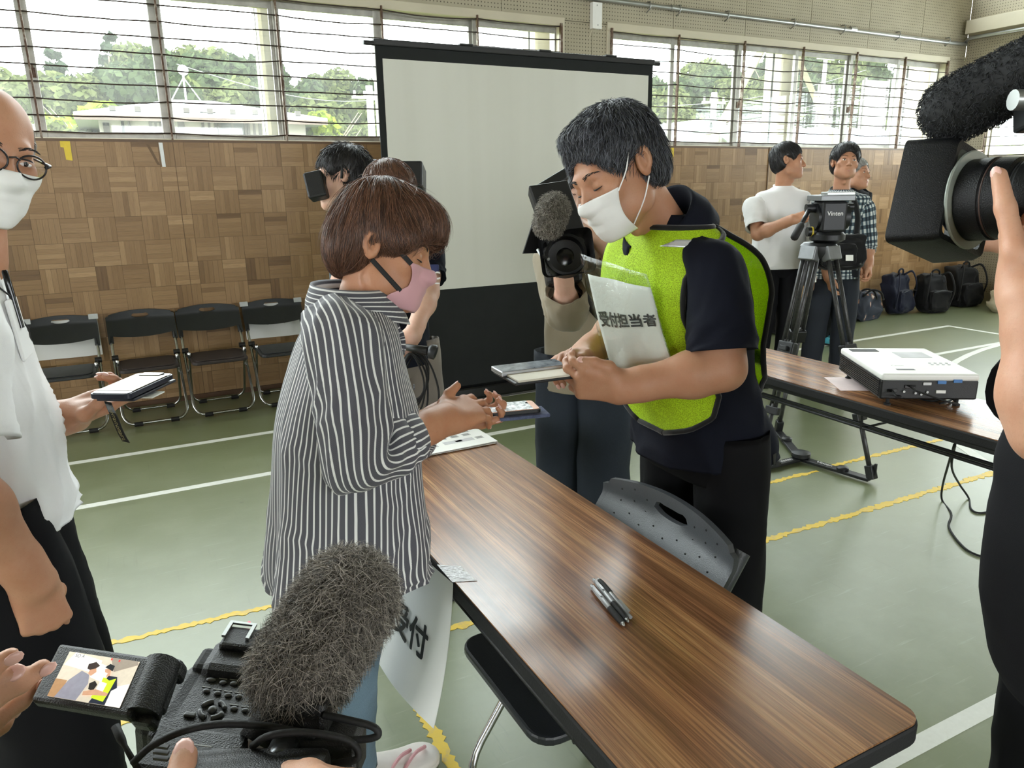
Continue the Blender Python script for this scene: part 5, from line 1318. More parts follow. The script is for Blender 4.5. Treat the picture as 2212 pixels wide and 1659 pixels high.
# ---- hair: a combed mass plus strands that follow its surface
def hair_strands(sdf, roots, flow, steps, seg, r0, w, lift=0.0, jit=0.25, out=0.0, seed=1, end_out=0.0, tol=0.0015):
    """flow(p) gives the combing direction (local); strands slide along the hair surface"""
    r = np.random.default_rng(seed); p = np.array(roots, float); N = len(p)
    bias = r.normal(size=(N, 3))*jit; hgt = r.uniform(0, 1, N)*lift+tol
    P_ = []; 
    L = seg*r.uniform(0.7, 1.25, N)[:, None]
    for k in range(steps):
        g = sdf.grad(p); d = sdf(p); tgt = hgt*(0.4+0.6*k/steps)
        p = p-g*(d-tgt)[:, None]*0.9
        P_.append(p.copy())
        v = flow(p)+bias; v = v-g*((v*g).sum(1)[:, None])*(1-out); v += g*(out+end_out*k/steps); v /= np.linalg.norm(v, axis=1)[:, None]+1e-9
        p = p+v*L
    P_ = np.stack(P_, 1)
    T = np.gradient(P_, axis=1); T /= np.linalg.norm(T, axis=2, keepdims=True)+1e-9
    ref = r.normal(size=(N, 1, 3)); A = np.cross(T, ref); A /= np.linalg.norm(A, axis=2, keepdims=True)+1e-9; B = np.cross(T, A)
    rad = (r0*(1-0.85*np.linspace(0, 1, steps)**1.5))[None, :, None]
    vs = np.stack([P_+rad*(A*math.cos(a)+B*math.sin(a)) for a in (0, 2.094, 4.189)], 2)   # N,steps,3,3
    V = vs.reshape(-1, 3)
    base = (np.arange(N)*steps*3)[:, None, None]; st = (np.arange(steps-1)*3)[None, :, None]; kk = np.arange(3)[None, None, :]
    a = base+st+kk; b = base+st+(kk+1) % 3
    F = np.stack([a, b, b+3, a+3], -1).reshape(-1, 4)
    tone = np.repeat(r.uniform(0, 1, N), (steps-1)*3)
    return w(V), F, tone
def hair_obj(name, parent, material, pieces):
    V = np.concatenate([p[0] for p in pieces]); off = 0; F = []; T = []
    for v, f, t in pieces: F.append(np.asarray(f)+off); off += len(v); T.append(t)
    F = np.concatenate(F); me = bpy.data.meshes.new(name)
    me.from_pydata((V-origin(parent)).tolist(), [], F.tolist()); me.materials.append(material)
    at = me.attributes.new('tone', 'FLOAT', 'FACE'); at.data.foreach_set('value', np.concatenate(T).astype(np.float32))
    me.polygons.foreach_set('use_smooth', [True]*len(F))
    return mesh_obj(name, me, parent)
def short_hair_sdf(fringe=0.062, nape=-0.062, vol=0.010, side=0.0, part=0.0, brow_w=0.085):
    h = SDF()
    h.ell((0, -0.020, 0.040+vol*0.3), (0.080+vol, 0.098+vol, 0.084+vol*1.3), 0.02)
    h.ell((0, -0.052, -0.018), (0.070+vol*0.5, 0.060+vol*0.4, 0.062), 0.03)
    h.ell((0, 0.115, fringe-0.128), (brow_w, 0.088, 0.118), 0.012, None, True)         # open face
    h.ell((0, 0.108, -0.030), (0.12, 0.072, 0.088), 0.012, None, True)
    for q in (-1, 1): h.ell((q*0.098, 0.010, -0.030), (0.042, 0.042, 0.054), 0.012, None, True)      # around the ears
    h.half((0, 0, nape), (0, 0.25, -1), 0.012)
    return h
def mass(h, w, vox=0.006, clump=0.0):
    V, F = h.mesh(vox); V = smooth_mesh(V, F, 1)
    if clump:
        g = h.grad(V); q = np.array([noise.noise(Vector((v[0]*70, v[1]*70, v[2]*16)))+0.5*noise.noise(Vector((v[0]*150, v[1]*150, v[2]*30))) for v in V]); V = V+g*(clump*q)[:, None]
    return (w(V), F, np.full(len(F), 0.35))
def roots_on(h, vox, n, seed, cond=None, jitter=0.5):
    V, F = h.mesh(vox); r = np.random.default_rng(seed)
    if cond is not None: V = V[cond(V)]
    return V[r.integers(0, len(V), n)]+r.normal(size=(n, 3))*vox*jitter

# ---- arms and hands
FING = ((0.033, 0.088, 0.070), (0.011, 0.093, 0.078), (-0.011, 0.089, 0.072), (-0.031, 0.079, 0.056))
def hand_sdf(s, body, wrist, fdir, back, th, curls, thumb, sc=1.0, spread=(0.10, 0.02, -0.06, -0.15), nail_slot=1, nails=True, fat=1.0, tworld=None):
    """th=+1 when the thumb lies towards cross(fdir, back). curls: (mcp,pip,dip) per finger. thumb: 3 points in hand units"""
    y = unit(fdir); z = np.array(back, float); z = unit(z-y*(z@y)); x = np.cross(y, z)*th
    wr = np.array(wrist, float)
    def W(p): return wr+sc*(x*p[0]+y*p[1]+z*p[2])
    for i, (fx, fy, fl) in enumerate(FING):
        s.cap(W((fx*0.55, 0.004, -0.002)), W((fx, fy, 0.0)), 0.0165*sc, 0.0118*sc*fat, 0.016)
    s.ell(W((0.018, 0.034, -0.012)), np.array((0.018, 0.034, 0.015))*sc, 0.016, np.array([x, y, z]))
    s.ell(W((-0.024, 0.036, -0.010)), np.array((0.013, 0.034, 0.013))*sc, 0.014, np.array([x, y, z]))
    tips = []
    for i, (fx, fy, fl) in enumerate(FING):
        a = W((fx, fy, 0)); ang = spread[i]; d0 = y*math.cos(ang)+x*math.sin(ang)
        r = (0.0098, 0.0100, 0.0095, 0.0084)[i]*sc*fat; tot = 0.0
        for j, (fr, c) in enumerate(zip((0.47, 0.30, 0.23), curls[i])):
            tot += c; d = d0*math.cos(tot)-z*math.sin(tot); b = a+d*fl*fr*sc
            s.cap(a, b, r*(1-0.10*j), r*(1-0.10*(j+1)), 0.0045)
            if j == 2 and nails:
                up = d0*math.sin(tot)+z*math.cos(tot)
                mb = MB().ball(b+d*r*0.15+up*r*0.62, r*0.58, r*0.78, r*0.20, 10, np.array([np.cross(d, up), d, up])); body.mb(mb, nail_slot)
            a = b
        tips.append(a)
    t = [W(p) for p in thumb] if tworld is None else [np.array(p, float) for p in tworld]; r = 0.0115*sc*fat
    s.cap(W((0.016, 0.016, -0.006)), t[0], 0.0175*sc, 0.0145*sc, 0.014); s.cap(t[0], t[1], r*1.12, r, 0.008); s.cap(t[1], t[2], r*1.02, r*0.80, 0.005)
    if nails:
        d = unit(t[2]-t[1]); up = unit(np.cross(d, np.cross(x*0.75+z*0.6, d)))
        mb = MB().ball(t[2]+d*r*0.05+up*r*0.56, r*0.62, r*0.82, r*0.20, 10, np.array([np.cross(d, up), d, up])); body.mb(mb, nail_slot)
    return W, tips
RELAX = ((0.35, 0.45, 0.30), (0.40, 0.50, 0.32), (0.45, 0.55, 0.35), (0.50, 0.55, 0.35)); FIST = ((1.2, 1.5, 0.8),)*4
TH_REST = ((0.042, 0.045, -0.018), (0.050, 0.075, -0.026), (0.046, 0.103, -0.034))
def forearm(s, elbow, wrist, r0=0.044, r1=0.030, upper=None, r2=0.05):
    e, wv = np.array(elbow, float), np.array(wrist, float); m = e+(wv-e)*0.28
    s.cap(e, m, r0*0.95, r0, 0.02); s.cap(m, wv, r0, r1, 0.025); s.cap(e+(wv-e)*0.8, wv, r1*1.08, r1*0.98, 0.02)
    if upper is not None: s.cap(np.array(upper, float), e, r2, r0*0.95, 0.02)
def limb(body, elbow, wrist, fdir, back, th, curls, thumb, sc=1.0, r=(0.044, 0.029), upper=None, vox=0.0036, spread=(0.10, 0.02, -0.06, -0.15), nails=True, fat=1.0, r2=0.05, tworld=None):
    s = SDF(); forearm(s, elbow, wrist, r[0], r[1], upper, r2)
    out = hand_sdf(s, body, wrist, fdir, back, th, curls, thumb, sc, spread, 1, nails, fat, tworld)
    V, F = s.mesh(vox); body.add(smooth_mesh(V, F, 1, 0.35), F); return out

# ---- cloth
def fnoise(x, y, z=0.0): return noise.noise(Vector((float(x), float(y), float(z))))
class Loft:
    """cloth tube through rings (centre, half-width vector, half-depth vector, squareness)"""
    def __init__(s, rings, rows=60, cols=72, fold=None, uvw=None):
        R = [np.concatenate([np.array(r[0], float), np.array(r[1], float), np.array(r[2], float), [r[3] if len(r) > 3 else 2.2]]) for r in rings]
        s.K = catmull(R, rows); s.rows, s.cols, s.fold = rows, cols, fold
        L = [0.0]
        for i in range(1, rows): L.append(L[-1]+np.linalg.norm(s.K[i][:3]-s.K[i-1][:3]))
        s.L = L; per = [PI*(np.linalg.norm(k[3:6])+np.linalg.norm(k[6:9])) for k in s.K]
        s.circ = uvw or float(np.percentile(per, 75))
    def pt(s, a, t, off=0.0):
        """a in turns (0..1), t in 0..1 along the length"""
        q = t*(s.rows-1); i = min(int(q), s.rows-2); u = q-i; k = s.K[i]*(1-u)+s.K[i+1]*u
        th = 2*PI*a; c, sn = math.cos(th), math.sin(th); e = 2.0/max(1.2, k[9])
        U, V = k[3:6], k[6:9]
        w = U*math.copysign(abs(c)**e, c)+V*math.copysign(abs(sn)**e, sn)
        n = U/(U@U+1e-9)*c+V/(V@V+1e-9)*sn; n = n/(np.linalg.norm(n)+1e-9)
        d = off+(s.fold(a, t) if s.fold else 0.0)
        return k[:3]+w+n*d
    def build(s, name, material, parent, t0=0.0, t1=1.0, off=0.0, lip=0.012, cap0=False, cap1=False, tt=None):
        ts = list(np.linspace(t0, t1, s.rows)); vs = []; m = s.cols+1
        for t in ts:
            for k in range(m): vs.append(s.pt(k/s.cols, t, off))
        uv = []; fs = []
        def U(i, k): return (k/s.cols*s.circ, s.L[-1]*ts[min(max(i, 0), len(ts)-1)])
        for i in range(s.rows-1):
            for k in range(s.cols):
                fs.append((i*m+k, i*m+k+1, (i+1)*m+k+1, (i+1)*m+k)); uv.append([U(i, k), U(i, k+1), U(i+1, k+1), U(i+1, k)])
        mb = MB()
        # turned-in edges give the cloth thickness at its openings
        for end, on in ((0, not cap0), (s.rows-1, not cap1)):
            ring = [vs[end*m+k] for k in range(m)]; c = np.mean(ring, 0); inn = vs[(end+(2 if end == 0 else -2))*m:(end+(2 if end == 0 else -2))*m+m]
            b = len(vs)
            if on:
                for k in range(m): vs.append(inn[k]+(c-ring[k])*min(0.25, lip/(np.linalg.norm(ring[k]-c)+1e-6)))
            else:
                for k in range(m): vs.append(c)
            for k in range(s.cols):
                f = (end*m+k, end*m+k+1, b+k+1, b+k); fs.append(f if end else f[::-1]); q = [U(end, k), U(end, k+1), U(end, k+1), U(end, k)]; uv.append(q if end else q[::-1])
        mb.add(vs, fs, uv)
        return mb.build(name, material, parent, smooth=True)
def patch(name, material, parent, L, fa, fb, t0, t1, off, n=26, rows=40, thick=0.0015, fold=None, uv=True):
    """sheet lying on a loft between angle limits fa(t)..fb(t)"""
    vs = []; fs = []; uvs = []
    for i in range(rows+1):
        t = t0+(t1-t0)*i/rows
        for k in range(n+1):
            a = fa(t)+(fb(t)-fa(t))*k/n; vs.append(L.pt(a, t, off+(fold(a, t) if fold else 0)))
    m = n+1; N = len(vs)
    for i in range(rows):
        for k in range(n):
            fs.append((i*m+k, i*m+k+1, (i+1)*m+k+1, (i+1)*m+k))
            uvs.append([(vs_[0], vs_[1]) for vs_ in [(k/n*0.4, i/rows*0.6), ((k+1)/n*0.4, i/rows*0.6), ((k+1)/n*0.4, (i+1)/rows*0.6), (k/n*0.4, (i+1)/rows*0.6)]])
    o = MB().add(vs, fs, uvs).build(name, material, parent, smooth=True)
    if thick:
        md = o.modifiers.new('thick', 'SOLIDIFY'); md.thickness = thick; md.offset = 1
    return o, vs, m
def tube_rings(pts, rad, n=None, flat=None):
    """rings for a sleeve or trouser leg along joints; rad list of (r_side, r_depth) or r"""
    pts = [np.array(p, float) for p in pts]; out = []; ref = None
    for i, p in enumerate(pts):
        t = unit(pts[min(i+1, len(pts)-1)]-pts[max(i-1, 0)])
        if ref is None:
            ref = np.cross(t, [0, 1.0, 0]) if flat is None else np.array(flat, float)
        ref = unit(ref-t*(ref@t)); b = np.cross(t, ref); r = rad[i]; r = (r, r) if np.isscalar(r) else r
        out.append((p, ref*r[0], b*r[1], 2.0))
    return out
def wr(seed, amp=0.006, ka=5.0, kt=6.0, mix=0.5, grow=None):
    """wrinkle field: drapes and creases"""
    def f(a, t):
        ca, sa = math.cos(2*PI*a), math.sin(2*PI*a)
        n1 = fnoise(ca*ka*0.4+seed, sa*ka*0.4, t*kt*0.35); n2 = fnoise(ca*ka+seed*2, sa*ka+t*2.0, t*kt)
        r = 1-abs(fnoise(ca*ka*0.8+seed*3, sa*ka*0.8+t*kt*0.6, t*kt*0.4))*2.2
        g = grow(a, t) if grow else 1.0
        return amp*g*(n1*1.0+n2*0.5*mix+max(0, r)*0.7*mix-0.3*mix)
    return f
def shoe(name, material, parent, ankle, d, L=0.25, solem=None):
    """low shoe: toe towards d"""
    a = np.array(ankle, float); d = unit(np.array(d)*[1, 1, 0]); s = np.cross(d, [0, 0, 1.0]); h = a*[1, 1, 0]-d*0.06
    rings = []
    for t, w, z0, zh in ((0.0, 0.026, 0.010, 0.05), (0.06, 0.036, 0.006, 0.075), (0.22, 0.038, 0.004, 0.085), (0.40, 0.040, 0.004, 0.070), (0.62, 0.046, 0.004, 0.050), (0.82, 0.046, 0.004, 0.042), (0.94, 0.034, 0.006, 0.034), (1.0, 0.014, 0.012, 0.024)):
        rings.append((h+d*L*t+[0, 0, (z0+zh)/2], s*w, np.array([0, 0, (zh-z0)/2]), 2.6))
    o = Loft(rings, 26, 24).build(name, material, parent, cap0=True, cap1=True)
    if solem is not None:
        rr = [(c*[1, 1, 0]+[0, 0, 0.010], u*1.05, np.array([0, 0, 0.010]), 3.5) for c, u, v, p in rings]
        Loft(rr, 20, 20).build('sole', solem, o if False else parent, cap0=True, cap1=True)
    return o
SKIN_A = m_skin('skin_fair', lin(200, 156, 130)); SKIN_B = m_skin('skin_tan', lin(178, 130, 100)); SKIN_C = m_skin('skin_light', lin(222, 184, 164)); SKIN_D = m_skin('skin_medium', lin(182, 136, 108))
NAIL = simple('fingernail', lin(224, 178, 166), 0.3, 0, 0.05, 30); LIP = simple('lips', lin(176, 112, 104), 0.45, 0, 0.08, 30)
HAIRB = m_hair('black_hair', lin(16, 15, 16), lin(44, 42, 44)); HAIRS = m_hair('black_hair_with_grey', lin(18, 18, 21), lin(104, 107, 116)); HAIRBR = m_hair('brown_hair', lin(56, 36, 28), lin(132, 92, 70)); HAIRG = m_hair('grey_hair', lin(120, 118, 116), lin(190, 188, 184))
LASH = simple('dark_lash', lin(26, 22, 22), 0.6); EYEW = simple('eye_white', lin(226, 222, 218), 0.25, 0, 0.03); IRIS = simple('dark_iris', lin(28, 20, 16), 0.12)
BODYM = lambda skin: [skin, NAIL, LASH, EYEW, IRIS, LIP]
def m_stripes():
    t = NT('striped_shirt_cloth'); uv = t.n('SeparateXYZ', {'Vector': t.n('UVMap').outputs[0]})
    n0 = t.noise(t.n('UVMap').outputs[0], 7.0, 3.0)
    f = t.math('FRACT', t.math('DIVIDE', uv.outputs[0], 0.0128))
    d = t.math('ABSOLUTE', t.math('SUBTRACT', f, 0.5))
    m = t.ramp(d, [(0.11, (1, 1, 1)), (0.15, (0, 0, 0))])
    tw = t.math('FRACT', t.math('MULTIPLY', t.math('ADD', uv.outputs[0], uv.outputs[1]), 520.0))
    base = t.ramp(tw, [(0.2, lin(62, 62, 69)), (0.8, lin(90, 90, 98))])
    col = t.mix(m, base, lin(222, 222, 220))
    return t.done(t.bsdf(col, 0.85, 0.0, t.bump(tw, 0.12, 0.0006), **{'Sheen Weight': 0.2}))
def m_plaid():
    t = NT('plaid_shirt_cloth'); uv = t.n('SeparateXYZ', {'Vector': t.n('UVMap').outputs[0]})
    def band(c, per):
        f = t.math('FRACT', t.math('DIVIDE', c, per)); return t.ramp(f, [(0.48, (0, 0, 0)), (0.52, (1, 1, 1))])
    a = band(uv.outputs[0], 0.028); b = band(uv.outputs[1], 0.028)
    s = t.math('MULTIPLY', t.math('ADD', a, b), 0.5)
    col = t.ramp(s, [(0.1, lin(26, 34, 44)), (0.5, lin(74, 92, 102)), (0.95, lin(206, 212, 210))])
    return t.done(t.bsdf(col, 0.85))
def m_vest():
    t = NT('lime_mesh_cloth'); uv = t.n('UVMap').outputs[0]
    v = t.n('TexVoronoi', {'Vector': uv, 'Scale': 260.0}, feature='DISTANCE_TO_EDGE')
    hole = t.ramp(v.outputs['Distance'], [(0.05, (0, 0, 0)), (0.22, (1, 1, 1))])
    col = t.mix(hole, lin(212, 244, 46), lin(176, 214, 32))
    d = t.bsdf(col, 0.7, 0.0, t.bump(v.outputs['Distance'], 0.3, 0.001)); tr = t.n('BsdfTranslucent', {'Color': (*lin(212, 244, 46), 1)})
    mx = t.n('MixShader', {0: 0.35, 1: d.outputs[0], 2: tr.outputs[0]})
    tp_ = t.n('BsdfTransparent')
    return t.done(t.n('MixShader', {0: t.math('MULTIPLY', hole, 0.30), 1: mx.outputs[0], 2: tp_.outputs[0]}))
def m_denim(name, c):
    t = NT(name); ob = t.obj(); n1 = t.noise(ob, 5, 4.0); w = t.noise(t.map(ob, (1, 1, 0.3)), 700, 2.0)
    f = t.math('ADD', t.math('MULTIPLY', n1, 0.6), t.math('MULTIPLY', w, 0.4))
    col = t.ramp(f, [(0.3, tuple(k*0.7 for k in c)), (0.7, tuple(min(1, k*1.3) for k in c))])
    return t.done(t.bsdf(col, 0.9, 0.0, t.bump(w, 0.25, 0.001)))
STRIPE = m_stripes(); PLAID = m_plaid(); VEST = m_vest()
WTEE = m_fabric('white_cotton', lin(232, 232, 232), 0.03, 0.9, 900, 0.15, 0.2); NAVY = m_fabric('navy_pique', lin(17, 20, 32), 0.15, 0.85, 800, 0.3, 0.0)
BLKT = m_fabric('black_trouser', lin(13, 13, 16), 0.15, 0.8, 700, 0.15, 0.0); BLKS = m_fabric('black_shirt', lin(19, 19, 22), 0.15, 0.85, 700, 0.15, 0.0)
KHAKI = m_fabric('khaki_blouse', lin(146, 136, 116), 0.1, 0.8, 700, 0.2, 0.2); GREYT = m_fabric('warm_grey_trouser', lin(128, 120, 112), 0.1, 0.85, 700, 0.2, 0.1); TEALS = m_fabric('teal_shirt', lin(52, 74, 82), 0.12, 0.85, 700, 0.2, 0.1)
DENIM_D = m_denim('dark_denim', lin(34, 42, 52)); DENIM_L = m_denim('light_denim', lin(104, 126, 142)); DENIM_B = m_denim('blue_black_denim', lin(26, 31, 40))
MASKW = m_fabric('white_mask_cloth', lin(236, 236, 234), 0.02, 0.8, 1200, 0.1, 0.1); MASKP = m_fabric('pink_mask_cloth', lin(206, 160, 166), 0.04, 0.75, 1200, 0.1, 0.2)
PIPE = m_fabric('black_binding', lin(24, 24, 26), 0.1, 0.7); REFL = simple('silver_reflective_tape', lin(206, 208, 212), 0.28, 0.35, 0.06, 30, 0.3, 90)
SHOEW = simple('white_shoe_leather', lin(228, 222, 216), 0.45, 0, 0.05, 20, 0.2, 200); SHOEP = simple('pink_trim', lin(210, 156, 160), 0.5); SHOEK = simple('black_shoe', lin(26, 26, 28), 0.45, 0, 0.1, 20); SOCKG = m_fabric('grey_sock', lin(96, 98, 104), 0.2, 0.95, 500, 0.4, 0.2); TEALP = simple('teal_slipper', lin(60, 150, 166), 0.5)
CLEARS = None
def m_sleeve():
    t = NT('clear_plastic_sleeve'); ob = t.obj()
    lw = t.n('LayerWeight', {'Blend': 0.4}); n1 = t.noise(ob, 26, 4.0, 0.6, 1.2)
    gl = t.n('BsdfGlossy', {'Roughness': 0.08, 'Normal': t.bump(n1, 0.5, 0.01)}); tr = t.n('BsdfTransparent', {'Color': (0.96, 0.98, 0.97, 1)})
    f = t.math('MULTIPLY_ADD', t.math('POWER', lw.outputs['Facing'], 2.5), 0.35, 0.06)
    return t.done(t.n('MixShader', {0: f, 1: tr.outputs[0], 2: gl.outputs[0]}))
CLEARS = m_sleeve()
# ------------------------------------------------------------------ shared clothing pieces
CR, CU, CF = RW[:, 0], -RW[:, 1], RW[:, 2]      # picture right, up and away as world directions
UPZ = np.array([0, 0, 1.0])
def ring_y(y, xl, xr, Y, b, p=2.3, ux=(1, 0, 0), dz=0.0):
    """horizontal ring of a torso standing in the plane Y, from its measured left and right outline"""
    A, B = at_y(xl, y, Y), at_y(xr, y, Y); c = (A+B)/2; am = abs(B[0]-A[0])/2
    vd = unit((c-CAMP)*[1, 1, 0]); rt = (vd[0]/vd[1])**2
    a = math.sqrt(max((am*0.35)**2, am*am-rt*b*b)); u = unit(ux); v = np.cross(UPZ, u)
    return (c+[0, 0, dz], u*a, v*b, p)
def face_mask(name, material, parent, hs, w, phi, z0, z1, pleats=0.0, off=0.004, nu=36, nv=28, bulge=0.0):
    """mask laid over the lower face: follows the head's own surface"""
    T = np.linspace(0, 1, nv+1); U = np.linspace(-1, 1, nu+1)
    G = np.array([[(u*phi(t), z0+(z1-z0)*t) for u in U] for t in T])
    d = np.stack([np.sin(G[..., 0]), np.cos(G[..., 0]), np.zeros_like(G[..., 0])], -1)
    base = np.stack([np.zeros_like(G[..., 0]), np.full_like(G[..., 0], 0.01), G[..., 1]], -1)
    r = np.full(G.shape[:2], 0.17)
    for _ in range(40):
        dist = hs(base+d*r[..., None]); r = np.maximum(0.02, r-np.clip(dist-off, -0.02, 0.03)*0.8)
    for _ in range(6):   # taut cloth bridges hollows
        q = r.copy(); q[1:-1] = np.maximum(q[1:-1], (r[:-2]+r[2:])/2); q[:, 1:-1] = np.maximum(q[:, 1:-1], (q[:, :-2]+q[:, 2:])/2); r = 0.5*(q+r)
    pl = pleats*np.abs(np.mod(T*4.0, 1.0)-0.15)[:, None]*(1-np.abs(U)[None, :]**3)
    r = r+pl+bulge*np.sin(PI*T)[:, None]*(1-U[None, :]**2)
    V = w((base+d*r[..., None]).reshape(-1, 3)); m = nu+1
    F = [(i*m+k, i*m+k+1, (i+1)*m+k+1, (i+1)*m+k) for i in range(nv) for k in range(nu)]
    o = MB().add(V, F).build(name, material, parent, smooth=True)
    md = o.modifiers.new('thick', 'SOLIDIFY'); md.thickness = 0.0012; md.offset = 1
    return o, V.reshape(nv+1, nu+1, 3)
def collar(name, material, parent, nb, axis, fwd, r, h_back, h_front, flare=0.022, fall=0.045, open_a=0.10, fold=None):
    """shirt collar: stands round the neck and folds over, open at the front"""
    ax = unit(axis); f = unit(np.array(fwd)-ax*np.dot(fwd, ax)); s = np.cross(ax, f); n = 48
    vs = []; rows = []
    for k in range(n+1):
        a = open_a+(1-2*open_a)*k/n; th = 2*PI*a; cf_ = math.cos(th); sf = math.sin(th)
        hh = h_back+(h_front-h_back)*(0.5+0.5*cf_)
        dirv = f*cf_+s*sf
        fl = fall*(1+0.55*max(0, cf_)**2)
        prof = [(r*1.04, -0.03), (r*1.0, hh*0.6), (r*1.01, hh), (r*1.06, hh+0.004), (r*1.12, hh-0.004), (r+flare*0.75, hh-fl*0.5), (r+flare, hh-fl)]
        rows.append([np.array(nb)+dirv*q+ax*z for q, z in prof])
    m = len(rows[0]); vs = [p for rw in rows for p in rw]
    fs = [(i*m+j, (i+1)*m+j, (i+1)*m+j+1, i*m+j+1) for i in range(n) for j in range(m-1)]
    cu_ = [0.0]
    for j in range(1, m): cu_.append(cu_[-1]+np.linalg.norm(rows[0][j]-rows[0][j-1])*1.1)
    uv = [[(cu_[j], i*0.01), (cu_[j], (i+1)*0.01), (cu_[j+1], (i+1)*0.01), (cu_[j+1], i*0.01)] for i in range(n) for j in range(m-1)]
    o = MB().add(vs, fs, uv).build(name, material, parent, smooth=True)
    md = o.modifiers.new('thick', 'SOLIDIFY'); md.thickness = 0.0022; md.offset = 0
    return o
def core(body, nb, pel, shL, shR, hips, knees, ankles, r=1.0, vox=0.016):
    """trunk and legs under the clothes"""
    s = SDF(); nb, pel = np.array(nb, float), np.array(pel, float)
    ch = nb+(pel-nb)*0.35
    s.cap(np.array(shL)*0.6+nb*0.4-[0, 0, 0.04], np.array(shR)*0.6+nb*0.4-[0, 0, 0.04], 0.034*r, None, 0.03); s.cap(nb-[0, 0, 0.02], ch, 0.040*r, 0.060*r, 0.03); s.cap(ch, pel, 0.068*r, 0.070*r, 0.03)
    for h, k, a in zip(hips, knees, ankles):
        h, k, a = (np.array(q, float) for q in (h, k, a)); s.cap(h-[0, 0, 0.03], k, 0.046*r, 0.036*r, 0.02); s.cap(k, a, 0.036*r, 0.028*r, 0.02)
    V, F = s.mesh(vox); body.add(smooth_mesh(V, F, 1), F)
def trouser_leg(material, parent, hip, knee, ankle, r=(0.095, 0.075, 0.062), seed=1, amp=0.006, name='trouser_leg', end=0.03, start=0.06):
    h, k, a = (np.array(q, float) for q in (hip, knee, ankle))
    pts = [h+(h-k)*start/np.linalg.norm(h-k), h+(k-h)*0.3, h+(k-h)*0.7, k, k+(a-k)*0.35, k+(a-k)*0.7, a+(a-k)/np.linalg.norm(a-k)*end]
    rr = [r[0], r[0]*0.98, (r[0]+r[1])/2, r[1], (r[1]*0.5+r[2]*0.5), r[2], r[2]*1.02]
    g = lambda a_, t: 0.6+0.9*abs(t-0.5)
    return Loft(tube_rings(pts, rr), 44, 32, wr(seed, amp, 3.0, 8.0, 1.0, g)).build(name, material, parent)
def seat_of(material, parent, hipL, hipR, waist, r=0.16, seed=3, name='trouser_seat', drop=0.07):
    """trousers between waist and thighs"""
    c = (np.array(hipL)+np.array(hipR))/2; s = unit(np.array(hipL)-np.array(hipR)); w = np.linalg.norm(np.array(hipL)-np.array(hipR))/2; f = np.cross(UPZ, s)
    wc = np.array(waist, float)
    rg = [(wc, s*(w+0.02), f*r*0.55, 2.3), (wc*0.5+c*0.5, s*(w+0.045), f*r*0.66, 2.4), (c-[0, 0, 0.02], s*(w+0.060), f*r*0.66, 2.6), (c-[0, 0, drop], s*(w+0.06), f*r*0.56, 2.8)]
    return Loft(rg, 20, 40, wr(seed, 0.004, 3, 4)).build(name, material, parent, cap0=True, cap1=True)
def sleeve(material, parent, pts, rad, seed=1, amp=0.006, name='sleeve', rows=40, cols=40, flat=None, ka=3.0, kt=7.0):
    return Loft(tube_rings(pts, rad, flat=flat), rows, cols, wr(seed, amp, ka, kt, 1.0)).build(name, material, parent)
def strap_tube(name, material, parent, pts, r, n=24, flat=None): return MB().tube(catmull(pts, n), r, 6, flat=flat).build(name, material, parent, smooth=True)

# ------------------------------------------------------------------ woman in the striped shirt
YW = 1.34
wo = thing('person', 'woman with short brown hair, pink mask and striped shirt tapping a phone at the table', 'person', (0.33, YW, 0))
B = Body()
fw = unit(CR*0.974-CU*0.225-CF*0.03); hf = frame_from(fw, CR*0.225+CU*0.974)
o = at_y(833, 543, YW); nb = at_y(770, 672, YW)
wW, hsW = put_head(B, o, hf, 0.835, nb, True, 0.004, nose=0.98)
eye_parts(B, wW, 'closed'); brow_parts(B, wW, 0.8)
core(B, nb, at_y(745, 1080, YW), at_y(748, 760, YW-0.11), at_y(760, 760, YW+0.11), [at_y(735, 1120, YW-0.09), at_y(745, 1120, YW+0.09)], [(0.300, YW+0.04, 0.46), (0.27, YW+0.20, 0.46)], [(0.335, 1.53, 0.09), (0.23, 1.60, 0.09)], 0.92)
# right arm, hand tapping
eR, wRt = at_y(776, 992, YW-0.17), at_y(962, 905, YW-0.075)
fd = at_y(1048, 872, YW-0.03)-wRt
limb(B, eR, wRt, fd, (0.05, -0.42, 0.90), -1, ((0.22, 0.42, 0.30), (0.20, 0.50, 0.35), (0.28, 0.55, 0.40), (0.40, 0.60, 0.40)), ((0.044, 0.040, -0.004), (0.056, 0.062, 0.008), (0.058, 0.085, 0.022)), 0.92, (0.041, 0.027), at_y(752, 840, YW-0.145), 0.0033, (0.12, 0.03, -0.05, -0.12))
# left arm, hand under the phone
eL, wL = at_y(850, 960, YW+0.16), at_y(968, 890, YW+0.055)
limb(B, eL, wL, at_y(1055, 893, YW+0.03)-wL, (0.0, 0.45, -0.9), -1, ((0.45, 1.05, 0.8), (0.5, 1.1, 0.8), (0.55, 1.1, 0.8), (0.6, 1.1, 0.8)), ((0.050, 0.040, -0.012), (0.060, 0.072, -0.02), (0.054, 0.104, -0.03)), 0.90, (0.038, 0.026), None, 0.0036, (0.06, 0.0, -0.04, -0.08))
B.build('body', BODYM(SKIN_B), wo)
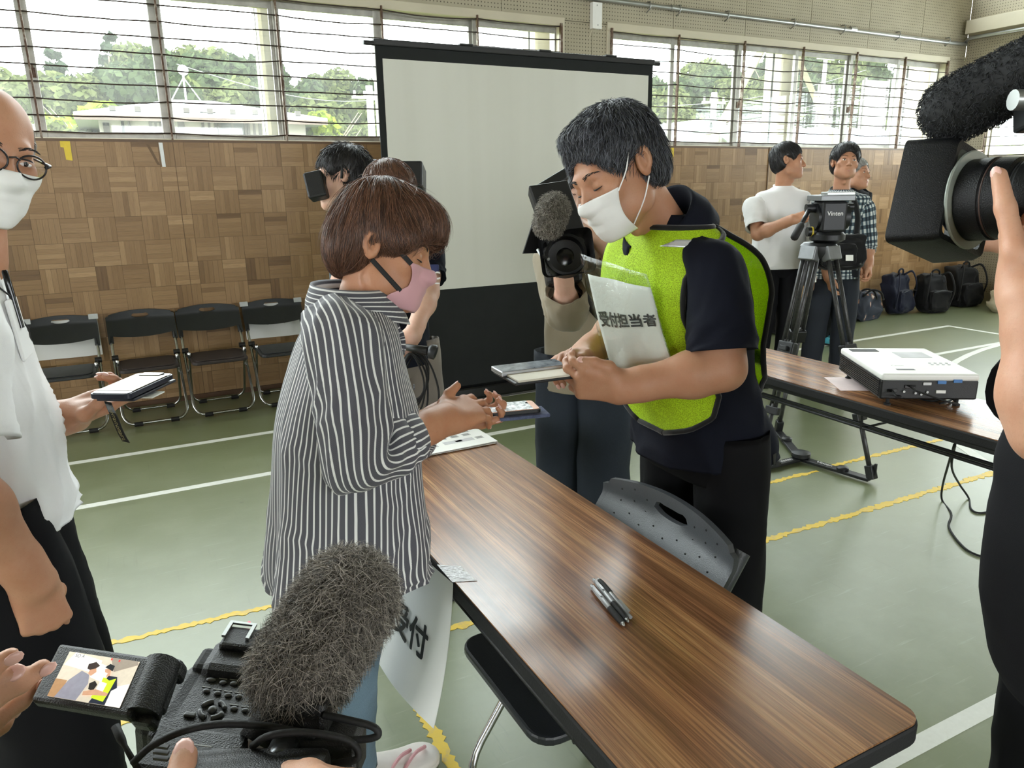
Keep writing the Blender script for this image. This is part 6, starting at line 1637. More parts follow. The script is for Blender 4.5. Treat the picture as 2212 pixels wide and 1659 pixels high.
# hair: layered bob with a heavy fringe
h = SDF()
h.ell((0, -0.022, 0.048), (0.094, 0.112, 0.112), 0.02); h.ell((0, -0.078, -0.012), (0.082, 0.054, 0.070), 0.04); h.ell((0, 0.062, 0.080), (0.074, 0.056, 0.052), 0.04); h.ell((0, 0.092, 0.056), (0.060, 0.026, 0.032), 0.03)
h.ell((0, 0.128, -0.036), (0.086, 0.100, 0.086), 0.014, None, True)
for q in (-1, 1):
    h.ell((q*0.100, 0.020, -0.046), (0.040, 0.060, 0.052), 0.012, None, True); h.ell((q*0.078, 0.048, 0.026), (0.014, 0.026, 0.026), 0.03)
h.half((0, -0.07, -0.074), (0, 0.30, -1), 0.012)
crown = np.array((0, -0.055, 0.155))
def flowW(p):
    v = p-crown; v = v/(np.linalg.norm(v, axis=1)[:, None]+1e-6); v[:, 2] -= 0.75; v[:, 1] += 0.25*(p[:, 1] > 0.02); return v
pieces = [mass(h, wW, 0.005, 0.004)]
pieces.append(hair_strands(h, roots_on(h, 0.006, 5200, 3, lambda V: V[:, 2] > -0.03), flowW, 8, 0.0125, 0.00085, wW, 0.004, 0.16, 0.0, 5))
pieces.append(hair_strands(h, roots_on(h, 0.006, 500, 13, lambda V: V[:, 2] > 0.02), flowW, 8, 0.012, 0.00045, wW, 0.014, 0.45, 0.10, 6, 0.25))
pieces.append(hair_strands(h, roots_on(h, 0.006, 900, 23, lambda V: (V[:, 2] < 0.0)), flowW, 6, 0.010, 0.0008, wW, 0.004, 0.2, 0.0, 8))
pieces.append(hair_strands(h, roots_on(h, 0.006, 700, 43, lambda V: (V[:, 1] > 0.06) & (V[:, 2] < 0.10)), lambda p: np.tile([0, 0.25, -1.0], (len(p), 1)), 6, 0.0065, 0.0007, wW, 0.003, 0.22, 0.4, 18))
pieces.append(hair_strands(h, roots_on(h, 0.006, 420, 47, lambda V: (np.abs(V[:, 0]) > 0.05) & (V[:, 1] > 0.02) & (V[:, 2] < 0.05)), lambda p: np.tile([0, -0.25, -1.0], (len(p), 1)), 6, 0.010, 0.0006, wW, 0.003, 0.25, 0.4, 19))
hair_obj('hair', wo, HAIRBR, pieces)
mk, MV = face_mask('mask', MASKP, wo, hsW, wW, lambda t: (0.86-0.26*math.sin(PI*min(1, t*1.3))+0.80*max(0, t-0.5)), -0.020, -0.118, 0.0, 0.005, bulge=0.004)
BLKSTRAP = simple('black_elastic', lin(18, 18, 19), 0.75)
for s in (-1, 1):
    e1, e2 = wW((s*0.079, 0.010, 0.022)), wW((s*0.079, -0.006, -0.034))
    i = -2 if s > 0 else 1
    a, b = MV[1, i], MV[18, i]
    MB().tube([a+(e1-a)*t_+(-CF*0.002) for t_ in (0, 0.5, 1)], 0.0045, 8, flat=(CF, 0.35)).build('ear_loop', BLKSTRAP, mk); MB().tube([b, (b+e2)/2-CF*0.003, e2], 0.0045, 8, flat=(CF, 0.35)).build('ear_loop', BLKSTRAP, mk)
# shirt
wu = (0.985, -0.17, 0)
def foldW(a, t):
    ca, sa = math.cos(2*PI*a), math.sin(2*PI*a)
    lo = max(0, t-0.35)
    return 0.016*lo*math.sin(2*PI*a*7+2.0*fnoise(ca*2, sa*2, t*2))+0.010*fnoise(ca*2.2+7, sa*2.2, t*5)*(0.35+lo)+0.006*max(0, 1-abs(fnoise(ca*2.5, sa*2.5+t*3, t*4))*5)*(0.4+lo)
rg = [ring_y(640, 705, 812, YW, 0.066, 2.0, wu), ring_y(668, 676, 842, YW, 0.105, 2.1, wu), ring_y(715, 640, 862, YW, 0.172, 2.3, wu), ring_y(790, 612, 878, YW, 0.186, 2.4, wu), ring_y(870, 594, 894, YW, 0.180, 2.4, wu), ring_y(960, 584, 902, YW, 0.176, 2.4, wu),
      ring_y(1050, 578, 908, YW, 0.176, 2.4, wu), ring_y(1130, 573, 914, YW, 0.178, 2.4, wu), ring_y(1195, 570, 920, YW, 0.180, 2.4, wu), ring_y(1228, 572, 922, YW, 0.181, 2.4, wu)]
rg[-1] = (rg[-1][0], rg[-1][1]+np.array([0, 0, 0.022]), rg[-1][2], 2.4); rg[-2] = (rg[-2][0], rg[-2][1]+np.array([0, 0, 0.012]), rg[-2][2], 2.4)
shirt = Loft(rg, 110, 150, foldW)
shirt.build('shirt', STRIPE, wo)
collar('shirt_collar', STRIPE, wo, at_y(768, 655, YW), at_y(745, 560, YW)-at_y(772, 672, YW), wu, 0.066, 0.048, 0.012, 0.026, 0.046, 0.06)
S_ = at_y(752, 770, YW-0.135); cuff0 = eR+(wRt-eR)*0.52
sleeve(STRIPE, wo, [S_+[0.0, 0.09, 0.05], S_+[0.0, 0.02, 0.025], S_+(eR-S_)*0.3, S_+(eR-S_)*0.65, eR+[0.0, 0, -0.004], eR+(wRt-eR)*0.22, eR+(wRt-eR)*0.40, cuff0], [0.052, 0.064, 0.064, 0.062, 0.062, 0.060, 0.056, 0.050], 4, 0.010, 'sleeve', 70, 60, (1, 0, 0), 2.2, 9.0)
cfr = tube_rings([eR+(wRt-eR)*0.36, eR+(wRt-eR)*0.42, eR+(wRt-eR)*0.54, eR+(wRt-eR)*0.56], [0.056, 0.058, 0.053, 0.047], flat=(1, 0, 0))
Loft(cfr, 16, 48, wr(9, 0.004, 2, 3)).build('rolled_cuff', STRIPE, wo)
SL = at_y(790, 760, YW+0.165); sleeve(STRIPE, wo, [SL+[0, -0.08, 0.04], SL, SL+(eL-SL)*0.5, eL, eL+(wL-eL)*0.3, eL+(wL-eL)*0.52], [0.058, 0.074, 0.07, 0.066, 0.058, 0.05], 6, 0.008, 'sleeve', 44, 40, (1, 0, 0))
btn = simple('grey_button', lin(92, 92, 98), 0.35); bp = at_y(767, 930, YW-0.30)
for yy in (700, 752, 815, 880):
    q = shirt.pt(0.985, (yy-640)/590.0, 0.004); MB().lathe([(0.0055, -0.001), (0.0055, 0.0015), (0.003, 0.002)], q, np.array(wu)+[0, -0.2, 0], 14).build('button', btn, wo)
# jeans and trainers
kn = [(0.300, YW+0.04, 0.46), (0.27, YW+0.20, 0.46)]; an = [(0.335, 1.53, 0.10), (0.23, 1.60, 0.10)]; hp = [(0.315, YW-0.065, 0.84), (0.315, YW+0.085, 0.84)]
seat_of(DENIM_L, wo, hp[1], hp[0], (0.335, YW, 0.98), 0.15, name='jeans_seat')
for k in range(2):
    trouser_leg(DENIM_L, wo, hp[k], kn[k], an[k], (0.084, 0.070, 0.060), 30+k, 0.007, 'jeans_leg', 0.0)
    MB().tube([np.array(an[k])+[0, 0, 0.06], np.array(an[k])-[0, 0, 0.03]], [0.040, 0.038], 16).build('sock', SOCKG, wo, smooth=True)
sh = shoe('shoe', SHOEW, wo, (0.395, 1.545, 0.09), (0.95, 0.1, 0), 0.235, SHOEW)
for dz_, dd in ((0.052, 0.05), (0.046, 0.09)): MB().tube(catmull([np.array((0.375+dd-0.02, 1.545-0.042, dz_-0.01)), np.array((0.375+dd+0.03, 1.545-0.015, dz_+0.016)), np.array((0.375+dd+0.07, 1.55+0.01, dz_))], 10), 0.005, 6).build('pink_trim', SHOEP, wo)
shoe('shoe', SHOEW, wo, (0.24, 1.57, 0.09), (0.95, 0.25, 0), 0.235, SHOEW)
# phone in her hand
def slab(name, label, cat, c, ex, ey, L, W, T, bodym, facem, rad=0.009, frame=None, off=None):
    t = thing(name, label, cat, c); ex = unit(ex); ez = unit(np.cross(ex, ey)); ey = np.cross(ez, ex)
    MB().prism(rrect(L, W, rad, 5), np.array(c)-ez*T, ex, ey, ez, T).build('case', bodym, t, bevel=0.0012)
    if frame is not None: MB().prism(rrect(L-0.006, W-0.006, rad*0.8, 5), c, ex, ey, ez, 0.0012).build('face', frame, t)
    MB().prism(rrect(L*(0.76 if frame else 0.95), W*0.90, 0.002, 2), np.array(c)+ez*0.0006, ex, ey, ez, 0.0012).build('display', facem, t)
    return t, ex, ey, ez
def m_screenpic(name, c1, c2, scale=40, em=0.25, ro=0.12):
    t = NT(name); n1 = t.noise(t.obj(), scale, 4.0, 0.7); col = t.ramp(n1, [(0.38, c1), (0.62, c2)])
    return t.done(t.bsdf(col, ro, 0.0, None, **{'Emission Color': col, 'Emission Strength': em}))
ROSE = simple('rose_gold', lin(216, 172, 148), 0.35, 0.3, 0.04); SCRB = m_screenpic('phone_display', lin(120, 128, 130), lin(206, 212, 212), 90, 0.5)
ph, exp_, eyp, ezp = slab('smartphone', 'rose gold smartphone with bright display held by the woman', 'phone', at_z(1092, 880, 1.005), at_z(1147, 886, 1.0)-at_z(1040, 896, 1.0), at_z(1117, 862, 1.0)-at_z(1147, 886, 1.0), 0.140, 0.069, 0.008, BLACKP, SCRB, 0.009, ROSE)
CUSH = m_fabric('blue_print_cloth', lin(86, 94, 120), 0.4, 0.9, 300, 0.2, 0.1, 60)
MB().obox(np.array(at_z(1104, 882, 1.005))-ezp*0.014+exp_*0.02, exp_*0.058, eyp*0.032, ezp*0.004).build('cloth_case', CUSH, ph, bevel=0.003)
MB().cyl(at_z(1137, 871, 1.0064), at_z(1137, 871, 1.0068), 0.003, 10).build('camera_dot', INK, ph)

# ------------------------------------------------------------------ man in the lime vest
YM = 1.30
ma = thing('person', 'man with short dark hair in a lime vest and navy polo holding an open tablet', 'person', (1.25, YM, 0))
B = Body()
pit, yw = math.radians(31), math.radians(26)
def camvec(x, y, z): return CR*x+CU*y-CF*z     # right, up, towards the camera
fm = camvec(-math.cos(pit)*math.cos(yw), -math.sin(pit), math.cos(pit)*math.sin(yw)); um = camvec(-math.sin(pit)*math.cos(yw), math.cos(pit), math.sin(pit)*math.sin(yw))
hm = frame_from(fm, um)
o = at_y(1331, 372, YM); nb = at_y(1432, 498, YM)
wM, hsM = put_head(B, o, hm, 0.955, nb, False, 0.0042, nose=1.0)
eye_parts(B, wM, 'closed'); brow_parts(B, wM, 1.15)
hipsM = [(1.19, YM-0.10, 0.86), (1.19, YM+0.10, 0.86)]; kneesM = [(1.215, YM-0.10, 0.46), (1.22, YM+0.12, 0.46)]; anklesM = [(1.24, YM-0.11, 0.09), (1.25, YM+0.13, 0.09)]
core(B, nb, (1.19, YM, 0.92), at_y(1490, 585, YM-0.12), at_y(1420, 585, YM+0.12), hipsM, kneesM, anklesM)
eL, wL = at_y(1562, 796, 1.075), at_y(1340, 838, 1.185)
S_ = at_y(1552, 606, 1.12)
limb(B, eL, wL, at_y(1238, 824, 1.215)-wL, (0.0, -0.80, -0.42), 1, ((0.75, 0.75, 0.45), (0.85, 0.75, 0.45), (0.9, 0.8, 0.45), (0.95, 0.8, 0.45)), ((0.044, 0.040, -0.006), (0.050, 0.072, -0.008), (0.046, 0.098, -0.014)), 0.96, (0.045, 0.030), S_+(eL-S_)*0.55, 0.0035, (0.05, 0.0, -0.04, -0.08), True, 1.0, 0.050)
eR, wR = at_y(1352, 700, YM+0.20), at_y(1262, 768, YM+0.135)
limb(B, eR, wR, at_y(1178, 778, YM+0.09)-wR, (0.10, 0.50, 0.80), -1, ((0.55, 0.70, 0.45), (0.70, 0.70, 0.45), (0.75, 0.75, 0.45), (0.8, 0.75, 0.45)), ((0.042, 0.044, -0.010), (0.046, 0.078, -0.018), (0.036, 0.106, -0.030)), 0.98, (0.046, 0.031), at_y(1368, 640, YM+0.20), 0.0036, (0.06, 0.0, -0.05, -0.10))
B.build('body', BODYM(SKIN_D), ma)
h = short_hair_sdf(0.082, -0.052, 0.010, brow_w=0.086)
h.ell((0, 0.045, 0.100), (0.058, 0.036, 0.022), 0.02)
crown = np.array((0.0, -0.06, 0.135))
def flowM(p):
    v = p-crown; v = v/(np.linalg.norm(v, axis=1)[:, None]+1e-6); v[:, 2] -= 0.55; v[:, 1] += 0.35; return v
pieces = [mass(h, wM, 0.0055, 0.004)]
pieces.append(hair_strands(h, roots_on(h, 0.006, 7500, 3), flowM, 5, 0.0075, 0.0008, wM, 0.012, 0.38, 0.22, 5, 0.15))
pieces.append(hair_strands(h, roots_on(h, 0.006, 900, 31, lambda V: (V[:, 1] > 0.035) & (V[:, 2] > 0.055)), flowM, 6, 0.010, 0.0008, wM, 0.004, 0.25, 0.0, 9))
pieces.append(hair_strands(h, roots_on(h, 0.006, 150, 33, lambda V: (np.linalg.norm(V[:, :2]-[0, -0.05], axis=1) < 0.05) & (V[:, 2] > 0.1)), lambda p: np.tile([0, -0.1, 1.0], (len(p), 1)), 5, 0.010, 0.0006, wM, 0.004, 0.35, 0.9, 10))
hair_obj('hair', ma, HAIRS, pieces)
mk, MV = face_mask('mask', MASKW, ma, hsM, wM, lambda t: 0.92-0.16*math.sin(PI*t), -0.024, -0.124, 0.0018, 0.0055, bulge=0.005)
WSTR = simple('white_elastic', lin(235, 235, 235), 0.7)
for s in (-1, 1):
    i = -1 if s > 0 else 0
    a, b = MV[2, i], MV[24, i]
    for p_, e_ in ((a, wM((s*0.078, 0.012, 0.026))), (b, wM((s*0.080, -0.010, -0.036)))): MB().tube(catmull([p_-CF*0.001, p_*0.5+e_*0.5-CF*0.009+(CR*0.004), e_-CF*0.004], 9), 0.0014, 6).build('ear_loop', WSTR, mk)
# navy polo
def foldM(a, t):
    ca, sa = math.cos(2*PI*a), math.sin(2*PI*a)
    return 0.010*fnoise(ca*1.6+3, sa*1.6, t*4)*(0.3+t)+0.008*max(0, 1-abs(fnoise(ca*2+1, sa*2+t*2.5, t*3))*4)*t
def ringM(y, xl, xr, b, p=2.3): return ring_y(y, xl, xr, YM, b, p)
rgM = [ringM(462, 1378, 1478, 0.066, 2.0), ringM(500, 1350, 1530, 0.120), ringM(550, 1318, 1580, 0.168, 2.4), ringM(630, 1306, 1600, 0.172, 2.4), ringM(710, 1322, 1606, 0.168, 2.4), ringM(790, 1348, 1612, 0.164, 2.4), ringM(860, 1364, 1630, 0.164, 2.4), ringM(925, 1362, 1652, 0.168, 2.4), ringM(968, 1362, 1656, 0.170, 2.4)]
polo = Loft(rgM, 80, 96, foldM); polo.build('polo_shirt', NAVY, ma)
collar('polo_collar', NAVY, ma, at_y(1428, 492, YM), at_y(1385, 360, YM)-at_y(1432, 498, YM), (-1, -0.1, 0), 0.078, 0.055, -0.010, 0.042, 0.064, 0.05)
sleeve(NAVY, ma, [S_+[-0.0, 0.075, 0.045], S_+[0, 0.02, 0.022], S_+(eL-S_)*0.35, S_+(eL-S_)*0.62, S_+(eL-S_)*0.80], [0.044, 0.060, 0.066, 0.068, 0.072], 14, 0.006, 'sleeve', 44, 48, (1, 0, 0), 2.0, 6.0)
SR = at_y(1385, 600, YM+0.19); sleeve(NAVY, ma, [SR+[0, -0.08, 0.04], SR, SR+(eR-SR)*0.5, SR+(eR-SR)*0.85], [0.07, 0.08, 0.078, 0.08], 15, 0.006, 'sleeve', 30, 36, (1, 0, 0))
MB().add([polo.pt(0.80, 0.93, 0.003), polo.pt(0.815, 0.93, 0.003), polo.pt(0.812, 1.0, 0.003), polo.pt(0.803, 1.0, 0.003)], [(0, 1, 2, 3)]).build('side_vent', INK, ma)
seat_of(BLKT, ma, hipsM[0], hipsM[1], (1.19, YM, 0.98), 0.165, 17)
for k in range(2): trouser_leg(BLKT, ma, hipsM[k], kneesM[k], anklesM[k], (0.088, 0.080, 0.074), 40+k, 0.008); shoe('shoe', SHOEK, ma, anklesM[k], (-1, 0.0, 0), 0.26, BLACKR)
# vest: front and back panels over the polo, bound in black
def lerp_curve(pts):
    xs = [p[0] for p in pts]; ys = [p[1] for p in pts]
    return lambda t: float(np.interp(t, xs, ys))
# angle turns: 0=+x(back of him) 0.25=+y(far side) 0.5=-x(front) 0.75=-y(near side)
fa = lerp_curve([(0.085, 0.40), (0.13, 0.34), (0.2, 0.31), (0.35, 0.33), (0.55, 0.34), (0.72, 0.37), (0.79, 0.42), (0.82, 0.47)]); fb = lerp_curve([(0.085, 0.86), (0.13, 0.80), (0.20, 0.70), (0.30, 0.635), (0.42, 0.635), (0.55, 0.665), (0.66, 0.68), (0.74, 0.655), (0.79, 0.60), (0.82, 0.54)])
vfold = lambda a, t: 0.004+0.006*fnoise(a*14, t*5, 3)+0.004*max(0, math.sin(a*60))*t
vf, VV, vm = patch('vest_front', VEST, ma, polo, fa, fb, 0.085, 0.82, 0.013, 40, 60, 0.001, vfold)
def edge_tube(V, m, parent, sides, name='vest_binding'):
    rows_ = len(V)//m
    E = {'a': [V[i*m] for i in range(rows_)], 'b': [V[i*m+m-1] for i in range(rows_)], 't': [V[k] for k in range(m)], 'e': [V[(rows_-1)*m+k] for k in range(m)]}
    for s in sides: MB().tube(E[s], 0.0062, 7).build(name, PIPE, parent, smooth=True)
edge_tube(VV, vm, vf, 'abte')
ga = lerp_curve([(0.085, 0.84), (0.13, 0.845), (0.25, 0.875), (0.45, 0.885), (0.62, 0.87), (0.72, 0.93)]); gb = lerp_curve([(0.085, 1.20), (0.3, 1.16), (0.6, 1.16), (0.72, 1.08)])
bfold = lambda a, t: 0.008+0.030*math.sin(PI*min(1, max(0, (t-0.085)/0.45)))*max(0, 1-abs(a-0.89)*9)+0.006*fnoise(a*12, t*5, 9)
vb, VB, vbm = patch('vest_back', VEST, ma, polo, ga, gb, 0.085, 0.72, 0.012, 34, 50, 0.001, bfold); edge_tube(VB, vbm, vb, 'abte')
pb = lambda t: fb(t)
patch('reflective_band', REFL, ma, polo, lambda t: fb(t)-0.150, lambda t: fb(t)-0.004, 0.150, 0.190, 0.0135, 16, 5, 0.0006, vfold)
patch('reflective_band', REFL, ma, polo, lambda t: 0.40, lambda t: fb(t)-0.01, 0.555, 0.60, 0.0135, 20, 5, 0.0006, vfold)
patch('reflective_band', REFL, ma, polo, lambda t: ga(t)+0.005, lambda t: ga(t)+0.16, 0.56, 0.61, 0.016, 14, 5, 0.0006, bfold)
# staff sign in a clear sleeve on the chest
SGP = {'tl': (1300, 585), 'tr': (1426, 612), 'br': (1470, 768), 'bl': (1346, 806)}
sn = thing('staff_sign', 'white staff sign in a clear sleeve on the chest of the lime vest', 'sign', (0.93, 1.25, 1.08))
def on_polo(px, py, off=0.018):
    """where the line of sight meets the vest front"""
    best = None
    for a in np.linspace(0.36, 0.76, 60):
        for t in np.linspace(0.12, 0.62, 70):
            q = polo.pt(a, t, off+vfold(a, t)); c = RW.T@(q-CAMP); e = (c[0]/c[2]*FPX+CX-px)**2+(c[1]/c[2]*FPX+CY-py)**2
            if best is None or e < best[0]: best = (e, q)
    return best[1]
K = {k: on_polo(*v) for k, v in SGP.items()}
def sgp(u, v, lift=0.0):
    """u across 0..1, v down 0..1"""
    q = (K['tl']*(1-u)+K['tr']*u)*(1-v)+(K['bl']*(1-u)+K['br']*u)*v
    n = unit(np.cross(K['bl']-K['tl'], K['tr']-K['tl']))
    if n @ (CAMP-q) < 0: n = -n
    return q+n*(0.030+0.010*(1-u)+lift+0.012*math.sin(PI*u)*math.sin(PI*v)**0.5+0.002*math.sin(u*11+v*4))
def sheet_grid(name, m_, parent, u0, u1, v0, v1, lift, nu=16, nv=16):
    vs = [sgp(u0+(u1-u0)*i/nu, v0+(v1-v0)*j/nv, lift) for j in range(nv+1) for i in range(nu+1)]
    fs = [(j*(nu+1)+i, j*(nu+1)+i+1, (j+1)*(nu+1)+i+1, (j+1)*(nu+1)+i) for j in range(nv) for i in range(nu)]
    o = MB().add(vs, fs).build(name, m_, parent, smooth=True); md = o.modifiers.new('thick', 'SOLIDIFY'); md.thickness = 0.0006; md.offset = 0; return o
sheet_grid('sheet', PAPER, sn, 0, 1, 0, 1, 0); sheet_grid('sleeve_front', CLEARS, sn, -0.06, 1.03, -0.20, 1.10, 0.003)
ww = np.linalg.norm(K['tr']-K['tl']); hh = np.linalg.norm(K['bl']-K['tl'])
text_obj('lettering', '受付担当者', ww*0.185, (0, 0, 0), (1, 0, 0), (0, 1, 0), INK, sn, ww*0.0065, lambda x, y: sgp(0.52+x/ww, 0.46-y/hh, 0.0022))
# open tablet folio
tz = 1.095
ta = thing('tablet', 'tablet in an open folio case held by the man in the lime vest', 'tablet', at_z(1165, 802, tz))
GREYG = m_screenpic('tablet_display', lin(92, 98, 104), lin(132, 138, 144), 25, 0.1); FOLIO = m_fabric('beige_folio', lin(204, 198, 184), 0.08, 0.8, 500, 0.2, 0.1)
a_, b_, c_, d_ = at_z(1070, 795, tz), at_z(1112, 822, tz), at_z(1256, 804, tz), at_z(1212, 786, tz)
ex_ = unit(c_-b_); ey_ = unit(a_-b_); L_ = np.linalg.norm(c_-b_); W_ = np.linalg.norm(a_-b_); ez_ = unit(np.cross(ex_, ey_)); ey_ = np.cross(ez_, ex_); mid = (a_+b_+c_+d_)/4
MB().obox(mid-ez_*0.006, ex_*L_*0.52, ey_*W_*0.52, ez_*0.003).build('folio_cover', BLACKP, ta, bevel=0.002)
MB().obox(mid-ey_*W_*0.25-ez_*0.001, ex_*L_*0.48, ey_*W_*0.27, ez_*0.0022).build('folio_lining', FOLIO, ta, bevel=0.001)
MB().obox(mid+ey_*W_*0.24-ex_*0.008+ez_*0.002, ex_*L_*0.50, ey_*W_*0.26, ez_*0.0048).build('device', simple('silver_edge', lin(190, 192, 196), 0.3, 0.7), ta, bevel=0.0015)
MB().obox(mid+ey_*W_*0.24-ex_*0.008+ez_*0.0070, ex_*L_*0.485, ey_*W_*0.245, ez_*0.0006).build('display', GREYG, ta)
# ------------------------------------------------------------------ helpers for the other figures
def fur(name, material, parent, a, b, r, n, ln, seed, rad=0.0006, k=4, bias=0.42):
    """long-haired wind cover over a capsule"""
    s = SDF().cap(a, b, r, r*0.96, 0.01); ident = lambda p: p
    V, F = s.mesh(r/7); n = int(n); pcs = [(smooth_mesh(V, F, 1), F, np.full(len(F), 0.2))]
    g = lambda p: np.tile(np.array([0, 0, -0.35]), (len(p), 1))
    R0 = roots_on(s, r/9, n, seed)
    pcs.append(hair_strands(s, R0, g, k, ln/k, rad, ident, ln*0.9, bias, 0.50, seed, 0.10, 0.0))
    return hair_obj(name, parent, material, pcs)
FURG = m_hair('grey_fur', lin(84, 80, 72), lin(184, 178, 168), 0.75); FURD = m_hair('dark_grey_fur', lin(74, 69, 63), lin(168, 160, 149), 0.75); FURB = m_hair('black_fur', lin(16, 17, 19), lin(44, 46, 50), 0.75)
def default_hair(w, parent, material, fringe=0.066, nape=-0.05, vol=0.011, n=1800, spiky=0.15, fwd=0.3, seed=3, lift=0.008, extra=None, brow_w=0.085):
    h = short_hair_sdf(fringe, nape, vol, brow_w=brow_w)
    if extra: extra(h)
    crown = np.array((0.0, -0.055, 0.14))
    def flow(p):
        v = p-crown; v = v/(np.linalg.norm(v, axis=1)[:, None]+1e-6); v[:, 2] -= 0.5; v[:, 1] += fwd; return v
    return hair_obj('hair', parent, material, [mass(h, w, 0.008), hair_strands(h, roots_on(h, 0.009, n, seed), flow, 5, 0.010, 0.0013, w, lift, 0.3, spiky, seed, spiky*0.6)])
def figure(name_label, pos, face, H=1.70, skin=None, top=None, bottom=None, shoes=None, sleeve_to=0.5, hem=0.86, female=False, head=None, hair=None, arms=None, loose=1.0, lean=(0, 0, 0), legr=(0.088, 0.068, 0.06), vox=0.0062, shl=None, eyes='open', shoe_l=0.25, collar_m=None, torso_p=2.4, gaze=0.0, seed=1, feet=None, jaw=1.0):
    """standing person: joints from height, overridden where the photograph shows them"""
    k = H/1.72; f = unit((*face, 0)); s = np.cross(UPZ, f)
    if head: pos = (np.array(head['o'])-f*0.035)[:2]
    ps = np.array((*pos, 0.0)); ln = np.array(lean, float)
    t = thing('person', name_label, 'person', ps); B = Body()
    sw = (0.165 if female else 0.19)*k if shl is None else shl
    pel = ps+UPZ*0.93*k; nb = ps+UPZ*1.445*k+ln; hips = [ps+s*0.085*k+UPZ*0.88*k, ps-s*0.085*k+UPZ*0.88*k]
    ft = feet or [ps+s*0.10*k+f*0.02, ps-s*0.10*k-f*0.03]
    ank = [np.array(q)*[1, 1, 0]+UPZ*0.09 for q in ft]; kn = [(hips[i]+ank[i])/2+f*0.03 for i in range(2)]
    sh_ = [nb+s*sw-UPZ*0.055*k, nb-s*sw-UPZ*0.055*k]
    hd = head or {}; ho = hd.get('o', nb+UPZ*0.165*k+f*0.03); hfr = frame_from(hd.get('f', f), hd.get('u', UPZ)); hs_ = hd.get('s', 0.95*k if not female else 0.90*k)
    w, hsdf = put_head(B, ho, hfr, hs_, nb, female, vox*0.9, jaw=jaw); eye_parts(B, w, eyes, gaze); brow_parts(B, w, 1.0, n=50); lip_parts(B, w, 5)
    core(B, nb, pel, nb*0.4+sh_[0]*0.6, nb*0.4+sh_[1]*0.6, hips, kn, ank, k*(0.85 if female else 0.92), 0.02)
    arms = arms or {}; J = {}
    for i, side in ((0, 'L'), (1, 'R')):
        a = arms.get(side, {}); q = s if i == 0 else -s
        if a is False: continue
        S = np.array(a.get('shoulder', sh_[i])); E = np.array(a.get('elbow', S+q*0.06-UPZ*0.29*k-f*0.03)); Wv = np.array(a.get('wrist', E+f*0.06+q*0.01-UPZ*0.24*k))
        fd = a.get('fdir', Wv-E); back = a.get('back', q); th = a.get('th', None)
        if th is None:
            x = np.cross(unit(fd), unit(back)); th = 1 if x @ a.get('thumb_to', f) > 0 else -1
        limb(B, E, Wv, fd, back, th, a.get('curls', RELAX), a.get('thumb', TH_REST), (0.86 if female else 0.95)*k, (0.040*k if female else 0.045*k, 0.026*k if female else 0.030*k), S*0.35+E*0.65, vox*0.75, nails=False)
        J[side] = (S, E, Wv)
    B.build('body', BODYM(skin or SKIN_D), t)
    if hair: hair(w, t)
    # upper garment
    bust = 0.105*k*loose; wd = sw-0.035
    zc = lambda z: ps+ln*max(0, (z-0.9*k)/(0.53*k))+UPZ*z
    rg = [(nb+UPZ*0.012, s*0.064, f*0.064, 2.0), (nb-UPZ*0.012, s*0.115, f*0.080, 2.0), (nb-UPZ*0.048*k, s*(sw+0.005), f*0.098*k, 2.2), (zc(1.27*k), s*(wd+0.015)*loose, f*bust*1.08, torso_p), (zc(1.12*k), s*wd*loose, f*bust*1.06, torso_p), (zc(1.0*k), s*wd*loose*1.0, f*bust*1.08, torso_p), (ps+UPZ*(hem+0.04), s*wd*loose*1.05, f*bust*1.14, torso_p), (ps+UPZ*hem, s*wd*loose*1.06, f*bust*1.15, torso_p)]
    L = Loft(rg, 56, 64, wr(seed, 0.012, 2.2, 5.0, 1.0, lambda a, tt: 0.3+tt)); L.build('top', top, t)
    for side, (S, E, Wv) in J.items():
        pts = [S*0.75+nb*0.25, S, S+(E-S)*0.5]; rr = [0.055*k, 0.072*k*loose, 0.068*k*loose]
        if sleeve_to <= 1.0: pts.append(S+(E-S)*sleeve_to); rr.append(0.070*k*loose); pts[2] = S+(E-S)*sleeve_to*0.6
        else: pts += [E, E+(Wv-E)*(sleeve_to-1)*0.5, E+(Wv-E)*(sleeve_to-1)]; rr += [0.064*k*loose, 0.060*k*loose, 0.054*k*loose]
        sleeve(top, t, pts, rr, seed+7, 0.006*loose, 'sleeve', 36, 36, f)
    if collar_m is not None: collar('collar', collar_m, t, nb+UPZ*0.0, UPZ, f, 0.068, 0.035, -0.02, 0.026, 0.05, 0.07)
    else: MB().tube([nb+UPZ*0.008+s*0.066*math.cos(a)+f*0.066*math.sin(a)-UPZ*0.012*math.sin(a) for a in np.linspace(0, 2*PI, 25)[:-1]], 0.006, 6, True).build('neckband', top, t, smooth=True)
    seat_of(bottom, t, hips[0], hips[1], pel+UPZ*0.07, 0.155*k, seed+3)
    for i in range(2):
        trouser_leg(bottom, t, hips[i], kn[i], ank[i], legr, seed+20+i, 0.008)
        shoe('shoe', shoes or SHOEK, t, ank[i], f+s*(0.15 if i == 0 else -0.15), shoe_l, BLACKR)
    return t, w, L, dict(nb=nb, sh=sh_, s=s, f=f, pel=pel, J=J)

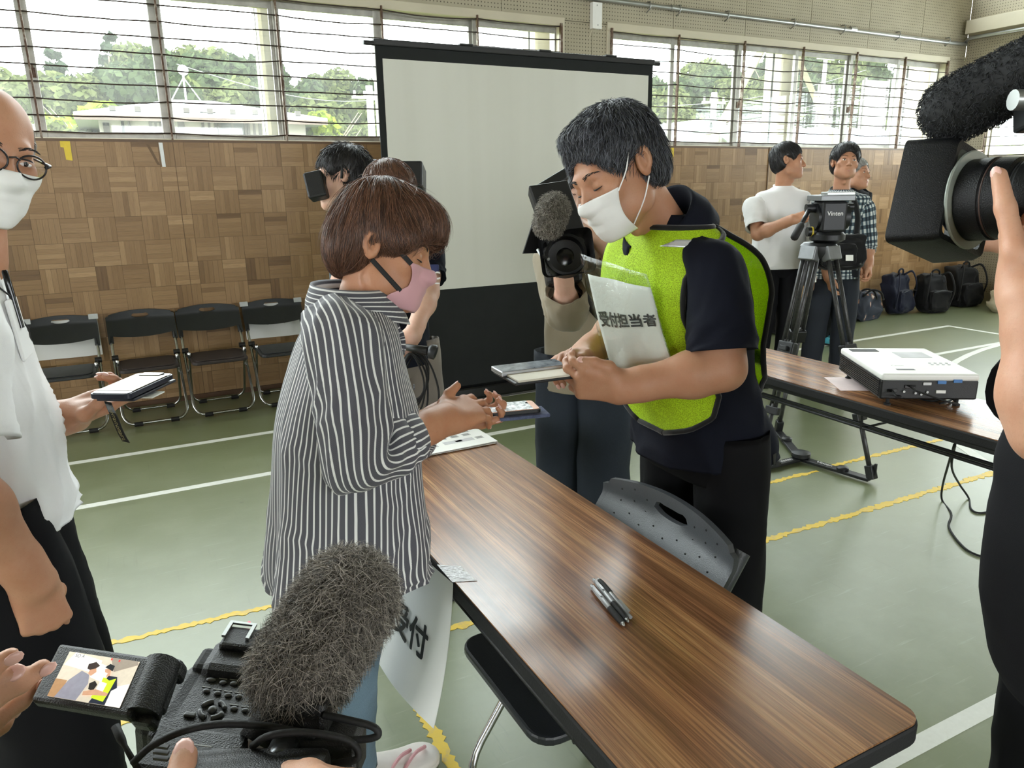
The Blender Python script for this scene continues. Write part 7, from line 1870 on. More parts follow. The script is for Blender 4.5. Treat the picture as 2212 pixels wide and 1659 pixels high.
# ------------------------------------------------------------------ older man at the left edge
YL = 1.65
lm = thing('person', 'older man in glasses and white mask at the left edge holding a phone', 'person', (-0.27, YL, 0)); B = Body()
fl = camvec(0.836, -0.259, 0.483); ul = camvec(0.224, 0.966, 0.129); hl = frame_from(fl, ul)
o = at_y(-38, 330, YL); nb = at_y(-62, 560, YL)
wLm, hsL = put_head(B, o, hl, 0.985, nb, False, 0.0042); eye_parts(B, wLm, 'open'); brow_parts(B, wLm, 0.9)
hipsL = [(-0.29, YL-0.10, 0.86), (-0.29, YL+0.10, 0.86)]; kneesL = [(-0.24, YL-0.10, 0.46), (-0.25, YL+0.10, 0.46)]; anklesL = [(-0.25, YL-0.11, 0.09), (-0.26, YL+0.11, 0.09)]
core(B, nb, (-0.29, YL, 0.92), at_y(-60, 660, YL-0.11), at_y(-60, 660, YL+0.11), hipsL, kneesL, anklesL)
eF, wF = at_y(10, 930, YL+0.16), at_y(158, 898, YL+0.07)
limb(B, eF, wF, at_y(285, 842, YL+0.03)-wF, (0.15, 0.30, -0.94), -1, ((0.12, 0.25, 0.2), (0.55, 1.05, 0.7), (0.7, 1.15, 0.8), (0.8, 1.2, 0.8)), ((0.046, 0.044, -0.014), (0.052, 0.080, -0.026), (0.040, 0.112, -0.040)), 1.0, (0.046, 0.031), None, 0.0036, (0.04, 0.0, -0.05, -0.10))
eN, wN = at_y(-95, 1030, YL-0.24), at_y(72, 1258, YL-0.20)
limb(B, eN, wN, at_y(118, 1400, YL-0.20)-wN, (0.45, -0.85, 0.25), -1, ((0.75, 1.0, 0.6), (0.8, 1.05, 0.6), (0.85, 1.1, 0.6), (0.9, 1.1, 0.6)), ((0.040, 0.046, -0.022), (0.038, 0.080, -0.036), (0.022, 0.104, -0.044)), 1.0, (0.047, 0.033), at_y(-110, 880, YL-0.2), 0.0036)
B.build('body', BODYM(SKIN_D), lm)
def extra_bald(h): h.ell((0, 0.06, 0.10), (0.10, 0.12, 0.10), 0.02, None, True)
default_hair(wLm, lm, HAIRG, 0.05, -0.05, 0.004, 900, 0.05, 0.0, 4, 0.002, extra_bald)
mk, MV = face_mask('mask', MASKW, lm, hsL, wLm, lambda t: 0.95-0.10*math.sin(PI*t), -0.020, -0.122, 0.0022, 0.0055, bulge=0.005)
gl_ = thing('eyeglasses', 'dark-rimmed glasses worn by the older man at the left edge', 'glasses', o); RIM = simple('dark_glasses_rim', lin(34, 30, 32), 0.3, 0.2)
LENS = NT('spectacle_lens'); _lw = LENS.n('LayerWeight', {'Blend': 0.5}); LENS = LENS.done(LENS.n('MixShader', {0: LENS.math('MULTIPLY_ADD', _lw.outputs['Facing'], 0.25, 0.05), 1: LENS.n('BsdfTransparent').outputs[0], 2: LENS.n('BsdfGlossy', {'Roughness': 0.03}).outputs[0]}))
for q in (-1, 1):
    ring = [wLm((q*0.033+0.0255*math.cos(a), 0.108-0.006*abs(math.cos(a))*0.5-0.003*q*math.cos(a), -0.006+0.020*math.sin(a))) for a in np.linspace(0, 2*PI, 33)[:-1]]
    rm = MB().tube(ring, 0.0017, 6, True).build('rim', RIM, gl_, smooth=True); MB().add(ring, [tuple(range(32))]).build('lens', LENS, rm)
    MB().tube([wLm((q*0.058, 0.102, 0.0)), wLm((q*0.075, 0.08, 0.004)), wLm((q*0.082, 0.0, 0.012)), wLm((q*0.080, -0.03, -0.005))], [0.0035, 0.0030, 0.0016, 0.0016], 6).build('temple', RIM, gl_, smooth=True)
MB().tube([wLm((-0.009, 0.112, 0.002)), wLm((0, 0.116, 0.005)), wLm((0.009, 0.112, 0.002))], 0.0016, 6).build('bridge', RIM, gl_, smooth=True)
def ringL(y, xl, xr, b, p=2.3): return ring_y(y, xl, xr, YL, b, p)
foldL = lambda a, t: 0.012*fnoise(math.cos(2*PI*a)*1.8, math.sin(2*PI*a)*1.8+2, t*4)*(0.4+t)+0.012*max(0, 1-abs(fnoise(math.cos(2*PI*a)*2, math.sin(2*PI*a)*2+t*3, t*3+5))*4)*(0.3+t)
wsh = Loft([ringL(560, -115, -12, 0.07, 2.0), ringL(610, -190, 8, 0.12), ringL(660, -225, 32, 0.175), ringL(740, -240, 66, 0.19), ringL(830, -245, 98, 0.185), ringL(920, -238, 126, 0.18), ringL(1010, -228, 148, 0.18), ringL(1080, -218, 164, 0.182), ringL(1120, -212, 170, 0.184)], 80, 96, foldL)
wsh.build('polo_shirt', WTEE, lm)
SN = at_y(-100, 720, YL-0.16); sleeve(WTEE, lm, [SN+[0, 0.08, 0.04], SN, SN+(eN-SN)*0.4, SN+(eN-SN)*0.75], [0.06, 0.078, 0.08, 0.085], 51, 0.007, 'sleeve', 36, 36, (1, 0, 0))
SF = at_y(-40, 720, YL+0.17); sleeve(WTEE, lm, [SF+[0, -0.08, 0.04], SF, SF+(eF-SF)*0.4, SF+(eF-SF)*0.75], [0.06, 0.075, 0.075, 0.078], 52, 0.007, 'sleeve', 30, 30, (1, 0, 0))
seat_of(BLKT, lm, hipsL[0], hipsL[1], (-0.29, YL, 0.98), 0.17, 55)
for k_ in range(2): trouser_leg(BLKT, lm, hipsL[k_], kneesL[k_], anklesL[k_], (0.115, 0.112, 0.105), 60+k_, 0.010); shoe('shoe', SHOEK, lm, anklesL[k_], (1, 0, 0), 0.26, BLACKR)
# chest pocket with a pen, cord down the front
pk = wsh.pt(0.955, 0.23, 0.006); d0 = unit(wsh.pt(0.955, 0.34, 0.006)-pk); s0 = unit(wsh.pt(0.985, 0.23, 0.006)-wsh.pt(0.925, 0.23, 0.006))
MB().obox(pk+d0*0.05, s0*0.038, d0*0.055, np.cross(s0, d0)*0.003).build('pocket', WTEE, lm, bevel=0.003)
MB().tube([wsh.pt(0.90+0.02*q, 0.10+0.05*q, 0.006+0.002*math.sin(q)) for q in range(7)], 0.0016, 6).build('neck_cord', INK, lm, smooth=True)
pt_ = pk-d0*0.010
pn = thing('ballpoint_pen', 'black capped pen clipped in the older man\'s white chest pocket', 'pen', pt_)
MB().lathe([(0.004, -0.045), (0.0052, -0.042), (0.0056, -0.02), (0.0056, 0.0), (0.005, 0.01), (0.005, 0.06)], pt_+np.cross(d0, s0)*0.004, d0, 12).build('barrel', GLOSSB, pn, smooth=True, auto=0.7)
MB().obox(pt_-d0*0.012+s0*0.007, s0*0.0012, d0*0.022, np.cross(s0, d0)*0.002).build('clip', BLACKP, pn)
CREAMD = m_screenpic('pale_phone_face', lin(170, 158, 128), lin(196, 184, 156), 12, 0.0, 0.3)
lp, ex1, ey1, ez1 = slab('smartphone', 'pale-faced smartphone in a dark flip case held by the older man', 'phone', at_z(288, 828, 1.10), at_z(362, 800, 1.10)-at_z(235, 856, 1.10), at_z(345, 790, 1.10)-at_z(378, 810, 1.10), 0.158, 0.080, 0.010, simple('dark_navy_case', lin(34, 36, 50), 0.3), CREAMD, 0.010, GLOSSB)
MB().obox(at_z(288, 828, 1.10)+ex1*0.064+ez1*0.0022, ex1*0.010, ey1*0.022, ez1*0.0012).build('camera_bump', GLOSSB, lp, bevel=0.001)
MB().obox(at_z(288, 828, 1.10)-ez1*0.016+ex1*0.012, ex1*0.074, ey1*0.038, ez1*0.003).build('flip_cover', simple('dark_navy_cover', lin(30, 32, 44), 0.35), lp, bevel=0.002)
MB().obox(at_z(288, 828, 1.10)-ez1*0.024-ey1*0.030+ex1*0.004, ex1*0.022, ey1*0.016, ez1*0.0012).build('card', PAPER, lp)
st0 = at_z(233, 868, 1.085); stp = catmull([st0, P(242, 890, 1.33), P(252, 915, 1.335), P(262, 938, 1.34), P(272, 955, 1.345)], 20)
vs = []; 
for q in stp: vs += [q-CR*0.0065+CU*0.0015, q+CR*0.0065-CU*0.0015]
sto = MB().add(vs, [(2*i, 2*i+1, 2*i+3, 2*i+2) for i in range(19)]).build('wrist_strap', simple('black_strap', lin(26, 26, 26), 0.8), lp); sto.modifiers.new('thick', 'SOLIDIFY').thickness = 0.0015
for j in range(5):
    q = stp[3+j*3]; e = unit(stp[4+j*3]-stp[2+j*3]); text_obj('strap_lettering', 'MAUS', 0.0075, q-CF*0.0016, e, np.cross(e, CF)*-1 if np.cross(e, CF) @ CR > 0 else np.cross(e, CF), simple('olive_print', lin(150, 140, 100), 0.7) if 'olive_print' not in MATS else MATS['olive_print'], lp)

# ------------------------------------------------------------------ men by the tripod
d4 = P(1690, 600, 5.15); p4 = d4[:2]
h4 = {'o': P(1703, 350, 5.15), 'f': camvec(0.93, 0.02, 0.36), 'u': camvec(-0.03, 1, 0.0), 's': 0.98}
toC = unit((CAMP-np.array([*p4, CAMP[2]])))[:2]
t4, w4, L4, I4 = figure('young man in a plain white T-shirt standing behind the tripod, looking right', p4, camvec(0.25, 0, 0.95)[:2], 1.69, SKIN_D, WTEE, BLKT, SHOEK, 0.78, 0.86, False, h4,
    lambda w, t: default_hair(w, t, HAIRB, 0.058, -0.055, 0.013, 1500, 0.04, 0.4, 4, 0.004, None, 0.080),
    {'R': {'shoulder': P(1630, 446, 5.20), 'elbow': P(1637, 506, 5.12), 'wrist': P(1712, 474, 4.90), 'fdir': camvec(0.9, 0.25, 0.3), 'back': camvec(-0.2, 0.5, 0.8), 'curls': FIST, 'thumb_to': camvec(0, 1, 0)},
     'L': {'shoulder': P(1760, 446, 5.26), 'elbow': P(1768, 540, 5.30), 'wrist': P(1755, 600, 5.2), 'fdir': camvec(-0.1, -1, 0.1), 'back': camvec(0.9, 0, 0.2)}}, 1.15, (0, 0, 0), (0.092, 0.075, 0.068), gaze=0.5, shl=0.205)
nbk = thing('notebook', 'white notebook held at his side by the man in the white T-shirt', 'notebook', P(1748, 560, 5.0)); MB().obox(P(1748, 575, 4.98), CR*0.012, CU*0.12, CF*0.09).build('cover', PAPER, nbk, bevel=0.003); MB().obox(P(1742, 575, 4.98), CR*0.003, CU*0.125, CF*0.093).build('spine', INK, nbk)
p5 = P(1822, 600, 5.0)[:2]
h5 = {'o': P(1826, 352, 5.0), 'f': camvec(-0.12, -0.02, 0.99), 'u': camvec(0.10, 1, 0.0), 's': 0.97}
t5, w5, L5, I5 = figure('man in a dark plaid shirt with a black crossbody bag facing the camera', p5, camvec(-0.15, 0, 0.99)[:2], 1.655, SKIN_D, PLAID, DENIM_B, SHOEK, 1.35, 0.80, False, h5,
    lambda w, t: default_hair(w, t, HAIRB, 0.070, -0.045, 0.015, 1500, 0.15, 0.2, 6, 0.010),
    {'L': {'shoulder': P(1866, 448, 5.08), 'elbow': P(1873, 530, 5.12), 'wrist': P(1876, 572, 5.08), 'fdir': camvec(0.02, -1, 0.2), 'back': camvec(0.9, 0.1, 0.3), 'curls': ((0.6, 0.8, 0.5),)*4},
     'R': {'shoulder': P(1788, 450, 5.08), 'elbow': P(1774, 530, 5.15), 'wrist': P(1790, 600, 5.1)}}, 1.0, (0, 0, 0), (0.094, 0.08, 0.072), collar_m=PLAID, seed=5)
MB().add([P(1808, 414, 4.90), P(1822, 414, 4.90), P(1817, 434, 4.895), P(1812, 434, 4.895)], [(0, 1, 2, 3)]).build('undershirt', WTEE, t5)
bg = thing('crossbody_bag', 'black crossbody bag with a white tag on the plaid-shirted man', 'bag', P(1815, 545, 4.92))
pillow_box('pouch', BLKF, bg, P(1815, 545, 4.93), 0.15, 0.055, 0.115, math.atan2(CR[1], CR[0]), 0.1, 0, 0.015, 21)
pillow_box('front_pocket', BLKF, bg, P(1812, 552, 4.87), 0.11, 0.03, 0.075, math.atan2(CR[1], CR[0]), 0.1, 0, 0.01, 22)
MB().obox(P(1835, 557, 4.825), CR*0.024, CU*0.019, CF*0.0015).build('tag', PAPER, bg); MB().cyl(P(1783, 540, 4.84), P(1783, 540, 4.83), 0.008, 12).build('snap', STEEL, bg)
MB().tube(catmull([P(1850, 512, 4.93), P(1853, 470, 4.94), P(1846, 435, 4.96), P(1836, 418, 5.02)], 16), 0.02, 6, flat=(CF, 0.2)).build('shoulder_strap', BLKF, bg, smooth=True)
MB().tube(catmull([P(1848, 530, 4.92), P(1856, 552, 4.90), P(1858, 565, 4.90)], 8), 0.008, 6).tube([P(1858, 565, 4.90), P(1856, 575, 4.90)], 0.016, 8).build('key_fob', DARKM, bg, smooth=True)
p6 = P(1862, 600, 5.75)[:2]
h6 = {'o': P(1850, 377, 5.75), 'f': camvec(0.55, -0.05, 0.83), 'u': camvec(0, 1, 0), 's': 0.98}
figure('older man with grey hair half hidden behind the plaid-shirted man', p6, camvec(0.5, 0, 0.8)[:2], 1.66, SKIN_D, BLKS, BLKT, TEALP, 0.5, 0.86, False, h6, lambda w, t: default_hair(w, t, HAIRG, 0.075, -0.045, 0.008, 900, 0.05, 0.2, 7, 0.004), {'L': {'elbow': P(1850, 500, 5.75)}, 'R': {'elbow': P(1835, 500, 5.75)}}, 0.9, feet=[at_z(1772, 742), at_z(1790, 735)], seed=8, shoe_l=0.27)

# ------------------------------------------------------------------ cameraman and sound assistant behind the woman
p7 = P(748, 600, 3.05)[:2]
h7 = {'o': P(738, 388, 3.0), 'f': camvec(-0.97, -0.10, 0.20), 'u': camvec(-0.06, 1, 0), 's': 0.99}
t7, w7, L7, I7 = figure('cameraman with spiky black hair in a teal shirt behind the woman, facing left', p7, camvec(-0.85, 0, 0.3)[:2], 1.68, SKIN_C, TEALS, GREYT, SHOEK, 0.6, 0.86, False, h7,
    lambda w, t: default_hair(w, t, HAIRB, 0.074, -0.050, 0.012, 2600, 0.55, 0.1, 9, 0.016), {'L': {'elbow': P(738, 610, 3.05), 'wrist': P(765, 690, 2.95)}, 'R': {'elbow': P(770, 560, 3.2), 'wrist': P(760, 470, 3.2), 'fdir': camvec(-0.3, 0.9, 0)}}, 1.0, seed=11)
MB().tube([w7((0.05, 0.09, -0.05)), w7((0.03, 0.115, -0.062)), w7((0.0, 0.122, -0.066))], 0.003, 6).build('headset_boom', BLACKP, t7, smooth=True)
MB().tube(catmull([w7((-0.085, 0.0, -0.02)), w7((-0.09, -0.01, 0.03)), w7((-0.088, -0.03, 0.0))], 10), 0.006, 6).build('earpiece', BLACKP, t7, smooth=True)
vc = thing('video_camera', 'black shoulder video camera with square viewfinder behind the woman\'s head', 'camera', P(790, 390, 3.0))
MB().obox(P(684, 402, 2.92), CR*0.036+CU*0.008, CU*0.050-CR*0.012, CF*0.035).build('viewfinder', BLACKP, vc, bevel=0.008)
MB().obox(P(700, 398, 2.93), CR*0.010, CU*0.030, CF*0.022).build('eyecup', BLACKR, vc, bevel=0.006)
MB().obox(P(835, 385, 3.12), CR*0.16, CU*0.055, CF*0.07).build('camera_body', BLACKP, vc, bevel=0.01)
MB().tube([P(752, 358, 3.08), P(768, 350, 3.08), P(838, 352, 3.1), P(850, 362, 3.1)], 0.013, 8).build('top_handle', BLACKP, vc, smooth=True)
for x_ in (845, 853, 861, 872): MB().cyl(P(x_, 372, 3.1), P(x_, 346+(6 if x_ > 865 else 0), 3.1), 0.006, 8).build('control_stub', BLACKP, vc, smooth=True)
MB().cyl(P(872, 392, 3.1), P(905, 398, 3.12), 0.045, 16).build('lens_barrel', BLACKP, vc, smooth=True, auto=0.6)
p8 = P(868, 700, 2.72)[:2]
t8, w8, L8, I8 = figure('assistant in a navy shirt and grey trousers holding a microphone and coiled cable', p8, camvec(0.55, 0, 0.75)[:2], 1.60, SKIN_C, NAVY, GREYT, SHOEK, 0.72, 0.80, True, {'o': P(848, 425, 2.72), 'f': camvec(0.75, -0.2, 0.3), 'u': UPZ, 's': 0.90},
    lambda w, t: default_hair(w, t, HAIRBR, 0.070, -0.075, 0.016, 1500, 0.05, 0.1, 12, 0.004), {'L': {'shoulder': P(918, 530, 2.70), 'elbow': P(926, 632, 2.62), 'wrist': P(893, 722, 2.48), 'fdir': camvec(-0.55, -0.75, 0.1), 'back': camvec(0.5, 0.2, 0.9), 'curls': ((0.9, 1.1, 0.7),)*4, 'thumb_to': camvec(-0.7, 0.5, 0.3)}, 'R': False}, 1.05, (0, 0, 0), (0.10, 0.092, 0.085), seed=13)
sl_ = (P(926, 632, 2.62)-P(918, 530, 2.70)); text_obj('sleeve_lettering', 'BC', 0.036, P(937, 596, 2.56), CR, CU, WHITEINK, t8, 0.0012); MB().obox(P(936, 612, 2.565), CR*0.022, CU*0.0025, CF*0.001).build('sleeve_stripe', WHITEINK, t8)
MB().obox(P(936, 580, 2.585), CR*0.020, CU*0.014, CF*0.006).build('sleeve_patch', simple('blue_patch', lin(44, 52, 96), 0.7), t8, bevel=0.004)
mi = thing('handheld_microphone', 'black handheld microphone held by the assistant in navy', 'microphone', P(905, 757, 2.42))
MB().tube([P(866, 748, 2.44), P(925, 758, 2.40)], [0.010, 0.015], 14).build('body', BLACKP, mi, smooth=True); MB().tube([P(925, 758, 2.40), P(930, 759, 2.40), P(940, 761, 2.40), P(943, 762, 2.40)], [0.016, 0.024, 0.025, 0.019], 16).build('grille', DARKM, mi, smooth=True)
cw = thing('coiled_cable', 'coil of black cable hanging from the assistant\'s hand', 'cable', P(905, 820, 2.45))
for j in range(6): MB().tube([P(888+j*3+26*math.cos(a)+6*math.sin(a*2+j), 815+j*2+(50+3*j)*math.sin(a), 2.43+0.008*j) for a in np.linspace(0, 2*PI, 30)[:-1]], 0.0034, 6, True).build('loop', BLACKR, cw, smooth=True)
MB().tube(catmull([P(915, 765, 2.42), P(935, 800, 2.43), P(948, 850, 2.45), P(942, 900, 2.5)], 20), 0.0034, 6).build('tail', BLACKR, cw, smooth=True)

# ------------------------------------------------------------------ camerawoman behind the tablet
p9 = P(1285, 800, 2.55)[:2]
t9, w9, L9, I9 = figure('camerawoman in a khaki blouse and dark jeans filming from behind the tablet', p9, camvec(-0.35, 0, 0.93)[:2], 1.58, SKIN_C, KHAKI, DENIM_D, SHOEK, 1.55, 0.74, True, {'o': P(1262, 440, 2.55), 'f': camvec(-0.3, -0.1, 0.93), 'u': UPZ, 's': 0.9},
    lambda w, t: default_hair(w, t, HAIRB, 0.066, -0.08, 0.014, 900, 0.05, 0.1, 15, 0.004),
    {'R': {'shoulder': P(1205, 560, 2.50), 'elbow': P(1225, 672, 2.36), 'wrist': P(1216, 590, 2.24), 'fdir': camvec(0.0, 1, 0.1), 'back': camvec(-0.7, 0, 0.7)}, 'L': {'shoulder': P(1345, 560, 2.6), 'elbow': P(1348, 590, 2.40), 'wrist': P(1292, 512, 2.30), 'fdir': camvec(-0.75, 0.55, 0.3), 'back': camvec(0.5, 0.7, 0.4), 'curls': ((0.5, 0.6, 0.4),)*4}}, 1.22, (0, 0, 0), (0.112, 0.100, 0.098), seed=17)
MB().tube(catmull([P(1200, 520, 2.42), P(1262, 640, 2.33), P(1310, 700, 2.36)], 16), 0.016, 6, flat=(CF, 0.25)).build('bag_strap', INK, t9, smooth=True)
c9 = thing('camcorder', 'black camcorder with square lens hood and grey fur microphone held by the camerawoman', 'camera', P(1225, 545, 2.2))
hood = MB(); cc = P(1225, 545, 2.10); rr_ = rrect(0.155, 0.128, 0.018, 5); e1 = unit(CR*0.985+CU*0.13); e2 = unit(CU*0.985-CR*0.13)
n_ = len(rr_)
for kk, (dd, sc_) in enumerate(((0.0, 1.0), (0.075, 0.86), (0.072, 0.80), (0.006, 0.95))):
    hood.v += [tuple(cc+e1*x_*sc_+e2*y_*sc_+CF*dd) for x_, y_ in rr_]
hood.n = len(hood.v); hood.f = [(a_*n_+i, a_*n_+(i+1) % n_, ((a_+1) % 4)*n_+(i+1) % n_, ((a_+1) % 4)*n_+i) for a_ in range(4) for i in range(n_)]; hood.mi = [0]*len(hood.f)
hood.build('lens_hood', BLACKP, c9, smooth=True, auto=0.5)
MB().lathe([(0.062, 0.09), (0.060, 0.03), (0.052, 0.028), (0.050, 0.07), (0.046, 0.072)], cc, CF, 32).build('lens_ring', BLACKP, c9, smooth=True, auto=0.5)
MB().ball(cc+CF*0.085, 0.046, 0.046, 0.016, 24, np.array([CR, CU, CF])).build('front_glass', GLOSSB, c9, smooth=True)
MB().lathe([(0.05, 0.08), (0.055, 0.10), (0.055, 0.15), (0.05, 0.17)], cc, CF, 28).build('barrel', BLACKP, c9, smooth=True, auto=0.5)
for a in np.linspace(0, 2*PI, 40)[:-1]: MB().obox(cc+CF*0.125+(e1*math.cos(a)+e2*math.sin(a))*0.0555, (e1*math.cos(a)+e2*math.sin(a))*0.002, unit(np.cross(CF, e1*math.cos(a)+e2*math.sin(a)))*0.0018, CF*0.022).build('rib', BLACKR, c9)
MB().obox(cc+CF*0.25-CU*0.005, e1*0.055, e2*0.060, CF*0.09).build('body', BLACKP, c9, bevel=0.012)
MB().obox(P(1205, 470, 2.28), unit(CR+CU*0.15)*0.06, unit(CU-CR*0.35)*0.10, CF*0.05).build('side_wing', BLACKP, c9, bevel=0.006)
MB().add([P(1165, 440, 2.25), P(1200, 400, 2.3), P(1205, 545, 2.3), P(1130, 548, 2.28)], [(0, 1, 2, 3)]).build('rain_flap', BLKF, c9).modifiers.new('thick', 'SOLIDIFY').thickness = 0.006
MB().obox(P(1190, 405, 2.35), CR*0.05+CU*0.03, CU*0.02, CF*0.07).build('top_grip', BLACKP, c9, bevel=0.006)
fur('fur_windshield', FURG, c9, P(1196, 452, 2.10), P(1186, 482, 2.09), 0.040, 4200, 0.020, 5, 0.0007)
MB().tube(catmull([P(1162, 540, 2.2), P(1170, 552, 2.15), P(1185, 560, 2.12)], 8), 0.005, 6).build('ring_strap', STEEL, c9)
# ------------------------------------------------------------------ right-hand cameraman: arm, belly and broadcast lens
p10 = np.array([1.27, 0.40])
t10 = thing('person', 'cameraman in black at the right edge with one hand on a large lens', 'person', (*p10, 0)); B = Body()
nbx = np.array([1.30, 0.36, 1.44]); hx_ = [(1.24, 0.31, 0.86), (1.24, 0.49, 0.86)]; kx = [(1.26, 0.31, 0.46), (1.27, 0.51, 0.46)]; ax_ = [(1.27, 0.30, 0.09), (1.29, 0.53, 0.09)]
w10, hs10 = put_head(B, nbx+[0.02, 0.04, 0.17], frame_from((-0.6, 0.8, 0), UPZ), 0.98, nbx, False, 0.007)
core(B, nbx, (1.24, 0.40, 0.92), (1.24, 0.42, 1.36), (1.36, 0.30, 1.36), hx_, kx, ax_, 0.9, 0.02)
Wr = P(2236, 655, 0.86); El = P(2268, 930, 0.84); fdr = P(2252, 440, 0.90)-Wr
limb(B, El, Wr, fdr, unit(-CF*0.9-CR*0.25), -1, ((0.10, 0.20, 0.12), (0.18, 0.25, 0.15), (0.22, 0.3, 0.2), (0.28, 0.3, 0.2)), ((0.040, 0.058, -0.014), (0.062, 0.098, -0.018), (0.072, 0.140, -0.020)), 0.98, (0.044, 0.030), None, 0.0030, (0.02, -0.03, -0.08, -0.14), True, 1.0, tworld=(P(2194, 545, 0.865), P(2172, 450, 0.875), P(2158, 378, 0.885)))
El2 = np.array((1.52, 0.55, 1.12)); limb(B, El2, (1.36, 0.72, 1.36), (-0.2, 0.7, 0.6), (0.8, 0.2, 0.3), 1, FIST, TH_REST, 1.0, (0.046, 0.031), None, 0.006)
B.build('body', BODYM(SKIN_A), t10)
default_hair(w10, t10, HAIRB, 0.066, -0.05, 0.011, 800, 0.15, 0.2, 21)
def c10(py, px, b, half):   # ring whose left outline is where the photograph shows it
    c = P(px, py, 1.02); v = unit(CR*[1, 1, 0]); q = np.cross(UPZ, v); return (c+v*half, v*half, q*b, 2.3)
rg10 = [(nbx+[0, 0, 0.01], np.array((0.065, 0, 0)), np.array((0, 0.065, 0)), 2.0), (nbx-[0, 0, 0.06], np.array((0.15, -0.1, 0)), np.array((0.06, 0.09, 0)), 2.2), c10(950, 2225, 0.15, 0.19), c10(1100, 2192, 0.16, 0.20), c10(1200, 2172, 0.165, 0.205), c10(1310, 2161, 0.168, 0.21), c10(1400, 2167, 0.168, 0.21), c10(1470, 2184, 0.165, 0.205), c10(1525, 2210, 0.16, 0.195)]
Loft(rg10, 70, 72, wr(71, 0.007, 2, 6)).build('shirt', BLKS, t10)
sleeve(BLKS, t10, [np.array((1.18, 0.47, 1.36)), np.array((1.16, 0.50, 1.30)), (np.array((1.16, 0.5, 1.30))+El)/2, El*0.8+np.array((1.16, 0.5, 1.3))*0.2], [0.06, 0.075, 0.075, 0.08], 72, 0.006, 'sleeve', 24, 28, (1, 0, 0))
sleeve(BLKS, t10, [np.array((1.42, 0.27, 1.37)), np.array((1.46, 0.30, 1.30)), (np.array((1.46, 0.30, 1.30))+El2)/2, El2], [0.06, 0.075, 0.072, 0.07], 73, 0.006, 'sleeve', 24, 28, (1, 0, 0))
seat_of(BLKT, t10, hx_[1], hx_[0], (1.24, 0.40, 0.98), 0.16, 74)
for k_ in range(2): trouser_leg(BLKT, t10, hx_[k_], kx[k_], ax_[k_], (0.095, 0.08, 0.07), 75+k_, 0.008); shoe('shoe', SHOEK, t10, ax_[k_], (-0.6, 0.8, 0), 0.26, BLACKR)
# broadcast camera: rectangular hood, zoom lens, body out of the picture, foam-covered microphone
bc = thing('broadcast_camera', 'large black broadcast camera with rectangular lens hood entering from the right', 'camera', P(2160, 440, 1.0))
A0 = P(1992, 440, 1.045); A1 = P(2225, 425, 0.93); ax = unit(A1-A0); upv = unit(CU*0.97+CR*0.17); upv = unit(upv-ax*(upv@ax)); sdv = np.cross(ax, upv)
def AL(d): return A0+ax*d
HB = simple('hood_black_plastic', lin(15, 16, 18), 0.42, 0, 0.12, 14, 0.35, 700, **{'Specular IOR Level': 0.25})
hb = MB(); prof = [(0.0, 0.140, 0.142), (0.056, 0.128, 0.136), (0.066, 0.118, 0.128), (0.064, 0.10, 0.112), (0.004, 0.132, 0.134)]
rr0 = rrect(1, 1, 0.08, 4); n_ = len(rr0)
for d, w_, h_ in prof: hb.v += [tuple(AL(d)+sdv*x_*w_+upv*y_*h_) for x_, y_ in rr0]
hb.n = len(hb.v); m_ = len(prof); hb.f = [(a_*n_+i, a_*n_+(i+1) % n_, ((a_+1) % m_)*n_+(i+1) % n_, ((a_+1) % m_)*n_+i) for a_ in range(m_) for i in range(n_)]; hb.mi = [0]*len(hb.f)
hood10 = hb.build('lens_hood', HB, bc, smooth=True, auto=0.5)
MB().obox(AL(0.028)+upv*0.0705, ax*0.024, upv*0.002, sdv*0.055).build('hood_lid', HB, hood10, bevel=0.003)
HOODREFL = simple('hood_rim_reflection', lin(150, 158, 150), 0.3, 0.1)  # pale ring paints the light crescent reflected inside the hood
MB().lathe([(0.054, 0.064), (0.0635, 0.065), (0.0645, 0.067), (0.063, 0.069), (0.054, 0.069)], A0, ax, 44, sdv).build('hood_reflection_ring', HOODREFL, bc, smooth=True, auto=0.6)
MB().lathe([(0.053, 0.070), (0.053, 0.098), (0.051, 0.099), (0.051, 0.104), (0.052, 0.105), (0.050, 0.126), (0.046, 0.129), (0.046, 0.134), (0.047, 0.136), (0.045, 0.154), (0.043, 0.156), (0.044, 0.176), (0.047, 0.18), (0.047, 0.30)], A0, ax, 56, sdv).build('lens_barrel', HB, bc, smooth=True, auto=0.4)
for d, m2 in ((0.1015, simple('bronze_ring', lin(70, 52, 46), 0.5)), (0.1315, DARKM)): MB().lathe([(0.0512 if d < 0.12 else 0.0462, d-0.0010), (0.0517 if d < 0.12 else 0.0467, d), (0.0512 if d < 0.12 else 0.0462, d+0.0010)], A0, ax, 56, sdv).build('lens_mark', m2, bc, smooth=True)
for a in np.linspace(0, 2*PI, 64)[:-1]:
    rd = sdv*math.cos(a)+upv*math.sin(a); MB().obox(AL(0.215)+rd*0.0478, rd*0.0016, unit(np.cross(ax, rd))*0.0016, ax*0.028).build('focus_rib', BLACKR, bc)
MB().obox(AL(0.30)-upv*0.01-sdv*0.04, ax*0.09, upv*0.045, sdv*0.05).build('zoom_grip', HB, bc, bevel=0.015)
MB().obox(AL(0.52)+upv*0.02, ax*0.16, upv*0.11, sdv*0.06).build('camera_body', HB, bc, bevel=0.01)
MB().ball(AL(0.05), 0.045, 0.045, 0.012, 20, np.array([sdv, upv, ax])).build('front_glass', GLOSSB, bc, smooth=True)
m0, m1 = P(2062, 236, 0.98), P(2252, 142, 0.90)
FOAM = m_fabric('black_foam', lin(22, 23, 26), 0.25, 0.98, 420, 0.8, 0.3)
mc = thing('shotgun_microphone', 'black furry shotgun microphone above the broadcast camera at the right', 'microphone', m0)
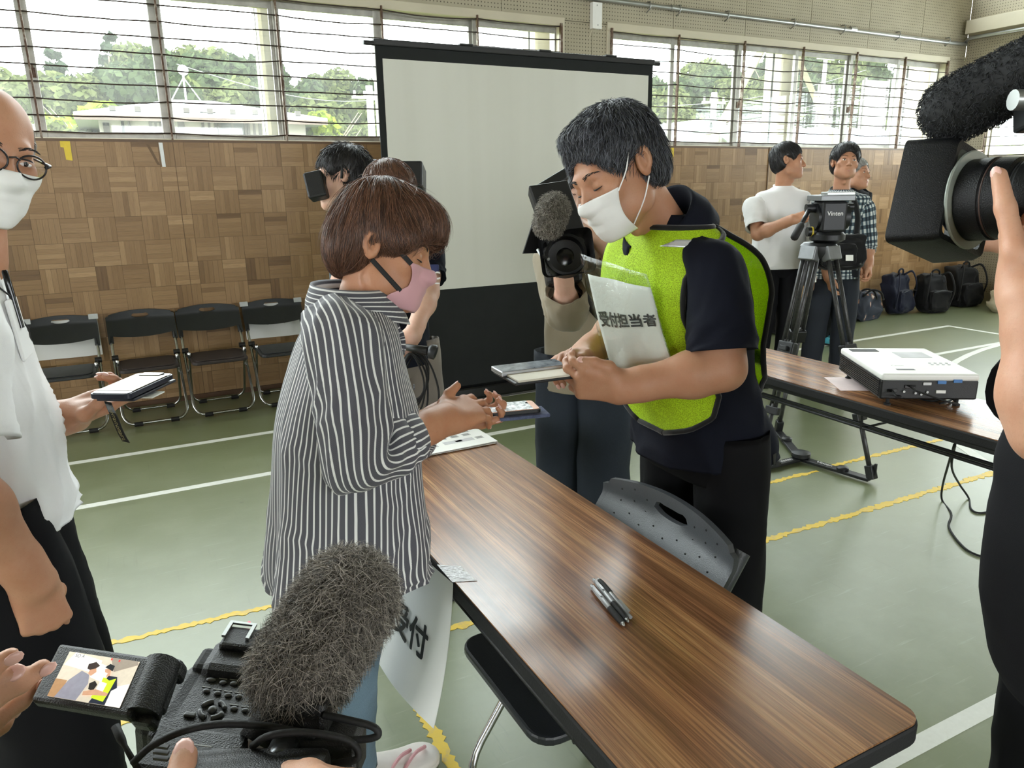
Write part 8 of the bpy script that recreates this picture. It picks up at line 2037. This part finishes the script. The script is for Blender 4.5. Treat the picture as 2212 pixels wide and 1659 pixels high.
fur('windshield', FURB, mc, m0, m1, 0.041, 9000, 0.008, 31, 0.0006, 3)
MB().tube([m1, m1+(m1-m0)*0.4], 0.014, 12).build('tube', DARKM, mc, smooth=True)
cl_ = P(2206, 216, 0.88); MB().cyl(cl_-CR*0.01, cl_+CR*0.03, 0.012, 14).build('clamp_knob', STEEL, mc, smooth=True, auto=0.6); MB().obox(P(2230, 190, 0.90), CR*0.012, CU*0.05, CF*0.02).build('clamp', DARKM, mc, bevel=0.004)

# ------------------------------------------------------------------ camcorder in the lower left with its operator's hands
CAMB = simple('camcorder_black', lin(20, 21, 22), 0.42, 0, 0.12, 18, 0.4, 900); BTN = simple('button_grey', lin(96, 98, 100), 0.35); TXT = simple('panel_print', lin(150, 152, 150), 0.6)
cv = thing('camcorder', 'black camcorder with flip-out display and grey fur microphone in the lower left', 'camera', P(480, 1540, 0.60))
# flip-out display
TL, TR, BR, BL = P(128, 1388, 0.600), P(334, 1418, 0.576), P(278, 1548, 0.538), P(64, 1512, 0.560)
def lcd(u, v, z=0.0):
    q = (TL*(1-u)+TR*u)*(1-v)+(BL*(1-u)+BR*u)*v; return q+LN*z
LN = unit(np.cross(BL-TL, TR-TL)); LN = LN if LN @ (CAMP-TL) > 0 else -LN
def lcd_slab(name, m_, parent, poly, z0, z1, bev=0.0):
    a = [lcd(u, v, z0) for u, v in poly]; b = [lcd(u, v, z1) for u, v in poly]; n = len(poly)
    return MB().add(a+b, [tuple(range(n))[::-1], tuple(range(n, 2*n))]+[(i, (i+1) % n, (i+1) % n+n, i+n) for i in range(n)]).build(name, m_, parent, bevel=bev)
sq = lambda u0, u1, v0, v1: [(u0, v0), (u1, v0), (u1, v1), (u0, v1)]
dp = lcd_slab('display_panel', CAMB, cv, sq(0, 1, 0, 1), -0.011, 0, 0.003)
def emit(name, c, e=0.55):
    t = NT(name); n1 = t.noise(t.obj(), 260, 3.0); col = t.ramp(n1, [(0.3, tuple(k*0.9 for k in c)), (0.7, c)]); return t.done(t.bsdf(col, 0.15, 0.0, None, **{'Emission Color': col, 'Emission Strength': e}))
U0, U1, V0, V1 = 0.155, 0.885, 0.13, 0.90
def pic(name, c, poly, z): lcd_slab('picture_area', emit(name, c) if name not in MATS else MATS[name], dp, [(U0+(U1-U0)*u, V0+(V1-V0)*v) for u, v in poly], z-0.00015, z)
pic('pic_wall', lin(206, 196, 178), sq(0, 1, 0, 1), 0.0004)
pic('pic_window', lin(238, 236, 234), [(0.10, 0.0), (0.50, 0.10), (0.52, 0.40), (0.02, 0.30)], 0.0006)
pic('pic_window', lin(238, 236, 234), [(0.44, 0.14), (0.60, 0.20), (0.62, 0.55), (0.44, 0.48)], 0.0006)
pic('pic_beam', lin(150, 140, 128), [(0.60, 0.0), (0.98, 0.0), (1.0, 0.08), (0.72, 0.30)], 0.0006); pic('pic_window', lin(238, 236, 234), [(0.80, 0.62), (1, 0.5), (1, 1), (0.80, 1)], 0.0006)
pic('pic_wood', lin(168, 132, 96), sq(0, 0.16, 0.62, 1), 0.0007)
pic('pic_shirt', lin(138, 138, 150), [(0.30, 0.38), (0.42, 0.44), (0.46, 0.62), (0.40, 1.0), (0.10, 1.0), (0.18, 0.62)], 0.0009)
pic('pic_skin', lin(196, 150, 122), [(0.40, 0.30), (0.47, 0.26), (0.50, 0.36), (0.45, 0.46), (0.40, 0.42)], 0.0010); pic('pic_hair', lin(58, 48, 48), [(0.35, 0.22), (0.44, 0.15), (0.51, 0.22), (0.47, 0.29), (0.40, 0.34), (0.36, 0.32)], 0.0011)
pic('pic_navy', lin(36, 42, 58), [(0.68, 0.40), (0.80, 0.40), (0.86, 0.62), (0.80, 0.70), (0.80, 1.0), (0.58, 1.0), (0.62, 0.80)], 0.0009); pic('pic_vest', lin(196, 232, 50), [(0.63, 0.44), (0.72, 0.50), (0.80, 0.44), (0.78, 0.74), (0.76, 0.94), (0.58, 0.90), (0.62, 0.70)], 0.0011)
pic('pic_paper', lin(232, 228, 222), [(0.61, 0.54), (0.71, 0.57), (0.70, 0.78), (0.60, 0.74)], 0.0012); pic('pic_skin', lin(196, 150, 122), [(0.45, 0.80), (0.60, 0.72), (0.78, 0.76), (0.78, 0.82), (0.62, 0.84), (0.46, 0.88)], 0.0013)
pic('pic_skin', lin(196, 150, 122), [(0.60, 0.28), (0.68, 0.24), (0.70, 0.40), (0.64, 0.44)], 0.0012); pic('pic_paper', lin(232, 228, 222), [(0.59, 0.33), (0.66, 0.36), (0.65, 0.46), (0.60, 0.44)], 0.0013); pic('pic_cap', lin(40, 42, 48), [(0.59, 0.24), (0.64, 0.15), (0.71, 0.18), (0.71, 0.30), (0.64, 0.26)], 0.0013)
pic('pic_cam', lin(40, 36, 36), [(0.48, 0.62), (0.54, 0.55), (0.59, 0.62), (0.57, 0.76), (0.50, 0.74)], 0.0012)
pic('pic_red', lin(220, 60, 60), sq(0.62, 0.64, 0.03, 0.07), 0.0014); pic('pic_red', lin(220, 60, 60), sq(0.73, 0.75, 0.04, 0.08), 0.0014)
text_obj('display_text', 'SD A', 0.0042, lcd(0.30, 0.20, 0.0016), TR-TL, TL-BL, INK, dp)
# hinge between display and body
MB().tube([P(352, 1432, 0.585), P(352, 1432, 0.585)+(P(305, 1548, 0.55)-P(352, 1432, 0.585))], 0.0135, 18).build('hinge_barrel', CAMB, cv, smooth=True, auto=0.6)
MB().obox(P(345, 1490, 0.572), unit(TR-TL)*0.010, unit(BL-TL)*0.018, LN*0.007).build('hinge_block', CAMB, cv, bevel=0.004)
MB().obox(P(368, 1448, 0.592), unit(TR-TL)*0.012, unit(BL-TL)*0.008, LN*0.008).build('hinge_arm', CAMB, cv, bevel=0.004); MB().obox(P(318, 1545, 0.556), unit(TR-TL)*0.010, unit(BL-TL)*0.010, LN*0.007).build('hinge_arm', CAMB, cv, bevel=0.004)
# body with the button panel facing up
PO = P(470, 1520, 0.60); pex = unit(P(600, 1536, 0.60)-PO); pey = P(440, 1600, 0.565)-PO; pey = unit(pey-pex*(pey@pex)); pn_ = np.cross(pex, pey); pn_ = pn_ if pn_ @ (CAMP-PO) > 0 else -pn_
def pan(px, py, z=0.0):
    """point on the panel plane under the picture position"""
    d = _ray(px, py); tt_ = ((PO-CAMP)@pn_)/(d@pn_); return CAMP+d*tt_+pn_*z
c0_ = pan(490, 1520); MB().obox(c0_-pn_*0.034+pex*0.012, pex*0.060, pey*0.040, pn_*0.034).build('main_body', CAMB, cv, bevel=0.006)
MB().obox(pan(378, 1500)-pn_*0.030, pex*0.020, pey*0.034, pn_*0.030).build('display_bay', CAMB, cv, bevel=0.010)
for px, py in ((456, 1470), (482, 1476), (505, 1478), (529, 1482), (446, 1494), (470, 1499), (493, 1503), (516, 1506), (546, 1509), (506, 1532), (530, 1536)):
    MB().ball(pan(px, py, 0.0008), 0.0032 if px != 456 else 0.0042, 0.0022, 0.0016, 12, np.array([pex, pey, pn_])).build('button', BTN, cv, smooth=True)
    MB().obox(pan(px, py-9, 0.0003), pex*0.0034, pey*0.0005, pn_*0.0002).build('button_print', TXT, cv)
for px, py in ((410, 1546), (492, 1560)): MB().obox(pan(px, py, 0.001), pex*0.0045, pey*0.0022, pn_*0.0012).build('button', BTN, cv, bevel=0.001)
dc = pan(459, 1535)
for q in range(4):
    a0 = q*PI/2+0.25; arc = [dc+pn_*0.001+(pex*math.cos(a)+pey*math.sin(a)*0.95)*0.0092 for a in np.linspace(a0, a0+PI/2-0.5, 7)]
    MB().tube(arc, 0.0021, 8).build('pad_arc', BTN, cv, smooth=True)
MB().ball(dc+pn_*0.001, 0.0036, 0.0036, 0.0026, 14, np.array([pex, pey, pn_])).build('pad_centre', BTN, cv, smooth=True)
# accessory block with hot shoe
eb = pan(512, 1432)-pn_*0.012; MB().obox(eb, pex*0.026, pey*0.020, pn_*0.020).build('viewfinder_block', CAMB, cv, bevel=0.008)
MB().obox(pan(450, 1428)-pn_*0.010, pex*0.010, pey*0.014, pn_*0.014).build('viewfinder_cup', BLACKR, cv, bevel=0.005)
MB().obox(pan(520, 1402, 0.010), pex*0.0150, pey*0.0130, pn_*0.004).build('shoe_base', CAMB, cv, bevel=0.003)
sb = pan(518, 1392, 0.0155)
for dx in (-0.0105, 0.0105): MB().obox(sb+pex*dx, pex*0.0016, pey*0.0100, pn_*0.0012).build('shoe_rail', STEEL, cv)
MB().obox(sb-pey*0.0092, pex*0.0115, pey*0.0014, pn_*0.0010).build('shoe_rail', STEEL, cv)
MB().ball(pan(538, 1369, 0.012), 0.0016).build('tally_light', emit('tally_red', lin(230, 70, 90), 1.5), cv, smooth=True)
# microphone: fur cover, holder and cables
fa_, fb_ = P(752, 1292, 0.60), P(648, 1452, 0.565)
fur('fur_windshield', FURD, cv, fa_, fb_, 0.0345, 17000, 0.018, 41, 0.00030, 4, 0.5)
mx_ = unit(fb_-fa_); mbx = fb_+mx_*0.03
MB().tube([fb_+mx_*0.01, fb_+mx_*0.055], 0.0125, 16).build('microphone_tube', CAMB, cv, smooth=True)
PALEG = simple('pale_grey_metal', lin(176, 178, 184), 0.4, 0.3)
MB().obox(P(592, 1570, 0.545), unit(P(612, 1530, 0.55)-P(575, 1600, 0.54))*0.021, CR*0.014, CF*0.01).build('holder_plate', PALEG, cv, bevel=0.002)
MB().obox(P(655, 1560, 0.55), CR*0.022, CU*0.022, CF*0.02).build('holder_block', CAMB, cv, bevel=0.005)
MB().tube([P(618, 1610, 0.52), P(585, 1680, 0.49)], 0.0105, 16).build('adapter', simple('dark_steel', lin(92, 94, 96), 0.25, 0.8), cv, smooth=True)
MB().obox(P(700, 1620, 0.54), CR*0.028, CU*0.016, CF*0.018).build('bracket', CAMB, cv, bevel=0.004)
MB().tube(catmull([P(287, 1648, 0.50), P(330, 1610, 0.50), P(400, 1578, 0.505), P(480, 1564, 0.51), P(570, 1568, 0.515), P(640, 1580, 0.52), P(680, 1590, 0.525)], 40), 0.0026, 8).build('audio_cable', BLACKR, cv, smooth=True)
MB().tube(catmull([P(545, 1612, 0.505), P(580, 1590, 0.50), P(650, 1582, 0.505), P(730, 1592, 0.51), P(768, 1612, 0.515), P(770, 1640, 0.515), P(720, 1650, 0.515)], 36), 0.0026, 8).build('audio_cable', BLACKR, cv, smooth=True)
MB().tube(catmull([P(700, 1545, 0.53), P(750, 1555, 0.525), P(806, 1570, 0.52), P(815, 1590, 0.52), P(770, 1598, 0.52), P(700, 1590, 0.52)], 30), 0.0026, 8).build('audio_cable', BLACKR, cv, smooth=True)
# radio receiver below with its aerial
c1_ = P(420, 1625, 0.52); MB().obox(c1_-pn_*0.012, pex*0.034, pey*0.020, pn_*0.014).build('receiver', CAMB, cv, bevel=0.004)
for q in range(3): MB().obox(P(348, 1612+q*13, 0.503), pex*0.005, pey*0.0014, pn_*0.001).build('receiver_key', BTN, cv)
MB().obox(P(432, 1610, 0.505), pex*0.008, pey*0.0006, pn_*0.0003).build('receiver_print', TXT, cv)
MB().tube([P(249, 1568, 0.52), P(262, 1598, 0.515), P(270, 1612, 0.512), P(300, 1665, 0.50)], [0.0030, 0.0030, 0.0018, 0.0022], 8).build('aerial', BLACKR, cv, smooth=True)
MB().obox(P(540, 1705, 0.49), CR*0.05, CU*0.020, CF*0.02).build('grip_belt', CAMB, cv, bevel=0.006)
# operator: stands left of the photographer, only the hands reach into the picture
op = thing('person', 'operator of the lower-left camcorder, only the two hands in view', 'person', (-0.36, 0.12, 0)); B = Body()
nbo = np.array([-0.36, 0.12, 1.40])
wo_, hso = put_head(B, nbo+[0.03, 0.02, 0.17], frame_from((0.5, 0.85, -0.2), UPZ), 0.96, nbo, False, 0.007)
core(B, nbo, (-0.36, 0.10, 0.90), (-0.46, 0.2, 1.33), (-0.26, 0.04, 1.33), [(-0.42, 0.15, 0.84), (-0.30, 0.06, 0.84)], [(-0.42, 0.17, 0.45), (-0.29, 0.08, 0.45)], [(-0.42, 0.17, 0.09), (-0.29, 0.07, 0.09)], 1.0, 0.02)
# left hand pinching the display
wl_ = P(-385, 1610, 0.53); fdl = unit(CR*0.96+CU*0.12+CF*0.06)
limb(B, P(-700, 1800, 0.45), wl_, fdl, unit(-CF*0.8-CU*0.5), -1, ((0.22, 0.25, 0.15), (0.30, 0.35, 0.2), (0.35, 0.55, 0.35), (0.4, 0.6, 0.4)), TH_REST, 0.90, (0.040, 0.028), None, 0.0026, (0.14, -0.02, -0.12, -0.22), tworld=(P(-160, 1535, 0.52), P(-52, 1492, 0.535), P(28, 1458, 0.548)))
# right thumb over the receiver
wr_ = P(420, 1960, 0.42); limb(B, P(300, 2250, 0.34), wr_, unit(CU*0.5+CR*0.5+CF*0.7), unit(-CR*0.6-CF*0.4+CU*0.5), 1, ((1.0, 1.2, 0.7),)*4, TH_REST, 0.92, (0.042, 0.029), None, 0.0028, tworld=(P(375, 1810, 0.45), P(385, 1710, 0.47), P(398, 1632, 0.488)))
B.build('body', BODYM(SKIN_A), op)
default_hair(wo_, op, HAIRB, 0.066, -0.05, 0.011, 600, 0.1, 0.2, 25)
ff = unit((0.5, 0.85, 0)); so = np.cross(UPZ, ff)
Loft([(nbo, so*0.065, ff*0.065, 2.0), (nbo-[0, 0, 0.06], so*0.18, ff*0.09, 2.2), (nbo-[0, 0, 0.22], so*0.17, ff*0.11, 2.4), (nbo-[0, 0, 0.40], so*0.16, ff*0.11, 2.4), (nbo-[0, 0, 0.58], so*0.17, ff*0.12, 2.4)], 40, 48, wr(81, 0.008, 2, 5)).build('shirt', BLKS, op)
for Sx, Ex, Wx in ((nbo+so*0.18-UPZ*0.06, P(-700, 1800, 0.45), wl_), (nbo-so*0.18-UPZ*0.06, P(300, 2250, 0.34), wr_)):
    sleeve(BLKS, op, [Sx*0.8+nbo*0.2, Sx, (Sx+Ex)/2, Ex, Ex*0.75+Wx*0.25], [0.055, 0.07, 0.062, 0.055, 0.05], 83, 0.005, 'sleeve', 26, 26, ff)
seat_of(BLKT, op, (-0.42, 0.15, 0.84), (-0.30, 0.06, 0.84), (-0.36, 0.1, 0.96), 0.15, 84)
for h__, k__, a__ in (((-0.42, 0.15, 0.84), (-0.42, 0.17, 0.45), (-0.42, 0.17, 0.09)), ((-0.30, 0.06, 0.84), (-0.29, 0.08, 0.45), (-0.29, 0.07, 0.09))):
    trouser_leg(BLKT, op, h__, k__, a__, (0.09, 0.075, 0.065), 85, 0.006); shoe('shoe', SHOEK, op, a__, ff, 0.26, BLACKR)
